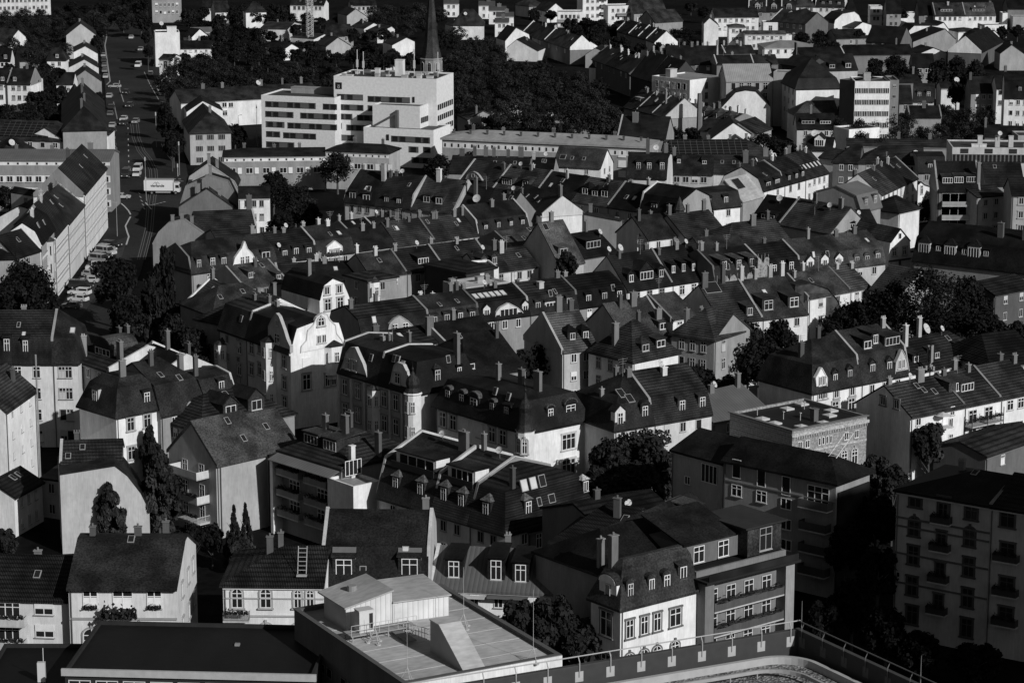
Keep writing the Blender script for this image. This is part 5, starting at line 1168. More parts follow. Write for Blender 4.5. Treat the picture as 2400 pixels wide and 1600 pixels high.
# trees of the middle
for (x, y, ht, wp, sh, lab) in ((262, 590, 15, 130, 'round', 'round crowned street tree beside the parked cars'), (385, 575, 20, 80, 'poplar', 'tall poplar with dark feathery crown'), (355, 640, 16, 70, 'poplar', 'shorter poplar left of the tall one'), (445, 755, 13, 110, 'round', 'dark courtyard tree behind the scrolled gable house'),
    (56, 606, 15, 150, 'round', 'spreading tree before the white street facade'), (88, 655, 12, 110, 'round', 'low dark tree at the left edge'), (405, 735, 12, 90, 'round', 'dark tree below the two poplars'), (300, 680, 13, 110, 'round', 'broad dark tree between car row and poplars'), (435, 700, 12, 90, 'round', 'dark tree right of the poplars'), (440, 820, 10, 110, 'round', 'dark tree in the yard below the poplars'), (15, 650, 12, 110, 'round', 'dark tree at the very left edge'),
    (1490, 992, 12, 195, 'round', 'large chestnut tree with jagged lit crown'), (1425, 1025, 9, 90, 'round', 'smaller tree left of the large chestnut'), (1300, 770, 14, 150, 'round', 'dark courtyard tree with bright gaps behind the shingle roof'), (1365, 800, 11, 90, 'round', 'leafy tree before the pale courtyard wall'),
    (1210, 815, 11, 95, 'round', 'round pale crowned tree behind the onion turret'), (1750, 748, 14, 105, 'round', 'first tree of the trio before the ivy covered house'), (1830, 745, 13, 110, 'round', 'second tree of the trio before the ivy covered house'), (1780, 790, 12, 150, 'round', 'lower tree of the trio before the ivy covered house'),
    (2180, 618, 19, 240, 'round', 'great dark tree towering over the right courtyard'), (2090, 660, 15, 150, 'round', 'left shoulder tree of the great courtyard tree'), (2270, 645, 15, 130, 'round', 'right shoulder tree with bright gaps'), (2010, 700, 12, 90, 'round', 'small tree before the white wall of the right courtyard'), (2050, 730, 10, 120, 'round', 'low tree below the great courtyard tree'),
    (2200, 720, 11, 170, 'round', 'low dark tree behind the phone mast'),
    (370, 1065, 13, 115, 'poplar', 'tall leafy tree beside the balcony stack'), (256, 1133, 10, 82, 'poplar', 'rounded courtyard tree before the blank gable'), (350, 1000, 11, 55, 'poplar', 'narrow dark tree behind the white corner house'),
    (548, 1190, 9, 62, 'cone', 'dark conifer beside the blank grey wall'), (575, 1185, 8.5, 50, 'cone', 'second conifer beside the blank grey wall'), (560, 1265, 5, 70, 'round', 'dark bush under the two conifers'),
    (2180, 983, 12, 95, 'round', 'young tree with lit leaves before the white wall'), (2055, 1058, 12, 90, 'round', 'slender pale tree beside the tall grey gable'), (2010, 1090, 11, 110, 'round', 'dark tree in front of the shadowed block'), (2095, 1085, 12, 70, 'round', 'dark tree left of the shadowed grand house'),
    (1215, 1400, 13, 110, 'round', 'bushy tree under the metal roofed house'), (1300, 1388, 14, 130, 'round', 'wide leafy tree right of the flat roofed hall'), (1370, 1455, 11, 120, 'round', 'leafy tree in front of the corner house'), (1290, 1470, 9, 110, 'round', 'low foliage between hall and corner house'), (1455, 1500, 7, 60, 'round', 'small bright shrub by the terrace rail'),
    (688, 1450, 10, 60, 'cone', 'small conifer behind the flat roofed hall'), (10, 1235, 7, 70, 'round', 'bush at the left edge beside the courtyard'), (60, 1030, 5, 70, 'round', 'roof garden shrub by the white house'), (880, 470, 11, 80, 'round', 'tree by the balcony house in the upper courtyard'), (960, 640, 10, 80, 'round', 'small courtyard tree behind the white roof terrace')):
    T(lab, x, y, ht, wp, sh, v=.06 if y > 900 else .036, n=6200 if y > 950 else 4400, seed=(x * 3 + y) % 3)
def turret(h, x, y, r_, hh):
    b = MB(); b.lathe([(r_, 0), (r_, h.E + hh * .4), (r_ * 1.2, h.E + hh * .45), (0, h.E + hh * 1.3)], n=8); return b.obj('turret', mat('slate', .05), h.root, loc=(x, y, 0))
def MBp(h, x, z, w_, hh, v):
    b = MB(); b.box(x, -.06, z, x + w_, -.01, z + hh); return b.obj('facade_panel', mat('metal', v), h.root)
def band(h, rows_, v=.1):
    """strip windows: (x0, x1, y) photo pixels on the front plane"""
    for x0, x1, y in rows_:
        u0, z = on_plane(h, x0, y); u1, _ = on_plane(h, x1, y)
        b = MB(); b.box(u0, -.05, z - .75, u1, -.01, z + .75); b.box(u0, -.09, z + .72, u1, -.01, z + .8, 1); b.box(u0, -.09, z - .8, u1, -.01, z - .72, 1)
        n = max(1, int((u1 - u0) / 1.9)); d = b.obj('window_band', [mat('metal', .1), mat('metal', .02)], h.root)
        for k in range(n): 
            if k % 3 != 2 or n == 1: link('window', window_mesh('d', min(1.6, (u1 - u0) * .9), 1.4, .05), d, loc=(u0 + (u1 - u0) * (k + .5) / n, -.06, z - .7))
def _frz(n):
    def f(h):
        b = MB(); b.box(.1, -.06, h.E - 1.5, h.W - .1, -.02, h.E - .5)
        for k in range(n): b.box(h.W * (k + .3) / n, -.1, h.E - 1.3, h.W * (k + .5) / n, -.06, h.E - .8, 1)
        b.obj('frieze', [mat('plaster', .75), mat('metal', .02)], h.root)
        for k in range(n // 2): put_window(h, 'f', h.W * (k + .5) / (n // 2), h.E - 4.6, 'c', 1.8, 1.5); put_window(h, 'f', h.W * (k + .5) / (n // 2) + 1.9, h.E - 4.6, 'k', 1.0, 1.5)
    return f
# =============== upper middle rows ===============
def _chap(h): plate(h, [(1092, 420), (1096, 410), (1102, 405), (1109, 403), (1116, 406), (1122, 412), (1130, 424)], [(1109, 412, .9, .9, 'd')], wall=.38)
ROW(807, 471, 1062, 498, 12, 12, 74, [
 ('balconied mansard house with white cut out gable among the trees', 880, dict(roof='m', fw='l', fwv=.4, wall=.6, dorm=DS(.25, .7, kind='s', wd=2.0, ht=1.7, z0=.5), extra=lambda h: MBx(h, 'chimney', h.W * .95, 4, h.E + 2, .9, .8, 6.5, .4))),
 ('mansard house with two lit dormers left of the stepped parapets', 963, dict(roof='m', fw='r', fwv=.45, dorm=DS(.3, .65, kind='s', wd=1.5, ht=1.6, z0=.5))),
 ('row house with two slanting dormers and tall pale chimney', 1062, dict(fw='r', fwv=.4, ch=[(.35, .45, 3.4, 1)], dorm=DS(.3, .6, kind='s', wd=2, ht=1.7, z0=1.2)))], wall=.38, r=.028, nf=3, rows=1)
ROW(1062, 495, 1182, 512, 12, 11, 62, [('black row house with satellite dish on its stack', 1122, dict(r=.014, extra=lambda h: dish(h, h.W * .7, 2, None, .9), ch=[(.5, .3, 4, 1)])), ('black row house with lifted shed dormers beside the lit fire gable', 1182, dict(r=.014, dorm=DS(.4, .8, kind='s', wd=2, ht=1.6, z0=1)))], wall=.2, nf=0)
H('dark roof with row of snow hooks and bright slanting fire gable', 1188, 470, 1270, 503, D=9.5, rise=40, E=12, wall=.7, r=.022, rm='slate', nf=1, rows=1, fw='r', fwv=.6, ch=[(.95, .5, 2.2, 1)], sky=[(.3, .4), (.5, .5), (.65, .4)])
ROW(1071, 430, 1500, 494, 12, 12, 56, [
 ('row house with curved baroque gable and round window', 1155, dict(fw='l', fwv=.55, extra=_chap)),
 ('tiled row house with large slanting dormer window group', 1252, dict(r=.05, rm='tiles', fw='lr', fwv=.45, dorm=DS(.25, kind='s', wd=3, ht=1.6, z0=1.0) + DS(.7, kind='s', wd=2, ht=1.7, z0=1))),
 ('dark row house beyond the curved white parapet', 1340, dict(r=.018, ch=[(.5, .4, 2)])),
 ('lighter tiled row house with three black dormers', 1424, dict(r=.065, rm='tiles', fw='r', fwv=.35, dorm=DS(.22, .5, .76, kind='h', wd=2.0, ht=1.5, z0=1.4, roof=.01, wall=.012))),
 ('black row house with two slim roof windows', 1500, dict(r=.012, rm='slate', sky=[(.35, .35), (.6, .35, dict(dark=False))]))], wall=.33, nf=2, rows=1)
H('black mansard house with arched pale parapet', 1500, 494, 1592, 508, D=11, rise=66, E=12, roof='m', mh=3.6, wall=.33, r=.012, rm='slate', nf=0, fw='l', fwv=.65, fwh=.5, dorm=DS(.35, .75, kind='s', wd=1.8, ht=1.5, z0=.8), extra=lambda h: turret(h, h.W, 0, 1.1, 3.5))
H('steep roofed house with white wall band and three paired dormers', 1602, 494, 1735, 480, D=10, rise=38, E=11.5, roof='m', mh=3.0, wall=.81, r=.024, rm='slate', nf=3, rows=2, dorm=DS(.15, .45, .75, kind='s', wd=1.6, ht=1.8, z0=.5), ch=[(.1, .5, 1.5)])
GP('plain grey party wall above the cluttered courtyard', 1369, 548, 1456, 552, 6, [(1369, 501), (1456, 517)], D=5, wall=.3, r=.03, ch=[(.1, .5, 2), (.9, .5, 2)])
H('dark roofed house with lit white stair wing behind the terrace parasols', 1518, 560, 1600, 550, D=11, rise=52, E=11, wall=.7, r=.024, rm='slate', nf=2, rows=1, fw='r', fwv=.5, ch=[(.1, .4, 3, .8), (.7, .7, 2)])
H('white terrace house with plants and railing in the middle courtyard', 1494, 567, 1566, 563, D=8, roof='f', E=10, wall=.81, r=.06, nf=2, rows=1, extra=lambda h: balcony(h, 'f', h.W * .5, h.E + .4, h.W, .15, False, .2, 1.0, plants=True))
H('dark cluttered roof with boxy dormers left of the terrace parasols', 1362, 604, 1446, 590, D=12, rise=52, E=10.5, wall=.3, r=.016, nf=0, dorm=DS(.5, kind='s', wd=4.5, ht=1.8, z0=1), ch=[(.7, .5, 2)], extra=lambda h: dish(h, h.W * .9, 4, None, .6))
H('pantile roofed house with curved rear slope and small chimneys', 1606, 556, 1702, 543, D=12, rise=52, E=11, wall=.5, r=.04, nf=1, rows=1, ch=[(.05, .5, 2), (.5, .5, 2), (.9, .5, 2)])
H('dark roof with air vent box before the light striped hip', 1650, 592, 1752, 584, D=10, rise=36, E=11, wall=.3, r=.035, rm='slate', nf=0, ch=[(.3, .5, 1.4)])
H('striped tile hip roof with broad square chimney', 1702, 578, 1852, 562, D=12, rise=50, E=11, wall=.28, r=.06, kl=.9, nf=0, ch=[(.62, .4, 2.4, 1.1), (.9, .5, 1.6)])
H('black slope with small dish above the white window band', 1760, 514, 1826, 524, D=11, rise=58, E=12, wall=.3, r=.011, rm='slate', nf=0, dorm=[(.55, dict(kind='s', wd=4, ht=1.2, z0=.4))], extra=lambda h: dish(h, h.W * .6, 4, None, .7))
H('wide striped tile roof with dish and two square chimneys', 1826, 524, 1946, 546, D=12, rise=60, E=12, wall=.33, r=.055, fw='l', fwv=.35, nf=0, ch=[(.35, .45, 2, 1), (.85, .45, 2, 1)], extra=lambda h: (dish(h, h.W * .7, 4.5, None, .6), aerial(h, h.W * .5, 3)))
H('black hipped roof with round topped dormers and little dishes', 1942, 556, 2066, 548, D=12, rise=58, E=11, wall=.5, r=.012, rm='slate', kl=.9, nf=0, dorm=DS(.25, .5, .75, kind='h', wd=1.6, ht=1.6, z0=1.0), extra=lambda h: dish(h, h.W * .72, 4, None, .5))
H('grey walled gambrel house with ribbed metal roof and cut in balcony', 2016, 494, 2064, 482, D=12.5, rise=58, E=11, roof='m', mh=3.2, mi=1.0, wall=.3, r=.13, rm='seam', nf=0, dorm=DS(.3, .75, kind='f', wd=1.4, ht=2.2, z0=.4, wall=.15))
ROW(2064, 456, 2150, 416, 12, 11, 48, [('white stepped house behind the grey gambrel', 2102, dict(sky=[(.4, .5)])), ('white row house with tall narrow windows', 2150, dict(fw='r', fwv=.3, wk='s', wsz=(.9, 1.8)))], wall=.81, r=.03, nf=3, rows=3)
ROW(1786, 446, 1942, 403, 12, 11, 54, [('dark mansard house with white dormer band beside the metal clad gable', 1838, dict(roof='m', dorm=DS(.3, .7, kind='s', wd=2.4, ht=1.4, z0=.3))), ('dark mansard house with three bright dormers beside the white facade', 1887, dict(roof='m', fw='l', fwv=.3, dorm=DS(.25, .6, .9, kind='s', wd=1.3, ht=1.6, z0=.3))), ('long white facade with slit windows and six slender roof windows', 1942, dict(sky=[(.15 + .15 * k, .3, dict(wd=.7, ln=1.4, dark=False)) for k in range(6)], nf=4, rows=3))], wall=.81, r=.028, rm='slate', nf=2, rows=2)
H('pale metal clad gable with large gridded window', 1738, 470, 1790, 456, D=9, rise=48, E=11, wall=.33, r=.4, rm='membrane', nf=0, fw='r', fwv=.3, sky=[(.35, .45, dict(wd=3.4, ln=3.0))])
H('grey house with paired windows below a plain dark roof and two tiny dormers', 1566, 406, 1670, 408, D=11, rise=42, E=11, wall=.46, r=.024, rm='slate', nf=4, rows=3, wsz=(1.5, 1.5), dorm=DS(.22, .8, kind='s', wd=1.2, ht=1.2, z0=2.0), ch=[(.1, .5, 2, 1)])
H('slate mansard with three pale dormers left of the grey paired window house', 1470, 414, 1562, 417, D=10, rise=58, E=11.5, wall=.6, r=.022, rm='slate', roof='m', mh=4.5, mi=1.6, nf=0, dorm=DS(.28, .55, .88, kind='s', wd=1.3, ht=2, z0=1.6), ch=[(.45, .4, 3), (.9, .5, 2.6)], extra=lambda h: dish(h, h.W * .65, 5, None, .7))
H('long tiled roof with white post chimneys behind the metal clad gable', 1672, 404, 1856, 408, D=11, rise=40, E=11, wall=.6, r=.04, nf=1, rows=1, ch=[(.4, .3, 3, 1), (.65, .5, 2.4, 1), (.95, .5, 3)], sky=[(.1, .5), (.25, .5)])
def _solar(h, x0, x1, y0, y1, sl):
    b = MB(); b.solid([(x0, y0, 0), (x1, y0, 0), (x1, y1, 0), (x0, y1, 0), (x0, y0, .08), (x1, y0, .08), (x1, y1, .08), (x0, y1, .08)], [(0, 3, 2, 1), (4, 5, 6, 7), (0, 1, 5, 4), (1, 2, 6, 5), (2, 3, 7, 6), (3, 0, 4, 7)])
    o = b.obj('solar_panels', mat('solar', .1), h.root, loc=(0, 0, h.E + .3)); o.rotation_euler.x = sl
H('low roof covered with a long band of solar panels', 1563, 368, 1812, 366, D=12, RH=3.4, E=11, wall=.33, r=.05, kr=1, nf=0, ch=[(.2, .6, 1.5, 1), (.42, .6, 1.2)], extra=lambda h: _solar(h, 1, h.W - 6, .5, 6.2, math.atan2(3.4, 6)))
GP('large blank white gable with clipped top', 1691, 276, 1806, 277, 4, [(1690, 262), (1691, 252), (1725, 216), (1748, 211), (1772, 214), (1805, 249), (1806, 262)], D=22, wall=.83, r=.018, up=.1)
GP('plain white gable with tiled shed in front', 1667, 345, 1771, 345, 4, [(1667, 325), (1720, 287), (1771, 320)], D=14, wall=.83, r=.03)
GP('little striped tile gable before the plain white gable', 1688, 352, 1768, 352, 4, [(1686, 348), (1727, 321), (1768, 348)], D=7, wall=.3, r=.05, ch=[(.3, .3, 1.5), (.78, .4, 2.4), (.92, .5, 2)])
H('small tiled house left of the plain white gable', 1642, 304, 1702, 308, D=9, rise=26, E=6, wall=.77, r=.035, nf=1, rows=1)
H('small tiled house with grey lit gable right of the plain white gable', 1772, 312, 1808, 300, D=10, rise=26, E=8, wall=.38, r=.035, nf=0)
ROW(1560, 262, 1704, 292, 7, 12, 24, [('first of the little toothed roofs beside the railway sheds', 1590, {}), ('second of the little toothed roofs beside the railway sheds', 1620, {}), ('third of the little toothed roofs beside the railway sheds', 1650, {}), ('fourth of the little toothed roofs beside the railway sheds', 1676, {}), ('last of the little toothed roofs beside the railway sheds', 1704, {})], wall=.3, r=.03, nf=1, rows=1, fw='r', fwv=.25, dorm=DS(.5, kind='h', wd=2.2, ht=1.4, z0=.8, roof=.09))
ROW(1462, 250, 1560, 274, 9, 12, 40, [('cluttered roof with glazed shed strips', 1492, dict(dorm=DS(.5, kind='f', wd=3, ht=.8, z0=2, roof=.2))), ('roof with sagging pale parapet', 1528, dict(fw='lr', fwv=.5)), ('roof with hanging pale verge and tall stack', 1560, dict(fw='r', fwv=.5, ch=[(.2, .3, 4)]))], wall=.3, r=.02, nf=0)
H('plain dark roof with square white chimney behind the long light roof', 1448, 320, 1560, 324, D=12, rise=50, E=8, wall=.33, r=.02, nf=0, ch=[(.3, .35, 2.6, 1.3)], fw='l', fwv=.4)
H('flat roofed block with dark tall windowed side and pale roof', 1617, 192, 1694, 183, D=16, roof='f', E=13, wall=.77, r=.28, nf=1, nl=6, rows=3, wsz=(1.3, 2), extra=lambda h: MBx(h, 'plant_box', h.W * .3, 12, h.E + .1, 3, 2, 2.4, .5))
H('studio building with long glazed sloping roof', 1702, 189, 1811, 188, D=14, rise=38, E=14, wall=.36, r=.3, rm='seam', nf=5, rows=3, wsz=(1.4, 2.2))
H('plain narrow tower with pale patch of sun', 1813, 172, 1848, 173, D=6, roof='f', E=16, wall=.42, r=.06, nf=0)
H('big white hall with black pyramid roof', 1866, 207, 1969, 205, D=16, rise=70, E=14, roof='m', mh=2.6, mi=.9, kl=.95, kr=.95, wall=.83, r=.022, rm='slate', nf=0, nl=3, rows=3)
H('grey hipped roof in front of the big white hall', 1864, 268, 1964, 266, D=9, rise=30, E=8, wall=.6, r=.06, rm='slate', nf=0, kl=1)
H('dark roofed house with rows of little white dormer windows', 1868, 300, 1958, 300, D=9, rise=34, E=7, wall=.5, r=.02, nf=3, rows=1, dorm=DS(.3, .75, kind='s', wd=3.6, ht=1.2, z0=1), ch=[(.4, .5, 2)])
H('white dormered house with large dishes and blank white side', 1888, 350, 1950, 352, D=10, rise=30, E=8, wall=.83, r=.02, nf=0, dorm=[(.5, dict(kind='g', wd=2.6, ht=2, z0=.6, wall=.7))], extra=lambda h: (dish(h, h.W * .25, 6, None, 1.0), dish(h, h.W * .4, 7, None, .7)))
H('blank white stepped wall beside the dark trees', 1954, 300, 1990, 308, D=10, roof='f', E=9, wall=.79, r=.04, nf=0)
def _blk(h):
    for r_ in range(5):
        for k in range(5): put_window(h, 'f', h.W * (.1 + .195 * k), h.E - 3.0 - 3.3 * r_, 'w', 2.1, 1.6, fr=.7)
    MBx(h, 'roof_box', h.W * .4, 5, h.E + .1, 2, 2, 2.2, .4)
H('white balcony block with rows of wide windows', 2004, 195, 2086, 195, D=12, roof='f', E=18, wall=.79, r=.04, nf=0, extra=_blk, name='apartment_block', cat='apartment block')
H('brown stair tower beside the white window block', 2086, 192, 2107, 192, D=11, roof='f', E=18.3, wall=.22, r=.04, nf=1, rows=4, wsz=(1, .9))
H('dark windowless flank left of the white window block', 1968, 190, 2003, 194, D=12, roof='f', E=18, wall=.09, r=.02, nf=0)
H('slate mansard with two white dormers and arched window', 2140, 236, 2188, 237, D=10, rise=40, E=9, roof='m', mh=4, wall=.6, r=.03, rm='slate', nf=2, rows=1, dorm=DS(.3, .75, kind='s', wd=1.5, ht=2.0, z0=.9))
H('brown mansard house between stair tower and slate mansard', 2108, 240, 2138, 240, D=10, rise=40, E=9, wall=.33, r=.025, nf=1, rows=2)
H('dark tiled roof with white chimney among the trees', 2132, 274, 2206, 274, D=9, rise=26, E=6, wall=.3, r=.022, nf=0, fw='lr', fwv=.2, ch=[(.5, .4, 2, 1.2)])
H('stone house with hipped dark roof in the right hand trees', 2276, 216, 2336, 216, D=11, rise=36, E=9, wall=.28, r=.025, nf=3, rows=2, ch=[(.05, .4, 2)])
H('narrow white bay fronted house at the end of the stone terrace', 2336, 206, 2354, 206, D=9, rise=28, E=11, wall=.79, r=.02, nf=1, rows=2)
H('dark mansard with two tall pale dormers at the right edge', 2354, 228, 2420, 229, D=12, rise=56, E=12, roof='m', mh=4.4, wall=.79, r=.018, nf=3, rows=3, dorm=DS(.55, .85, kind='s', wd=1.2, ht=1.6, z0=1.6), fw='r')
# right edge, middle height
def _chk(h):
    for k in range(12): 
        if k % 3 == 1: MBp(h, h.W * k / 12, h.E - 1.0, h.W / 12, 1.2, .03)
    for k in range(24): put_window(h, 'f', h.W * (k + .5) / 24, h.E - 3.4, 'd', h.W / 26, 2.2, fr=.2)
    for k in range(12):
        if k % 3 == 0: MBp(h, h.W * k / 12, h.E - 5.0, h.W / 12, 1.3, .03)
    for k in (.3, .48, .62): MBx(h, 'air_unit', h.W * k, 4, h.E + .1, 1.2, 1, 2.8, .5)
    for k in (.24, .32, .78): MBx(h, 'air_unit', h.W * k, 1.6, h.E + .1, 1.8, .8, 1.0, .65)
    dish(h, h.W * .5, 3, h.E + 2.5, .6)
H('flat roofed office with chequered facade band and rooftop air units', 2232, 350, 2460, 352, D=14, roof='f', E=12, wall=.55, r=.05, nf=0, extra=_chk, name='office_building', cat='office')
H('hipped roof house with grey wall and bright roof window', 2012, 380, 2160, 384, D=12, rise=40, E=11, wall=.38, r=.035, kl=.9, nf=4, rows=2, wsz=(1.5, 1.5), sky=[(.85, .4, dict(wd=1.3, dark=False))], extra=lambda h: (dish(h, h.W * .9, 2, None, .7), dish(h, h.W * .93, 1, None, .6)))
H('dark hipped house with peeling wall left of the grey walled hip', 1952, 378, 2014, 380, D=12, rise=42, E=11, wall=.12, r=.03, kl=.8, nf=2, rows=2)
H('small hipped house wing before the peeling wall', 1920, 368, 1972, 374, D=9, rise=22, E=9, wall=.79, r=.03, nf=0, kr=1)
H('long low brown roof behind the hipped houses', 1985, 340, 2230, 344, D=10, rise=16, E=9, wall=.3, r=.045, nf=0, ch=[(.2, .5, 1.5), (.5, .5, 1.5), (.8, .5, 1.5)])
H('dark mansard house with single window dormer near the white scrolled wing', 2152, 402, 2214, 402, D=11, rise=32, E=10, roof='m', mh=3.4, wall=.33, r=.02, rm='slate', nf=2, rows=2, dorm=[.45])
GP('white wing with curved sweeping shoulder', 2152, 465, 2184, 460, 6, [(2152, 432), (2158, 426), (2166, 433), (2182, 438)], D=6, wall=.81, r=.03, wins=[(2160, 445, 1, 2.2, 'c')])
def _shb(h):
    for r_ in range(3): balcony(h, 'f', h.W * .5, h.E - 3.4 - 3.1 * r_, h.W * .8, 1.4, True, .35, 1.0); win_grid(h, 'f', 4, 3, 'd', 2, 2, st=3.1)
H('black roofed house with three light capped dormers over shaded balconies', 2198, 446, 2296, 446, D=12, rise=68, E=12, wall=.2, r=.012, rm='slate', nf=0, fw='lr', fwv=.3, dorm=DS(.25, .52, .82, kind='s', wd=2.6, ht=1.6, z0=1.4, roof=.05, wall=.03), extra=_shb)
H('weathered corner house with tall pale chimney', 2290, 462, 2356, 456, D=10, rise=24, E=11, wall=.5, r=.03, nf=2, rows=3, wk='s', ch=[(.4, .4, 6, 1)])
H('plain tiled roof behind the tall pale chimney', 2312, 432, 2400, 432, D=12, rise=52, E=12, wall=.3, r=.028, nf=0, sky=[(.3, .7)])
H('weathered stucco house cut by the right edge', 2372, 456, 2440, 456, D=10, rise=40, E=13, wall=.38, r=.02, nf=2, rows=4, wk='s')
H('low white house with dark hip roof before the courtyard tree', 2106, 497, 2155, 486, D=9, rise=32, E=9, wall=.7, r=.022, kl=1, kr=.6, nf=0)
H('long dark roof with bay dormers running to the right edge', 2140, 608, 2420, 640, D=15, rise=92, E=11, roof='m', mh=4.2, mi=1.6, wall=.3, r=.012, rm='slate', nf=0, dorm=DS(.08, .3, .5, kind='h', wd=2.6, ht=2.2, z0=1.4, wall=.5, roof=.02) + DS(.2, .42, .6, kind='s', wd=1.6, ht=1.3, z0=2.0), ch=[(.65, .3, 3.6, 1), (.85, .3, 3.4, 1)])
H('low white fronted wing under the long dark roof', 2186, 602, 2264, 590, D=7, rise=12, E=10, wall=.81, r=.03, nf=4, rows=1, wsz=(1.3, 2))
GP('white gambrel gable at the right edge above the great tree', 2362, 668, 2420, 650, 7, [(2362, 655), (2372, 628), (2384, 600), (2400, 585), (2420, 580)], D=12, wall=.81, r=.02, wins=[(2383, 642, 1, 1.5, 's')], ch=[(.1, .4, 2.4)])
H('shaded grey rear house under the white gambrel gable', 2330, 690, 2420, 672, D=9, rise=30, E=11, wall=.1, r=.02, nf=2, rows=2)
# =============== hospital ===============
def _hos1(h):
    band(h, [(622, 740, 244), (757, 790, 250), (622, 688, 267), (704, 790, 271), (623, 667, 291), (674, 790, 294), (624, 657, 314), (664, 741, 317), (624, 690, 338)])
    MBx(h, 'roof_room', h.W * .55, 11, h.E + .1, 14, 3, 1.6, .3)
hA = at(612, 227, 17); hB = at(784, 234, 17)
H('lower left wing of the white hospital with staggered window bands', 0, 0, 0, 0, P=(hA, hB), D=15, roof='f', E=17, wall=.7, r=.06, nf=0, wm='render_coat', extra=_hos1, name='hospital_wing', cat='hospital wing')
def _hos2(h):
    band(h, [(790, 851, 227), (862, 961, 232), (967, 972, 234), (790, 852, 251), (862, 900, 254), (790, 826, 273), (837, 900, 276), (790, 801, 295), (812, 870, 299), (760, 830, 321)])
    b = MB(); u, z = on_plane(h, 794, 201); b.box(u - .9, -.12, z - .9, u + .9, -.01, z + .9); s = b.obj('sign', mat('metal', .01), h.root)
    b = MB(); b.lathe([(.34, 0), (.34, .03), (.22, .03), (.22, 0)], n=16); o = b.obj('emblem', mat('trim', .5), s, loc=(u, -.13, z - .35)); o.rotation_euler.x = R(90)
    b = MB(); b.box(-.35, 0, 0, .35, .03, .12); b.obj('emblem_bar', mat('trim', .5), s, loc=(u, -.15, z + .1))
    _, _, L = face_xf(h, 'r')
    for r_ in range(4):
        for k in range(8): put_window(h, 'r', .6 + (L - 1.2) * (k + .5) / 8, h.E - 8.2 - 3.0 * r_, 'd', 1.2, 1.5, fr=.05)
    rnd = random.Random(9)
    for k in range(26): MBx(h, 'roof_unit', rnd.uniform(2, h.W - 2), rnd.uniform(1.5, h.D - 2), h.E + .1, rnd.uniform(.8, 2.6), rnd.uniform(.6, 1.6), rnd.uniform(.3, 1.0), rnd.choice((.15, .4, .6)))
    MBx(h, 'lift_tower', h.W * .56, h.D * .5, h.E + .1, 2.3, 2, 4.4, .66); MBx(h, 'duct_tower', h.W * .36, h.D * .4, h.E + .1, 1.3, 1.2, 2.0, .6)
    for x, hh in ((.14, 7), (.2, 6.5), (.7, 7.5), (.93, 7)):
        b = MB(); b.tube((x * h.W, h.D * .5, h.E), (x * h.W, h.D * .5, h.E + hh), .12, n=5); b.box(x * h.W - .25, h.D * .5 - .2, h.E + hh * .3, x * h.W + .25, h.D * .5 + .2, h.E + hh * .6); b.obj('mobile_antenna', mat('trim', .5), h.root)
hC = at(782, 182, 22.5); hD = at(1023, 190, 22.5)
H('tall white hospital block with blank top storey and rooftop equipment', 0, 0, 0, 0, P=(hC, hD), D=16, roof='f', E=22.5, wall=.7, r=.05, nf=0, wm='render_coat', extra=_hos2, name='hospital', cat='hospital')
def _hos3(h):
    for r_ in range(2):
        for k in range(8): put_window(h, 'r', .5 + (h.D - 1) * (k + .5) / 8, h.E - 4.2 - 3.0 * r_, 'd', 1.1, 1.5, fr=.05)
    b = MB(); u, z = on_plane(h, 930, 280)
    b.box(u, -1.2, z - 3.5, u + .7, -.1, z + 2.6); n = 9
    b.solid([(u - 9, -1.2, z - 3.6), (u, -1.2, z + 1.4), (u, -1.0, z + 1.4), (u - 9, -1.0, z - 3.6), (u - 9, -1.2, z - 3.1), (u, -1.2, z + 1.9), (u, -1.0, z + 1.9), (u - 9, -1.0, z - 3.1)], [(0, 1, 2, 3), (7, 6, 5, 4), (0, 4, 5, 1), (1, 5, 6, 2), (2, 6, 7, 3), (3, 7, 4, 0)])
    b.obj('fire_stair', mat('metal', .1), h.root)
H('projecting white hospital block with an outside fire stair', 873, 249, 984, 254, D=12.5, roof='f', E=15.7, wall=.7, r=.06, nf=0, wm='render_coat', extra=_hos3, name='hospital_wing', cat='hospital wing')
def _hos4(h): band(h, [(906, 912, 322), (917, 1008, 325), (958, 981, 350), (992, 1009, 351), (965, 1009, 375)])
H('lowest white hospital wing with black parapet line', 852, 302, 1016, 310, D=13, roof='f', E=10, wall=.77, r=.06, nf=0, wm='render_coat', extra=_hos4, name='hospital_wing', cat='hospital wing')
def _lng(h):
    b = MB(); b.box(.2, -.06, h.E - 2.6, h.W - .2, -.02, h.E - 1.2)
    for k in range(30): b.box(h.W * (k + .35) / 30, -.1, h.E - 2.3, h.W * (k + .6) / 30, -.06, h.E - 1.4, 1)
    b.obj('frieze', [mat('plaster', .7), mat('metal', .02)], h.root)
    for x, y in ((1458, 361), (1458, 384), (1458, 408)): WP(h, [(x, y, 2.0, 1.7, 'k')])
    for k in range(12): MBx(h, 'roof_vent', h.W * (k + .5) / 12, 3, h.E + 1.0, .5, .5, .9, .1)
H('very long grey block with pale metal hip roof', 1036, 323, 1516, 344, D=12, RH=1.6, E=11, wall=.33, r=.32, rm='membrane', kl=1.4, kr=1.4, nf=0, extra=_lng, eave=.5, ch=[(.1, .8, 1.5), (.25, .8, 1.5), (.5, .8, 1.5), (.8, .8, 1.5)])
H('low flat roofed block with white frieze left of the hospital entrance', 524, 366, 762, 363, D=10, RH=1.2, E=9, wall=.3, r=.02, rm='slate', kl=1, nf=0, extra=_frz(12), ch=[(.2, .7, 1.2), (.5, .7, 1.2), (.75, .6, 1.4)])
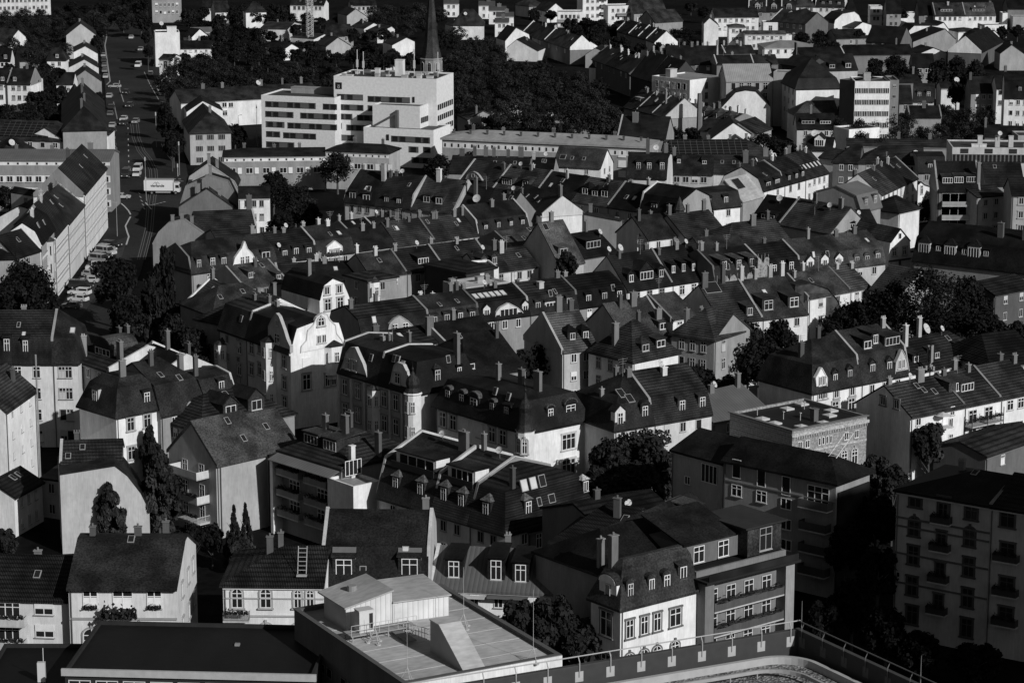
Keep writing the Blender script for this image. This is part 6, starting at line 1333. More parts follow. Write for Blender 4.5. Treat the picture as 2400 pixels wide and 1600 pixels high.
H('low white fronted block with black roof in front of the hospital', 764, 352, 912, 358, D=9, RH=1.4, E=10, wall=.42, r=.018, rm='slate', kl=1, kr=.6, nf=0, extra=_frz(10), ch=[(.35, .6, 1.6), (.8, .6, 1.8)])
ROW(1052, 402, 1296, 408, 11, 10, 38, [('long plain tiled roof with six squat chimneys before the long block', 1240, dict(ch=[(.12, .5, 2, 1.4), (.28, .5, 2), (.42, .5, 2, 1.2), (.52, .5, 2), (.7, .5, 2), (.86, .5, 2, 1.4)], sky=[(.55, .5), (.8, .5)], dorm=[])), ('black roof wedged between two tiled roofs before the long block', 1296, dict(r=.01))], wall=.33, r=.028, nf=0)
H('white gable ended house with smooth grey roof and four roof windows', 1296, 386, 1408, 392, D=10, rise=42, E=10, wall=.81, r=.05, rm='slate', nf=2, nr=2, rows=1, wsz=(.9, 1.3), sky=[(.15, .3, dict(wd=1.6, ln=1.6)), (.35, .3), (.6, .3)])
# =============== church spire ===============
sp = at(1012, 262, 0)
t = empty('church_tower', (sp.x, sp.y, 0), R(12), 'tall slate church spire rising behind the hospital', 'church tower')
b = MB(); b.lathe([(3.5, 0), (3.4, 16.5), (3.7, 16.7), (3.4, 17)], n=8); b.obj('tower', mat('plaster', .28), t)
b = MB(); b.lathe([(3.3, 17), (2.4, 20.5), (2.15, 23), (.95, 35), (.25, 43), (0, 43.5)], n=8); b.obj('spire', mat('slate', .05), t)
for k in range(8):
    a = (k + .5) * math.pi / 4 - math.pi / 2
    link('belfry_window', window_mesh('a', 1.2, 2.2, .1, .45), t, loc=(3.27 * math.cos(a), 3.27 * math.sin(a), 13.0), rz=a + math.pi / 2)
b = MB(); b.tube((0, 0, 43), (0, 0, 45.5), .08); b.box(-.6, -.05, 44.5, .6, .05, 44.65); b.obj('cross', mat('metal', .2), t)
# lattice mast
mp = at(727, 122, 0); t = empty('lattice_mast', (mp.x, mp.y, 0), R(20), 'white lattice crane mast standing among the far roofs', 'crane mast')
b = MB(); w_ = 1.05; hh = 30
for sx in (-1, 1):
    for sy in (-1, 1): b.tube((sx * w_, sy * w_, 0), (sx * w_, sy * w_, hh), .14, n=4)
for k in range(20):
    z0, z1 = hh * k / 20, hh * (k + 1) / 20
    for (x0, y0), (x1, y1) in (((-w_, -w_), (w_, -w_)), ((w_, -w_), (w_, w_)), ((w_, w_), (-w_, w_)), ((-w_, w_), (-w_, -w_))):
        b.tube((x0, y0, z0), (x1, y1, z1), .09, n=4); b.tube((x0, y0, z0), (x1, y1, z0), .08, n=4)
b.obj('lattice', mat('metal', .45), t)
b = MB(); b.box(-1.4, -1.4, -.2, 1.4, 1.4, .5); b.obj('base', mat('plaster', .4), t)
# =============== far left ===============
H('white flat topped tower house beside the avenue', 363, 80, 421, 79, D=10, roof='f', E=12, wall=.77, r=.12, nf=0, extra=lambda h: (MBx(h, 'roof_room', h.W * .7, 4, h.E + .1, 3.4, 3, 2, .66), dish(h, h.W * .3, 5, h.E + 2, .8)))
H('low white wing with tiny windows right of the white tower house', 422, 113, 496, 112, D=8, rise=17, E=4.5, wall=.79, r=.018, nf=5, rows=1, wsz=(.9, .9), ch=[(.3, .5, 1.6), (.62, .5, 1.6)])
H('pale upper wing behind the low white wing', 449, 75, 497, 74, D=8, rise=10, E=6, wall=.77, r=.16, rm='membrane', nf=4, rows=1)
H('black roofed annex between tower house and pale wing', 430, 84, 450, 86, D=8, rise=18, E=5, wall=.7, r=.014, nf=1, rows=1)
H('white house corner with one dark window under the avenue trees', 373, 138, 402, 139, D=8, rise=11, E=8, wall=.79, r=.04, nf=1, rows=1, wsz=(1.4, 2.4))
H('far pale slab block with brown bands at the top edge', 356, 4, 425, 3, D=11, roof='f', E=9, wall=.33, r=.06, nf=6, rows=2)
H('far white block at the top left corner', -30, -4, 118, -8, D=10, roof='f', E=8, wall=.6, r=.06, nf=14, rows=3)
H('far white house with grey hip roof left of the lattice mast', 576, 27, 624, 26, D=9, rise=22, E=7, wall=.79, r=.04, nf=2, rows=1, kl=.8, kr=.8)
H('far white house with dark roof between tall trees', 474, 17, 500, 17, D=8, rise=18, E=6, wall=.77, r=.03, nf=1, rows=1)
H('far brown roofed house behind the tall conifers', 505, 27, 538, 26, D=9, rise=24, E=6, wall=.66, r=.04, nf=1, rows=1)
H('small ruined looking white house in the wood clearing', 622, 108, 664, 117, D=7, rise=14, E=4, wall=.77, r=.02, nf=2, rows=1, ch=[(.4, .5, 2, 1.6)])
ROW(680, 11, 760, 12, 7, 9, 12, [('far white rendered house with dormers behind the lattice mast', 722, {}), ('far white rendered house with two storey bay behind the lattice mast', 760, {})], wall=.77, r=.03, nf=3, rows=1)
for lab, x1, y1, x2, y2, E_, tops, wl, rv in (
    ('far brown roofed gable house left of the lattice mast', 672, 74, 706, 60, 4, [(672, 70), (690, 52), (706, 56)], .6, .045),
    ('far gable house with pale verge right of the lattice mast', 735, 100, 770, 95, 4, [(735, 92), (760, 80), (770, 84)], .7, .045),
    ('far grey gabled house with fire escape below the lattice mast', 764, 116, 822, 113, 3, [(764, 110), (792, 88), (822, 107)], .42, .04),
    ('far plain grey gable above the spreading trees', 813, 52, 862, 50, 4, [(813, 37), (834, 21), (862, 40)], .42, .03),
    ('far white gable left of the church spire', 920, 116, 970, 114, 3, [(919, 106), (953, 88), (972, 97)], .76, .035),
    ('far tiled gable house with white verge above the spreading trees', 884, 84, 925, 82, 3, [(884, 78), (918, 62), (925, 68)], .7, .04),
    ('far small gable half hidden by bushes left of the spire', 853, 74, 886, 72, 3, [(853, 68), (876, 54), (886, 58)], .7, .04),
    ('far little white gable right of the spire', 1065, 66, 1092, 65, 3, [(1065, 63), (1082, 54), (1092, 60)], .76, .04),
    ('far tall white gable with three small windows', 1184, 106, 1242, 104, 3, [(1184, 96), (1210, 65), (1240, 80), (1242, 90)], .78, .035),
    ('far dark tiled gable before the tall white gable', 1188, 124, 1262, 126, 3, [(1188, 112), (1212, 92), (1262, 120)], .7, .02),
    ('far white gable ending the terrace with lit party walls', 1351, 128, 1424, 124, 3, [(1351, 116), (1384, 97), (1424, 121)], .78, .02),
    ('far dark gable in front of the terrace end gable', 1372, 140, 1450, 142, 3, [(1372, 128), (1396, 112), (1450, 134)], .4, .02),
    ('far white fronted gable at the wood edge', 1450, 178, 1472, 172, 3, [(1450, 162), (1460, 150), (1472, 146)], .72, .02),
    ('far clipped white gable with dark chimney breast', 1955, 66, 2020, 64, 3, [(1955, 56), (1957, 47), (1975, 32), (2003, 27), (2013, 35), (2020, 50)], .76, .03),
    ('far low white gable below the clipped white gable', 2002, 74, 2042, 70, 2, [(2002, 66), (2022, 52), (2042, 58)], .72, .03),
    ('far wide white wall with slanted foot', 2112, 100, 2223, 98, 2, [(2112, 96), (2128, 74), (2143, 60), (2198, 60), (2212, 53), (2223, 68)], .78, .02),
    ('far dark hipped roof cutting across the wide white wall', 2140, 112, 2240, 108, 2, [(2140, 98), (2215, 68), (2240, 92)], .3, .015),
    ('far white clipped gable with two chimneys', 2291, 106, 2342, 104, 2, [(2291, 96), (2305, 78), (2318, 72), (2332, 73), (2342, 84)], .76, .03),
    ('far dark gable with small white verge', 2154, 140, 2218, 138, 2, [(2154, 126), (2188, 112), (2218, 124)], .66, .02),
    ('far grey gable with broad pale chimney at the right edge', 2344, 146, 2410, 146, 3, [(2344, 126), (2372, 105), (2410, 132)], .4, .015),
    ('far villa with fan window in its white gable', 1650, 104, 1686, 104, 2, [(1650, 56), (1664, 42), (1684, 58)], .76, .04),
    ('white gable above the first tram stop houses', 155, 112, 226, 110, 4, [(155, 83), (190, 55), (226, 82)], .52, .03),
    ('second gable of the avenue houses with bright right half', 172, 140, 229, 140, 4, [(172, 122), (200, 108), (229, 125)], .74, .032),
    ('third gable of the avenue houses with dish on its ridge', 161, 172, 231, 172, 4, [(161, 158), (198, 139), (231, 158)], .6, .03),
    ('fourth gable of the avenue houses with skylight pairs', 165, 200, 238, 200, 4, [(165, 190), (200, 164), (238, 190)], .3, .03)):
    d_ = 16 if x1 < 250 else 11
    GP(lab, x1, y1, x2, y2, E_, tops, D=d_, wall=wl, r=rv, ch=[(.5, .6, 1.2)], P=rotP(x1, y1, x2, E_, x2 - 5, y1 - 30) if x1 < 250 else None)
H('long double roof of the avenue houses with snow guards', 0, 0, 0, 0, P=rotP(150, 302, 250, 11, 236, 190), D=62, RH=5.5, E=11, par=False, wall=.33, r=.032, nf=0, kl=.9, ch=[(.45, .1, 3), (.52, .3, 2), (.48, .6, 2), (.5, .85, 2)])
H('lit courtyard wing beneath the avenue roofs', 0, 0, 0, 0, P=rotP(160, 236, 190, 8, 190, 200), D=18, RH=3, E=8, par=False, wall=.33, r=.035, nf=0)
H('roof with solar panels behind the pyramid roof', -70, 322, 152, 329, D=13, RH=4.2, E=8, wall=.5, r=.04, nf=7, rows=2, wsz=(1.4, 1.5), kr=.7, extra=lambda h: _solar(h, 8, h.W - 5, .5, 6.6, math.atan2(4.2, 6.5)))
H('white angled wing between the solar roof and the avenue corner', 152, 329, 206, 315, D=12, rise=30, E=8, wall=.79, r=.04, nf=3, rows=2)
H('white avenue corner house with dark vine pattern', 206, 315, 253, 315, D=12, rise=24, E=8, wall=.81, r=.04, kr=.9, nf=0, extra=lambda h: [link('vine', plant_mesh(), h.root, loc=(h.W * .6, -.15, h.E - 1.5 - k * 1.2), scale=(.8, .6, 2)) for k in range(4)])
H('low pyramid roofed house with satellite dishes', 2, 360, 92, 354, D=12, rise=38, E=8, wall=.66, r=.03, kl=1, kr=1, nf=2, rows=1, extra=lambda h: dish(h, h.W * .35, 2, None, .9))
def _blk2(h):
    b = MB(); b.box(.1, -.06, h.E - 1.5, h.W - .1, -.02, h.E - .5)
    for k in range(15): b.box(h.W * (k + .3) / 15, -.1, h.E - 1.3, h.W * (k + .5) / 15, -.06, h.E - .8, 1)
    for r_ in range(3): b.box(.1, -.06, h.E - 5.6 - r_ * 3.0, h.W - .1, -.02, h.E - 4.0 - r_ * 3.0)
    b.obj('frieze', [mat('plaster', .72), mat('metal', .02)], h.root)
    for r_ in range(3):
        for k in range(15): put_window(h, 'f', h.W * (k + .5) / 15, h.E - 5.6 - 3.0 * r_, 'c', 1.5, 1.5, v=-.06)
H('long grey block with pale metal roof and white window bands at the left edge', -80, 373, 258, 374, D=13, RH=1.5, E=13, wall=.28, r=.12, rm='seam', nf=0, extra=_blk2, eave=.4, ch=[(.3, .7, 1.2), (.55, .7, 1.2), (.82, .7, 1.6, 1.2)])
ROW(96, 585, 249, 402, 13.5, 11, 60, [
 ('bay windowed end house of the long street facade', 127, dict(D=7, dE=1.2, RH=4.2, extra=lambda h: bay(h, 'f', h.W * .5, 3, h.E - 1, 3.4, 1.2, .5, st=3.6), roof='m', rise=50)),
 ('tall street facade house with slate mansard', 158, dict(RH=6.4, dE=-.6, roof='m', D=8, wall=.77)),
 ('street facade house with two roof pitches and white fire wall', 196, dict(fw='r', fwv=.6, fwh=.6, RH=4.4, dE=-1.2, wall=.64)),
 ('last house of the long street facade with tall black roof', 249, dict(dE=1.0, sky=[(.5, .5), (.8, .6)], rows=4, nf=16))], wall=.8, r=.018, rm='slate', nf=12, rows=4, RH=5.5, wk='s', wsz=(1.2, 1.9), su=.4)
GP('white zigzag fire walls behind the street facade', 0, 545, 120, 548, 5, [(-10, 512), (45, 482), (60, 486), (119, 516)], D=9, wall=.7, r=.018, ch=[(.4, .5, 1)])
GP('broad white gable with trio of pale rafters behind the street facade', 90, 500, 140, 492, 6, [(90, 462), (100, 448), (140, 470)], D=10, wall=.5, r=.02)
H('dark roof with bright square roof window at the left edge', -30, 604, 36, 602, D=8, rise=48, E=15.5, wall=.3, r=.018, nf=0, sky=[(.62, .4, dict(wd=1.6, ln=1.4, dark=False))])
H('roof with stepped gable edge and two slanting roof windows', 36, 602, 94, 584, D=8, rise=48, E=15.5, wall=.3, r=.018, nf=1, rows=1, fw='r', fwv=.65, sky=[(.35, .6), (.55, .5)])
H('dark corner mansard wedged behind the bay windowed end house', 84, 592, 104, 578, D=9, rise=52, E=12, wall=.5, r=.025, nf=0)
H('grey balcony house at the avenue with hipped roof', 0, 0, 0, 0, P=rotP(447, 308, 541, 9, 512, 262), D=26, RH=4.6, E=9, par=False, wall=.44, r=.04, kl=.9, nf=3, rows=3, wsz=(1.9, 1.5), wk='w', ch=[(.55, .3, 1.5), (.6, .55, 1.5)])
GP('white gable with dark peak behind the grey balcony house', 437, 268, 524, 266, 6, [(437, 262), (476, 236), (522, 258)], D=12, wall=.79, r=.018)
H('long brown roof with five chimneys behind the grey balcony house', 424, 240, 746, 222, D=11, rise=28, E=8, wall=.7, r=.04, nf=0, ch=[(.2, .5, 1.6, 1), (.34, .5, 1.6, 1), (.62, .5, 1.6, 1), (.78, .5, 1.6), (.92, .5, 1.8, 1)], extra=lambda h: (WP(h, [(526, 246, 1.5, 1.5, 'c'), (541, 246, 1.5, 1.5, 'c'), (527, 265, 1.6, 1.6, 'c')]), dish(h, h.W * .6, 5, None, .8)))
H('white terrace house with two dormers at the left edge', -40, 194, 17, 194, D=10, rise=34, E=9, wall=.77, r=.02, nf=3, rows=2, dorm=[.8])
H('white terrace house with small dormer behind the garden trees', 17, 195, 72, 196, D=10, rise=34, E=9, wall=.81, r=.02, nf=3, rows=2, dorm=[.3], fw='lr', fwv=.25, ch=[(.65, .5, 1.5)])
H('white back wing beside the garden trees', 72, 190, 90, 190, D=8, rise=8, E=9, wall=.79, r=.02, nf=1, rows=2)
H('white cottage with dark hip roof beside the avenue row', 132, 196, 171, 196, D=9, rise=26, E=8, wall=.81, r=.025, nf=3, rows=2, kl=.5)
H('low tiled house with white dormer among black trees', 110, 140, 153, 140, D=8, rise=27, E=5, wall=.77, r=.045, nf=2, rows=1, dorm=[.55], kl=.3, kr=.5)
H('low dark house with white dormer at the left wood edge', 46, 142, 92, 140, D=8, rise=28, E=5, wall=.3, r=.03, nf=0, dorm=[.5])
H('white gabled house cut by the left edge', -20, 92, 22, 96, D=9, rise=26, E=7, wall=.7, r=.045, nf=2, nr=1, rows=2)
H('small dark house under the white gabled house at the left edge', -14, 142, 24, 142, D=8, rise=28, E=6, wall=.7, r=.015, nf=1, rows=1, dorm=[.7])
# =============== far centre and right ===============
H('white clinic pavilion with flat black roof in the trees', 1139, 243, 1223, 242, D=9, RH=1.2, E=6, wall=.81, r=.015, nf=3, rows=1, kl=.6, kr=.6)
H('low flat roofed hall with glazed side behind the long block', 1236, 286, 1323, 288, D=13, roof='f', E=5, wall=.33, r=.04, nf=0, nr=6, rows=1, extra=lambda h: dish(h, h.W * .5, 9, h.E, .8))
H('small brick gabled shed near the glazed hall', 1300, 300, 1376, 302, D=7, rise=8, E=5, wall=.33, r=.025, nf=0, nr=1, rows=1)
H('small roof corner peeping right of the hospital', 1072, 268, 1098, 280, D=9, rise=20, E=6, wall=.33, r=.06, nf=0, ch=[(.9, .3, 2)])
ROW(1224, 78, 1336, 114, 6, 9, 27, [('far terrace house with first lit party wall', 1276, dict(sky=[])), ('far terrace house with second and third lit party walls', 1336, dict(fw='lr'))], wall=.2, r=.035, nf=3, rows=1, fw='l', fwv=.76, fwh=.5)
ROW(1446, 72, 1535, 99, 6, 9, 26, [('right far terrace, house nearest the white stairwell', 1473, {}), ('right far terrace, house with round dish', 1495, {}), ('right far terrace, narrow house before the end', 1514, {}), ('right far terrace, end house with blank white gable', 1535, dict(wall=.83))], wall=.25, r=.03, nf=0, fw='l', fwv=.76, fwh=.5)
def _twr(h):
    for r_ in range(3): balcony(h, 'f', h.W * .85, h.E - 4 - 3.1 * r_, 3, 1.2, True, .15, 1)
H('far white tower block with dark balcony stack', 1366, -22, 1424, -23, D=11, roof='f', E=13, wall=.79, r=.1, nf=4, rows=4, extra=_twr, name='tower_block', cat='tower block')
H('far low white block with balconies left of the tower block', 1307, 31, 1366, 31, D=9, roof='f', E=6, wall=.77, r=.02, nf=5, rows=2, extra=lambda h: [balcony(h, 'f', h.W * .25, h.E - 3.6 - 3 * k, 6, 1, True, .3) for k in range(2)])
H('far low white block with balconies right of the tower block', 1425, 17, 1486, 16, D=9, roof='f', E=8, wall=.77, r=.04, nf=4, rows=3, extra=lambda h: [balcony(h, 'f', h.W * .6, h.E - 3.6 - 3 * k, 6, 1, True, .2) for k in range(2)])
H('far plain grey roof at the top edge', 1486, 30, 1562, 28, D=14, rise=32, E=6, wall=.33, r=.06, nf=3, rows=1)
H('far brown barn with pale slope', 1535, 52, 1600, 48, D=12, rise=26, E=6, wall=.3, r=.06, nf=0)
H('far white apartment row with square windows behind the villas', 1675, 40, 1778, 39, D=11, rise=20, E=8, wall=.81, r=.03, nf=7, rows=2)
H('white turreted villa with low pyramid roof', 1709, 64, 1746, 64, D=9, rise=8, E=8, wall=.81, r=.12, kl=1, kr=1, nf=3, rows=2)
H('white villa front below the fan window gable', 1650, 62, 1684, 62, D=9, rise=7, E=7, wall=.81, r=.14, kl=1, kr=1, nf=3, rows=2)
H('low white gallery wing with row of square windows', 1746, 80, 1842, 80, D=9, rise=7, E=6, wall=.7, r=.12, nf=8, rows=2)
H('white cube with two dark tall windows behind the gallery wing', 1789, 56, 1846, 56, D=8, roof='f', E=8, wall=.81, r=.06, nf=2, rows=1, wsz=(1.4, 2.2))
H('small white cube in front of the gallery wing', 1830, 86, 1856, 86, D=5, roof='f', E=4, wall=.83, r=.2, nf=0)
H('low pavilion with pale hipped roof and white clerestory', 1792, 112, 1908, 111, D=14, RH=1.8, E=4, wall=.79, r=.24, rm='membrane', kl=1, kr=1, nf=6, rows=1)
H('far shaded block with long dark mansard and skylights', 1806, 48, 1888, 56, D=13, rise=26, E=9, wall=.13, r=.03, nf=5, rows=2, fw='l', fwv=.6)
H('far shaded block with pale verge next to the long dark mansard', 1888, 50, 1922, 42, D=12, rise=22, E=9, wall=.13, r=.02, nf=3, rows=2, fw='l', fwv=.6)
ROW(1755, 26, 1866, 27, 8, 11, 26, [('far mansard house with ornate gable dormers, left one', 1796, dict(dorm=DS(.5, kind='g', wd=2.2, ht=2, z0=.5, wall=.33))), ('far mansard house with ornate gable dormers, middle one', 1832, dict(dorm=DS(.5, kind='g', wd=2.2, ht=2, z0=.5, wall=.33))), ('far mansard house with domed dormer', 1866, dict(dorm=DS(.5, kind='a', wd=2.2, ht=2, z0=.5, wall=.33)))], roof='m', wall=.3, r=.02, nf=2, rows=1, fw='l', fwv=.6)
ROW(1866, 14, 1980, 16, 8, 11, 26, [('far cluster of white cubes and gables at the top edge', 1912, dict(wall=.81)), ('far brown mansard with three white dormers', 1980, dict(roof='m', dorm=DS(.25, .5, .8, kind='s', wd=1.6, ht=1.6, z0=.6), fw='lr', fwv=.6))], wall=.7, r=.04, nf=4, rows=1)
H('far dark spired roof at the top edge', 1984, 30, 2008, 30, D=8, rise=42, E=8, wall=.3, r=.012, kl=1, kr=1, nf=0)
H('far white glazed villa on a terrace', 2040, 18, 2068, 18, D=7, roof='f', E=8, wall=.7, r=.06, nf=2, rows=2, extra=lambda h: balcony(h, 'f', h.W / 2, h.E - 3, h.W, 1.2, False, .6))
H('far dark house with pair of white windows', 2078, 30, 2112, 30, D=9, rise=34, E=7, wall=.3, r=.014, nf=2, rows=2)
H('far white garage wall', 2126, 34, 2148, 34, D=7, roof='f', E=5, wall=.81, r=.05, nf=0)
H('far low white strip roof', 2084, 47, 2140, 46, D=7, roof='f', E=3, wall=.81, r=.2, nf=0)
H('far dark gabled house beside the grey roofed terrace', 2154, 34, 2186, 34, D=12, rise=32, E=7, wall=.2, r=.012, nf=1, rows=1)
ROW(2192, 36, 2334, 35, 7, 11, 28, [('far grey roofed white terrace, left house with four pane dormer', 2262, dict(dorm=DS(.4, kind='s', wd=5, ht=1.2, z0=1.2))), ('far grey roofed white terrace, right house with four pane dormer', 2334, dict(dorm=DS(.45, kind='s', wd=5, ht=1.2, z0=1.2)))], wall=.81, r=.045, rm='slate', nf=5, rows=1)
H('far narrow white flank at the top right', 2350, 34, 2362, 34, D=7, roof='f', E=6, wall=.81, r=.04, nf=0)
H('far black roofed houses at the top right corner', 2362, 20, 2430, 20, D=12, rise=24, E=8, wall=.2, r=.012, nf=0)
H('far pale wall at the top right edge', 2374, 42, 2430, 42, D=7, roof='f', E=5, wall=.38, r=.05, nf=0)
H('far white low hall behind the clipped gable', 2308, 62, 2360, 61, D=8, roof='f', E=5, wall=.77, r=.05, nf=4, rows=1)
H('far white porch house with shallow grey roof', 2246, 74, 2300, 72, D=10, rise=8, E=6, wall=.77, r=.06, kl=1, kr=1, nf=2, rows=1, wsz=(1.4, 2.2))
H('far dark roof with lit party wall at the right edge', 2300, 122, 2350, 96, D=12, rise=34, E=6, wall=.12, r=.012, nf=0, fw='l', fwv=.7)
H('far white sided low house before the spire roofs', 1062, 58, 1134, 58, D=12, rise=36, E=6, wall=.7, r=.05, nf=0, kl=.7, kr=.7, extra=lambda h: dish(h, h.W * .4, 3, None, .7))
for k, (x1, y1, x2, nm) in enumerate(((1040, 8, 1075, 'left'), (1122, 12, 1160, 'topmost'), (1146, 24, 1186, 'second'), (1163, 38, 1204, 'third'), (1160, 52, 1192, 'lowest'))):
    H('far stepped modern terrace, %s white unit with glazed roof box' % nm, x1, y1, x2, y1, D=8, rise=9, E=6, wall=.79, r=.07, rm='seam', nf=2, rows=2, ch=[(.6, .4, 1.6, 1.4)])
H('far house with small lit wall at the top edge', 1255, 20, 1282, 26, D=8, rise=18, E=5, wall=.77, r=.035, nf=1, rows=1)
H('far diamond shaped roof at the top edge', 1208, 10, 1240, 14, D=8, rise=16, E=5, wall=.33, r=.06, nf=0, kl=1, kr=1)
H('far brick terrace with white windows at the top edge', 822, 13, 882, 12, D=9, rise=12, E=5, wall=.5, r=.03, nf=5, rows=1)
H('far smooth roofed villa left of the spreading trees', 772, 84, 828, 82, D=9, rise=25, E=5, wall=.3, r=.035, nf=2, rows=1)
H('far white shed under the trees behind the hospital roof', 904, 132, 935, 132, D=7, rise=8, E=5, wall=.77, r=.03, nf=0)
# long dark roofs right of the wood
ROW(1500, 148, 1680, 150, 8, 14, 40, [('long dark roof with pale verge beyond the flat roofed block', 1560, dict(rise=30, fw='r', fwv=.3)), ('long dark roof with hipped end beyond the flat roofed block', 1680, dict(rise=42, kl=0, fw='r', fwv=.5))], wall=.15, r=.02, nf=4, rows=1)
ROW(1556, 128, 1770, 124, 8, 11, 18, [('upper dark terrace roof with two pale stripes, left part', 1640, dict(fw='r', fwv=.4)), ('upper dark terrace roof with two pale stripes, middle part', 1700, dict(fw='r', fwv=.5)), ('upper dark terrace roof with two pale stripes, right part', 1770, {})], wall=.2, r=.02, nf=0)
ROW(1680, 150, 1824, 148, 9, 10, 20, [('dark tiled roof behind the studio skylights, left half', 1766, dict(fw='l', fwv=.45)), ('dark tiled roof behind the studio skylights, right half', 1824, dict(fw='l', fwv=.45))], wall=.2, r=.025, nf=0)
H('dark gabled shed with flat box behind the pale tower', 1832, 150, 1890, 158, D=11, rise=22, E=10, wall=.06, r=.014, nf=0, ch=[(.05, .5, 4, 1.2)])
H('plain dark roof with white dormer windows right of the pyramid roof', 1926, 164, 2010, 162, D=12, rise=36, E=9, wall=.5, r=.022, nf=0, dorm=DS(.3, .75, kind='s', wd=2, ht=1.6, z0=.4))
H('long dark roof with slanting pale stripe', 1878, 132, 1980, 130, D=11, rise=20, E=8, wall=.3, r=.018, nf=0, fw='r', fwv=.45)
H('dark roof band left of the white dormered villas', 1985, 128, 2140, 126, D=11, rise=22, E=7, wall=.2, r=.016, nf=0, ch=[(.2, .5, 1.5), (.8, .5, 2)])
H('dark hipped villa under the wide white wall', 2030, 96, 2110, 100, D=13, rise=36, E=7, wall=.15, r=.013, nf=3, rows=1)
H('brown roofed villa below the low white gable', 1960, 90, 2030, 88, D=11, rise=20, E=5, wall=.3, r=.03, nf=1, rows=1)
H('dark roofed house with white window pair in the park trees', 2140, 156, 2190, 156, D=9, rise=30, E=7, wall=.28, r=.016, nf=2, rows=1, wsz=(1.6, 1.5))
H('low dark roofs over the park wall', 2090, 194, 2160, 192, D=10, rise=18, E=8, wall=.2, r=.022, nf=0, ch=[(.9, .5, 2.4)])
H('dark gabled house right of the park trees', 2318, 182, 2396, 180, D=12, rise=12, E=8, wall=.2, r=.014, nf=0, ch=[(.7, .5, 2)])
H('white walled house behind the park trees', 2206, 206, 2250, 206, D=9, rise=14, E=7, wall=.7, r=.03, nf=1, rows=1, extra=lambda h: dish(h, h.W * .9, 3, None, .9))
H('dark tiled roof above the chequered office', 2308, 320, 2400, 322, D=12, rise=26, E=9, wall=.33, r=.025, nf=0, ch=[(.02, .4, 2.4)])
H('pale plaster wing at the right edge above the office', 2386, 322, 2430, 322, D=9, roof='f', E=10, wall=.38, r=.05, nf=1, rows=1)
H('dark house between the netted facade and the striped roof', 1905, 520, 1990, 530, D=10, rise=30, E=9, wall=.2, r=.014, nf=0)

ROW(1388, 138, 1476, 170, 8, 11, 30, [('dark roofed row stepping down to the wood edge, upper house', 1420, {}), ('dark roofed row stepping down to the wood edge, middle house', 1448, {}), ('dark roofed row stepping down to the wood edge, lower house', 1476, {})], wall=.12, r=.02, nf=2, rows=1)
ROW(1478, 176, 1562, 200, 9, 13, 56, [('black steep roofed house with light verge lines left of the flat roofed block', 1520, {}), ('second black steep roofed house with light verge lines', 1562, {})], wall=.06, r=.014, nf=0, fw='l', fwv=.25, fwh=.15)
H('small white fronted bay house beside the dark windowed block', 1540, 196, 1562, 196, D=8, rise=14, E=8, wall=.79, r=.02, nf=1, rows=2, wsz=(1.6, 1.6))
ROW(1480, 160, 1560, 158, 8, 10, 24, [('plain dark terrace roof behind the steep black roofs, left', 1520, {}), ('plain dark terrace roof behind the steep black roofs, right', 1560, {})], wall=.12, r=.02, nf=0)
ROW(820, 545, 1000, 520, 8, 8, 26, [('low rear roof behind the balconied mansard row, left', 880, {}), ('low rear roof behind the balconied mansard row, middle', 940, {}), ('low rear roof behind the balconied mansard row, right', 1000, {})], wall=.25, r=.022, nf=0)
ROW(1000, 722, 1240, 688, 7, 6, 20, [('low yard building in the middle courtyard, left', 1060, {}), ('low yard building in the middle courtyard, second', 1120, {}), ('low yard building in the middle courtyard, third', 1180, {}), ('low yard building in the middle courtyard, right', 1240, {})], wall=.2, r=.02, nf=0)
def wood(poly_rows, label, group, ht=11, wp=60, v=.05, mass=None):
    rnd = random.Random(len(label))
    if mass:
        b = MB(); proto = [crown_mesh(90 + k, 2600, 'round', .05, .034) for k in range(3)]; cs = []
        for me in proto: cs.append([tuple(q.co) for q in me.vertices])
        for (x0, x1, y, step) in poly_rows:
            x = x0 + rnd.uniform(0, step * .5)
            while x < x1:
                hh = ht * rnd.uniform(.8, 1.2); p = at(x, y + rnd.uniform(-5, 5), hh); rw = wp * rnd.uniform(.8, 1.3) / ppm(p) / 2; hc = min(hh * .4, rw * 1.25); q = cs[rnd.randrange(3)]
                i0 = len(b.v); b.v += [(p.x + a * rw, p.y + c * rw, hh - hc + z * hc) for a, c, z in q]; n = len(q) // 4
                b.f += [(i0 + 4 * k, i0 + 4 * k + 1, i0 + 4 * k + 2, i0 + 4 * k + 3) for k in range(n)]; b.mi += [0] * n
                x += step * rnd.uniform(.8, 1.2)
        tag(b.obj('woodland', mat('leaf', .05)), label, 'woodland', kind='stuff'); return
    for (x0, x1, y, step) in poly_rows:
        x = x0 + rnd.uniform(0, step * .5)
        while x < x1:
            T(label, x, y + rnd.uniform(-5, 5), ht * rnd.uniform(.8, 1.15), wp * rnd.uniform(.8, 1.3), v=.034, group=group, n=3600, seed=rnd.randrange(3), hr=None)
            x += step * rnd.uniform(.8, 1.2)
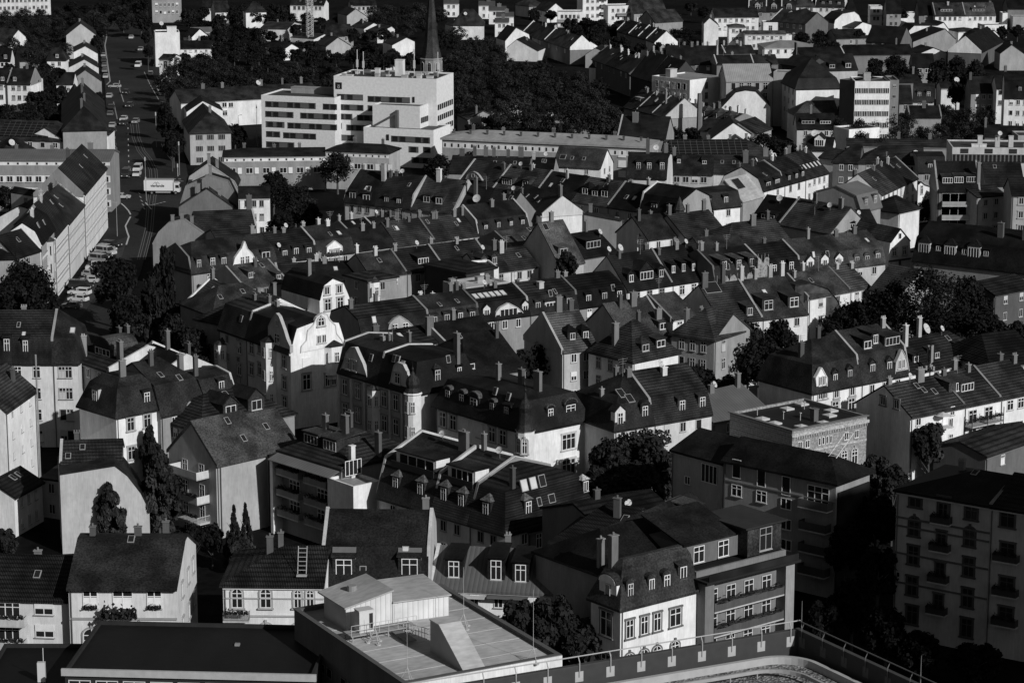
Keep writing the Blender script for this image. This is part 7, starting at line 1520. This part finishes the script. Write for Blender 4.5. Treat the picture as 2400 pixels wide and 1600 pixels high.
# =============== streets ===============
def sheet(name, pts, z, m):
    b = MB(); p = [at(x, y, 0) for x, y in pts]; b.prismz([(q.x, q.y) for q in p], z - .05, z); return tag(b.obj(name, m), kind='structure')
def fixccw(pts):
    p = [at(x, y, 0) for x, y in pts]; a = sum(p[i].x * p[(i + 1) % len(p)].y - p[(i + 1) % len(p)].x * p[i].y for i in range(len(p)))
    return pts if a > 0 else pts[::-1]
ASP = mat('asphalt', .03)
sheet('pavement', fixccw([(228, 20), (236, 100), (246, 200), (252, 320), (258, 470), (252, 540), (100, 790), (60, 860), (210, 830), (330, 640), (352, 560), (420, 505), (446, 440), (425, 330), (398, 250), (372, 150), (352, 60), (345, 20)]), .14, mat('asphalt', .03))
sheet('road', fixccw([(244, 20), (254, 100), (262, 200), (274, 320), (282, 400), (281, 470), (300, 500), (308, 520), (290, 570), (262, 640), (200, 730), (150, 800), (260, 790), (330, 640), (347, 565), (395, 505), (440, 462), (440, 425), (415, 330), (388, 250), (362, 150), (345, 60), (338, 20)]), .02 + .12 + .01, ASP)
sheet('parking_strip', fixccw([(300, 555), (262, 570), (120, 770), (190, 745), (285, 605)]), .16, mat('asphalt', .045))
def line(pts, w_, name='road_marking', v=.45, z=.165):
    b = MB()
    for (x0, y0), (x1, y1) in zip(pts, pts[1:]):
        p, q = at(x0, y0, 0), at(x1, y1, 0); d = (q - p).normalized(); n = Vector((-d.y, d.x, 0)) * w_ / 2
        b.prismz([((p - n).x, (p - n).y), ((q - n).x, (q - n).y), ((q + n).x, (q + n).y), ((p + n).x, (p + n).y)], z - .02, z)
    return tag(b.obj(name, mat('trim', v)), kind='structure')
wood([(262, 345, -6, 30), (226, 240, 50, 20), (222, 236, 80, 20), (226, 240, 28, 20), (385, 400, 245, 24), (398, 415, 285, 24), (402, 425, 325, 24)], 'one of the street trees along the avenue', 'street trees along the avenue', 10, 40)
line([(284, 478), (292, 485), (301, 495), (306, 504)], .35); line([(306, 509), (300, 520), (294, 531), (298, 545), (302, 556), (296, 575)], .35)
line([(272, 416), (330, 415)], .5); line([(336, 425), (430, 426)], .3); line([(248, 62), (250, 88), (246, 108), (252, 150), (258, 192), (250, 200)], .45, v=.3); line([(341, 476), (355, 492)], .3)
line([(280, 190), (281, 212), (290, 240)], .3, v=.3); line([(338, 170), (352, 200), (372, 235)], .25, v=.3); line([(266, 240), (276, 285)], .3, v=.25)
for k in range(9): line([(300 + k * .3, 300 + k * 13), (300 + k * .3, 304 + k * 13)], .25)
for k in range(7): line([(346 + k * 12, 421), (352 + k * 12, 421)], .5)
for k in range(5): line([(350 + k * 8, 483 - k * 2), (356 + k * 8, 482 - k * 2)], .4, v=.35)
for k in range(5): line([(324 + k * 3, 452 + k * 9), (328 + k * 3, 456 + k * 9)], .25, v=.3)
for off in (0, 5, 13, 18):
    line([(306 + off, 290), (310 + off, 325), (322 + off, 355), (338 + off, 375), (350 + off, 400), (352 + off, 430), (345 + off, 480), (340 + off, 540), (322 + off, 610)], .16, 'tram_rail', .12, .163)
# =============== vehicles ===============
def vehicle(kind, x, y, ang, v, label, group=None, loc=None):
    """x, y photo pixel of the wheels' ground contact centre; ang heading in degrees from the image's right"""
    p = at(x, y, 0); L, Wd, Hh = dict(hatch=(4.1, 1.75, 1.45), wagon=(4.7, 1.8, 1.5), van=(4.9, 1.9, 1.95), box=(5.6, 2.0, 2.4))[kind]
    t = empty('parked_car' if kind in ('hatch', 'wagon') else 'van', (p.x, p.y, .16), R(ang), label, 'car' if kind in ('hatch', 'wagon') else 'van', group)
    l2 = L / 2; b = MB()
    prof = dict(hatch=[(-l2, .3), (l2, .3), (l2, .75), (l2 - 1.0, .95), (-l2 + .1, .98), (-l2, .7)], wagon=[(-l2, .3), (l2, .3), (l2, .72), (l2 - 1.2, .95), (-l2 + .05, 1.0), (-l2, .7)],
                van=[(-l2, .3), (l2, .3), (l2, .9), (l2 - .7, 1.1), (-l2, 1.1)], box=[(-l2, .35), (l2, .35), (l2, 1.1), (l2 - .5, 1.3), (-l2, 1.3)])[kind]
    cab = dict(hatch=[(-l2 + .15, .95), (l2 - 1.05, .93), (l2 - 1.75, 1.4), (-l2 + .7, 1.4)], wagon=[(-l2 + .08, .98), (l2 - 1.25, .93), (l2 - 1.95, 1.42), (-l2 + .45, 1.42)],
               van=[(-l2 + .03, 1.08), (l2 - .72, 1.08), (l2 - 1.35, 1.85), (-l2 + .1, 1.85)], box=[(-l2 + .03, 1.28), (l2 - .55, 1.28), (l2 - 1.2, 2.3), (-l2 + .1, 2.3)])[kind]
    b.prism(prof, -Wd / 2, Wd / 2); o = b.obj('body', mat('paint', v), t)
    b = MB(); b.prism(cab, -Wd / 2 + .1, Wd / 2 - .1); b.obj('windows', GL, t)
    b = MB(); (ax, az), (bx, bz) = cab[3], cab[2]; b.box(ax - .03, -Wd / 2 + .08, az, bx + .05, Wd / 2 - .08, az + .06)
    for cx in ((-l2 + .35 if kind != 'hatch' else -l2 + .5), 0, bx - .05):
        for sy in (-1, 1): b.box(cx - .07, sy * (Wd / 2 - .09) - .02, cab[0][1], cx + .07, sy * (Wd / 2 - .09) + .02, az)
    b.obj('roof', mat('paint', v), t)
    for sx in (-1, 1):
        for sy in (-1, 1):
            b = MB(); b.tube((0, -.1, 0), (0, .1, 0), .32, n=12); b.tube((0, -.11, 0), (0, .11, 0), .18, n=8, m=1)
            b.obj('wheel', [mat('metal', .015), mat('metal', .35)], t, loc=(sx * L * .31, sy * (Wd / 2 - .08), .32))
    for sy in (-1, 1):
        b = MB(); b.box(0, -.16, -.08, .04, .16, .08); b.obj('headlight', mat('paint', .8), t, loc=(l2 - .02, sy * (Wd / 2 - .3), .66))
    return t
G = 'cars parked along the street facade'
for (k, x, y, a, v, lab) in (('wagon', 262, 580, -28, .02, 'black estate car at the far end of the angled parking row'), ('wagon', 250, 589, -30, .3, 'silver estate car second from the far end of the parking row'), ('van', 248, 598, -30, .45, 'light silver van with dark windows in the upper parking row'),
    ('wagon', 240, 607, -30, .1, 'dark grey car between two silver vans in the parking row'), ('van', 234, 616, -30, .3, 'grey van right behind the pale side-on minibus'), ('van', 228, 634, 182, .5, 'pale minibus parked side-on with three side windows'),
    ('hatch', 215, 650, -25, .35, 'silver saloon half hidden behind the bright hatchback'), ('hatch', 209, 664, 178, .45, 'bright silver hatchback facing the houses'), ('van', 190, 678, -14, .02, 'black van with light lettering on its flank'),
    ('wagon', 187, 692, 165, .65, 'white estate car beside the black van'), ('hatch', 184, 708, 160, .6, 'white hatchback near the bottom of the parking row'), ('hatch', 168, 724, 165, .12, 'dark car at the bottom end of the parking row')):
    vehicle(k, x, y, a, v, lab, G)
G = 'cars parked or driving on the avenue'
for (k, x, y, a, v, lab) in (('van', 324, 158, -90, .75, 'small white van driving in the middle of the avenue'), ('hatch', 353, 178, -80, .5, 'pale car at the right side of the upper avenue'), ('wagon', 239, 106, 95, .1, 'dark car at the top of the left parking lane'),
    ('hatch', 243, 134, 95, .3, 'grey car below the top of the left parking lane'), ('wagon', 244, 146, 95, .05, 'black car in the left parking lane beside the bright kerb'), ('hatch', 245, 158, 95, .15, 'dark grey car in the left parking lane beside the bright kerb'),
    ('wagon', 246, 170, 95, .2, 'mid grey car in the left parking lane beside the bright kerb'), ('hatch', 248, 184, 95, .4, 'pale car at the lower end of the left parking lane'), ('hatch', 269, 207, 170, .4, 'pale car turning across the avenue near the junction'),
    ('wagon', 257, 230, 92, .35, 'silver car parked left below the junction'), ('wagon', 261, 256, 92, .03, 'long black car parked left below the silver one'), ('hatch', 295, 221, -95, .03, 'black car leading the queue on the avenue'), ('wagon', 303, 252, -95, .05, 'black estate second in the queue on the avenue'),
    ('hatch', 372, 214, -70, .12, 'dark car parked on the right of the avenue'), ('hatch', 377, 224, -70, .3, 'grey car parked on the right of the avenue'), ('wagon', 264, 299, 92, .35, 'silver estate above a dark car beside the corner house'), ('hatch', 265, 312, 92, .08, 'dark hatchback beside the corner house'),
    ('hatch', 290, 284, -95, .55, 'bright car driving past the corner house'), ('hatch', 289, 294, -95, .04, 'black car just behind the bright one'), ('van', 323, 402, -92, .7, 'white van waiting at the stop line'), ('hatch', 321, 414, -92, .65, 'white car first at the stop line'),
    ('box', 296, 416, -92, .04, 'tall dark delivery van with pale roof waiting at the stop line'), ('hatch', 287, 467, 0, .45, 'silver hatchback emerging beside the grey end wall')):
    vehicle(k, x, y, a, v, lab, G)
# the truck
p = at(376, 458, 0); t = empty('truck', (p.x, p.y, .16), R(-1), 'white box truck with dark lettering crossing the junction', 'truck')
b = MB(); b.box(-4.0, 0, 1.05, 3.2, 2.5, 3.75); b.box(-4.15, 0, 1.05, -4.0, 2.5, 3.6); bx_ = b.obj('cargo_box', mat('paint', .72), t)
b = MB(); b.box(-4.05, -.02, 3.75, 3.25, 2.52, 3.85); b.obj('roof', mat('paint', .35), t)
b = MB(); b.prism([(3.4, .7), (4.9, .7), (4.95, 1.6), (4.75, 2.75), (4.4, 3.0), (3.4, 3.0)], .05, 2.45); b.obj('cab', mat('paint', .65), t)
b = MB(); b.prism([(3.85, 1.75), (4.8, 1.7), (4.68, 2.5), (3.85, 2.5)], .02, .06); b.prism([(4.93, 1.7), (4.98, 1.7), (4.8, 2.65), (4.75, 2.65)], .2, 2.3); b.obj('windows', GL, t)
b = MB(); b.box(-4.0, .25, .75, 4.7, 2.25, 1.0); b.obj('chassis', mat('metal', .04), t)
b = MB(); b.box(-1.2, .0, .5, 2.6, .05, .62); b.box(-1.2, .0, .78, 2.6, .05, .9); b.obj('side_guard', mat('metal', .5), t)
for x in (-2.2, 3.9):
    for y in (.2, 2.3):
        b = MB(); b.tube((0, -.18, 0), (0, .18, 0), .5, n=14); b.tube((0, -.19, 0), (0, .19, 0), .25, n=8, m=1); b.obj('wheel', [mat('metal', .012), mat('metal', .2)], t, loc=(x, y, .5))
fc = bpy.data.curves.new('lettering', 'FONT'); fc.body = 'vierlande'; fc.size = .98; fc.align_x = 'CENTER'; fc.extrude = .012; fc.offset = .018; fc.space_character = .98
fo = bpy.data.objects.new('lettering', fc); COL.objects.link(fo); fo.parent = bx_; fo.location = (-.7, -.02, 2.0); fo.rotation_euler = (R(90), 0, 0); fo.data.materials.append(mat('metal', .01))
bpy.context.view_layer.update(); _me = bpy.data.meshes.new_from_object(fo.evaluated_get(bpy.context.evaluated_depsgraph_get())); _l, _r = fo.location.copy(), fo.rotation_euler.copy(); bpy.data.objects.remove(fo); fo = link('lettering', _me, bx_, loc=_l); fo.rotation_euler = _r
b = MB()
for x0, s_ in ((-1.35, 0), (-.75, .0)):
    b.prism([(x0 - .5, 2.75), (x0 - .3, 2.75), (x0 + .1, 3.15), (x0 + .5, 2.75), (x0 + .7, 2.75), (x0 + .1, 3.35)][:3] + [(x0 + .1, 3.35)], -.02, -.001)
    b.prism([(x0 + .1, 3.15), (x0 + .5, 2.75), (x0 + .7, 2.75), (x0 + .1, 3.35)], -.02, -.001)
b.obj('logo', mat('trim', .3), bx_)
# street furniture
def pole(x, y, hh, label, arm=1.2, r_=.07, cat='lamp', name='street_lamp', v=.3):
    p = at(x, y, 0); t = empty(name, (p.x, p.y, .14), 0, label, cat); b = MB(); b.tube((0, 0, 0), (0, 0, hh), r_, r_ * .7, 6)
    if arm: b.tube((0, 0, hh - .1), (arm, 0, hh + .1), .05, n=5)
    b.obj('post', mat('metal', v), t)
    if arm: b = MB(); b.box(arm - .4, -.12, hh, arm + .3, .12, hh + .18); b.obj('lamp_head', mat('metal', .5), t)
    else: b = MB(); b.box(-.15, -.12, hh - 1.0, .15, .12, hh); b.obj('signal_box', mat('metal', .45), t)
    return t
pole(367, 346, 10, 'slim overhead line mast by the tram tracks', 0, cat='mast', name='overhead_line_mast'); pole(421, 412, 9, 'overhead line mast before the corner block', 0, cat='mast', name='overhead_line_mast')
pole(341, 418, 5.5, 'traffic light left of the truck', 0, cat='traffic light', name='traffic_light'); pole(343, 472, 6, 'traffic light behind the truck tail', 0, cat='traffic light', name='traffic_light'); pole(417, 415, 3.4, 'white traffic light right of the stop line', 0, cat='traffic light', name='traffic_light', v=.6)
pole(275, 555, 8, 'street lamp beside the parked cars', -1.6); pole(560, 345, 9, 'street lamp before the long low block', .8); pole(603, 345, 12, 'tall thin mast left of the hospital', 0, cat='mast', name='flag_mast'); pole(1638, 352, 16, 'tall brick chimney with white top behind the solar roof', 0, r_=.9, cat='chimney', name='factory_chimney', v=.15)
pole(383, 200, 7, 'street lamp on the right of the upper avenue', -.8); pole(362, 185, 5, 'traffic light on the upper avenue', 0, cat='traffic light', name='traffic_light')
# =============== far trees ===============
wood([(1060, 1190, 118, 44), (1050, 1290, 138, 46), (1070, 1370, 160, 46), (1060, 1420, 182, 48), (1060, 1430, 205, 50), (1100, 1420, 228, 50), (1240, 1440, 250, 50)], 'dense dark wood right of the church spire', None, 12, 62, mass=1)
wood([(395, 520, 128, 40), (380, 780, 150, 46), (385, 790, 172, 46), (400, 760, 192, 48)], 'dark wood between the avenue and the hospital', None, 10, 58, mass=1)
wood([(600, 760, 108, 44), (500, 620, 60, 40), (500, 600, 95, 42), (630, 720, 30, 40)], 'one of the dark trees around the lattice mast', 'trees around the lattice mast', 9, 48)
wood([(0, 250, 18, 36), (20, 240, 36, 36), (10, 150, 60, 38), (20, 150, 84, 38), (60, 150, 100, 38), (230, 330, 30, 40), (250, 330, 8, 36)], 'black wooded park at the top left', None, 9, 48, mass=1)
wood([(340, 360, 40, 20), (335, 362, 70, 24), (340, 365, 100, 24)], 'one of the trees lining the far end of the avenue', 'trees lining the far avenue', 10, 26)
wood([(860, 1010, 8, 38), (880, 1010, 26, 38), (900, 990, 44, 40), (1020, 1060, 20, 36), (1020, 1110, 60, 40), (1060, 1180, 80, 42), (1080, 1180, 100, 42)], 'dark trees massed around the spire top', None, 10, 52, mass=1)
wood([(740, 860, 36, 44), (830, 900, 98, 38), (880, 990, 118, 42)], 'one of the bushes between the far villas', 'bushes between the far villas', 6, 34)
wood([(1330, 1460, 40, 40), (1340, 1450, 58, 42), (1390, 1480, 84, 42)], 'one of the dark trees below the far tower block', 'trees below the far tower block', 9, 48)
wood([(10, 130, 150, 42), (0, 110, 172, 44), (90, 140, 205, 40), (0, 140, 238, 44), (20, 150, 262, 46)], 'one of the garden trees of the left terrace houses', 'garden trees of the left terrace houses', 8, 46)
wood([(2040, 2130, 130, 44), (2040, 2140, 150, 44), (2200, 2290, 134, 46), (2190, 2300, 158, 48), (2230, 2300, 190, 46), (2050, 2130, 170, 40)], 'one of the park trees at the upper right', 'park trees at the upper right', 10, 56)
wood([(1960, 2020, 240, 40), (1960, 2060, 270, 44), (2080, 2140, 262, 40), (2100, 2300, 290, 50), (1965, 2050, 300, 44), (2130, 2330, 318, 52), (2210, 2330, 246, 48), (1990, 2120, 318, 50)], 'dense dark trees before the white window block', None, 10, 60, mass=1)
for (x, y, ht, wp, lab) in ((570, 214, 9, 80, 'tree before the long brown roof, left of the hospital'), (640, 420, 9, 90, 'tree right of the low flat roofed block'), (790, 355, 11, 95, 'tree before the low white fronted block'), (640, 395, 10, 70, 'tree behind the white house with small windows'), (690, 425, 11, 110, 'drooping willow beside the white house'), (720, 470, 9, 90, 'lower willow in the upper left courtyard'), (660, 500, 8, 80, 'dark bush below the willow'),
    (1030, 362, 9, 90, 'dark tree between hospital wing and long block'), (1100, 352, 8, 80, 'reddish tree before the long tiled roof'), (1150, 268, 8, 55, 'birch before the white clinic pavilion'), (1190, 262, 8, 60, 'second birch before the white clinic pavilion'), (1110, 285, 7, 60, 'tree right of the hospital foot'), (1240, 300, 7, 60, 'tree before the glazed hall'), (1330, 306, 6, 60, 'bushes beside the brick shed'),
    (1565, 292, 9, 90, 'lit leafy tree before the long pale roof end'), (1620, 300, 8, 60, 'tree beside the factory chimney'), (1790, 310, 9, 100, 'dark tree beside the plain white gable'), (1830, 325, 9, 90, 'second dark tree beside the plain white gable'), (1600, 62, 9, 75, 'round dark tree left of the villas'), (1580, 30, 8, 50, 'tree by the far grey wall'), (1728, 48, 6, 45, 'first tree between villa and white cube'), (1762, 46, 6, 48, 'second tree between villa and white cube'), (1925, 85, 6, 60, 'dark bush by the pale pavilion'), (1975, 78, 6, 60, 'dark bush right of the pale pavilion'),
    (50, 385, 10, 90, 'slender tree before the left edge block'), (20, 430, 9, 90, 'low tree before the left edge block'), (2190, 455, 9, 110, 'courtyard tree beside the shaded balconies'), (2330, 470, 9, 70, 'tree clinging to the weathered corner house'), (2140, 480, 7, 60, 'small tree by the low hipped house'), (2268, 40, 5, 40, 'small tree before the grey roofed terrace'), (2060, 362, 7, 60, 'small tree between the hipped houses'), (1405, 262, 9, 70, 'spiky tree at the right end of the wood'), (550, 285, 9, 60, 'tree under the tall thin mast'), (515, 30, 12, 40, 'tall conifer at the far left of the centre'), (548, 12, 14, 44, 'taller conifer beside the far white house')):
    T(lab, x, y, ht, wp, n=3600)
# =============== unseen tower, added to shade the lower right ===============
def pos(u, v): return Vector((u * math.sin(SUN_AZ) + v * math.cos(SUN_AZ), -u * math.cos(SUN_AZ) + v * math.sin(SUN_AZ), 0))
q = pos(-100, 229); t = empty('shade_tower', (q.x, q.y, 0), SUN_AZ, 'plain tower added outside the view to shade the lower right corner', 'high rise')
b = MB(); b.box(0, -22, 0, 36, 0, 78.5); b.obj('wall', mat('plaster', .3), t)
b = MB()
for k in range(22): b.box(-.1, -22.1, 3 + k * 3.4, 36.1, .1, 4.6 + k * 3.4)
b.obj('window_bands', GL, t)

wood([(1230, 1320, 22, 44), (1600, 1660, 8, 40), (1480, 1600, 70, 46), (1490, 1560, 100, 40), (1560, 1650, 96, 44), (1860, 1950, 72, 40), (1950, 2100, 70, 48), (2060, 2110, 108, 40), (1990, 2060, 108, 40), (2225, 2300, 110, 40), (2345, 2400, 60, 36), (1900, 1990, 100, 40), (1230, 1300, 268, 40), (2060, 2180, 20, 46)], 'one of the small dark garden trees between the far right roofs', 'garden trees between the far right roofs', 7, 36)
wood([(430, 480, 20, 36), (620, 680, 16, 40), (760, 830, 58, 36), (690, 770, 120, 40), (440, 520, 45, 40), (150, 240, 6, 36), (100, 150, 160, 36), (70, 145, 215, 40), (90, 150, 240, 40), (420, 520, 140, 40)], 'one of the small dark garden trees between the far left roofs', 'garden trees between the far left roofs', 7, 38)
wood([(560, 640, 560, 50), (720, 780, 560, 50), (1240, 1300, 590, 50), (930, 1000, 700, 46), (860, 930, 560, 46), (1560, 1640, 600, 46), (1700, 1760, 500, 40), (1860, 1960, 580, 46), (1400, 1480, 700, 46), (640, 720, 620, 44), (1600, 1680, 880, 60), (900, 960, 960, 50), (430, 480, 860, 50), (120, 180, 1100, 50), (440, 520, 1230, 50), (1240, 1330, 1080, 60), (2300, 2400, 1000, 60), (1960, 2060, 1150, 60)], 'one of the low trees in the narrow courtyards', 'low courtyard trees', 6, 55)

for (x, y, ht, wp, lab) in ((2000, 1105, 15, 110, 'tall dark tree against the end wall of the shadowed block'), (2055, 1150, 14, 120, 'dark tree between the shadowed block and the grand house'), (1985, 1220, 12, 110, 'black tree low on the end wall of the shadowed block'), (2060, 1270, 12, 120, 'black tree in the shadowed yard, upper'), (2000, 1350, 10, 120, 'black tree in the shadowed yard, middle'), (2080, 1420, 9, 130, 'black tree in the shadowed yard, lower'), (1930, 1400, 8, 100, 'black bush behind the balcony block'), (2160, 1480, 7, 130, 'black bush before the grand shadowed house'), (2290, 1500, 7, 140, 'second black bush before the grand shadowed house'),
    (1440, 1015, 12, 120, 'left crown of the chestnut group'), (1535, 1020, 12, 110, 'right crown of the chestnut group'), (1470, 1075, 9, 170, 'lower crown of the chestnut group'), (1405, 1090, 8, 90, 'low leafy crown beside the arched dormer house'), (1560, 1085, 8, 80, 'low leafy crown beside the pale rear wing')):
    T(lab, x, y, ht, wp, n=5200, v=.014 if x > 1900 else .06)  # near-black leaves put the shaded yard's darkness into the colour

wood([(655, 760, 92, 36), (740, 870, 118, 34), (860, 1000, 128, 34), (420, 640, 122, 38), (480, 640, 76, 36), (640, 720, 50, 36), (560, 680, 8, 34), (780, 900, 66, 34), (430, 600, 20, 40)], 'one of the dark trees in front of the far villas', 'trees in front of the far villas', 7, 40)
wood([(0, 110, 124, 34), (0, 60, 108, 34), (90, 160, 172, 30), (0, 130, 258, 36), (0, 150, 288, 40)], 'one of the dark shrubs between the left terrace houses', 'shrubs between the left terrace houses', 6, 36)
wood([(1130, 1320, 300, 44), (1380, 1450, 285, 40), (1080, 1140, 320, 40)], 'one of the bushes along the long pale roofed block', 'bushes along the long pale roofed block', 6, 44)

for (x, y, ht, wp, lab) in ((2300, 715, 12, 130, 'dark tree between the great courtyard tree and the right edge'), (2370, 745, 11, 120, 'black tree at the right edge behind the shaded dormer house'), (2100, 770, 9, 130, 'black low tree behind the long hipped roof'), (1960, 735, 9, 90, 'dark tree right of the ivy covered house'), (2250, 780, 8, 120, 'black bush behind the dish on the long hipped roof'), (2350, 560, 9, 100, 'dark tree behind the long bay dormer roof'),
    (1640, 850, 11, 90, 'dark tree in the gap behind the shaded windowed house'), (1700, 880, 9, 110, 'black bushes behind the ribbed metal roof'), (395, 262, 11, 60, 'broad tree on the right of the avenue, upper'), (405, 300, 11, 60, 'broad tree on the right of the avenue, middle'), (330, 30, 10, 60, 'dark tree closing the far end of the avenue'), (288, 20, 10, 60, 'second dark tree closing the far end of the avenue'),
    (230, 215, 8, 30, 'small tree between avenue row and parked cars')):
    T(lab, x, y, ht, wp)
for (k, x, y, a, v, lab) in (('hatch', 318, 290, -95, .25, 'grey car third in the avenue queue'), ('hatch', 262, 330, 92, .3, 'pale hatchback parked below the corner house'), ('wagon', 264, 344, 92, .04, 'black estate parked below the corner house'), ('hatch', 259, 272, 92, .12, 'dark hatchback parked above the corner house'), ('hatch', 238, 90, 95, .3, 'grey car at the far top of the left lane'), ('hatch', 240, 76, 95, .06, 'black car at the far top of the left lane'),
    ('wagon', 387, 252, -70, .05, 'black car on the right of the lower avenue'), ('hatch', 393, 266, -70, .35, 'pale car on the right of the lower avenue'), ('van', 400, 286, -72, .1, 'dark van on the right of the lower avenue'), ('hatch', 330, 120, -90, .3, 'grey car heading down the upper avenue'), ('hatch', 308, 92, 92, .5, 'pale car heading up the far avenue'), ('hatch', 266, 356, 92, .2, 'grey hatchback parked lowest beside the white corner')):
    vehicle(k, x, y, a, v, lab, 'cars parked or driving on the avenue')
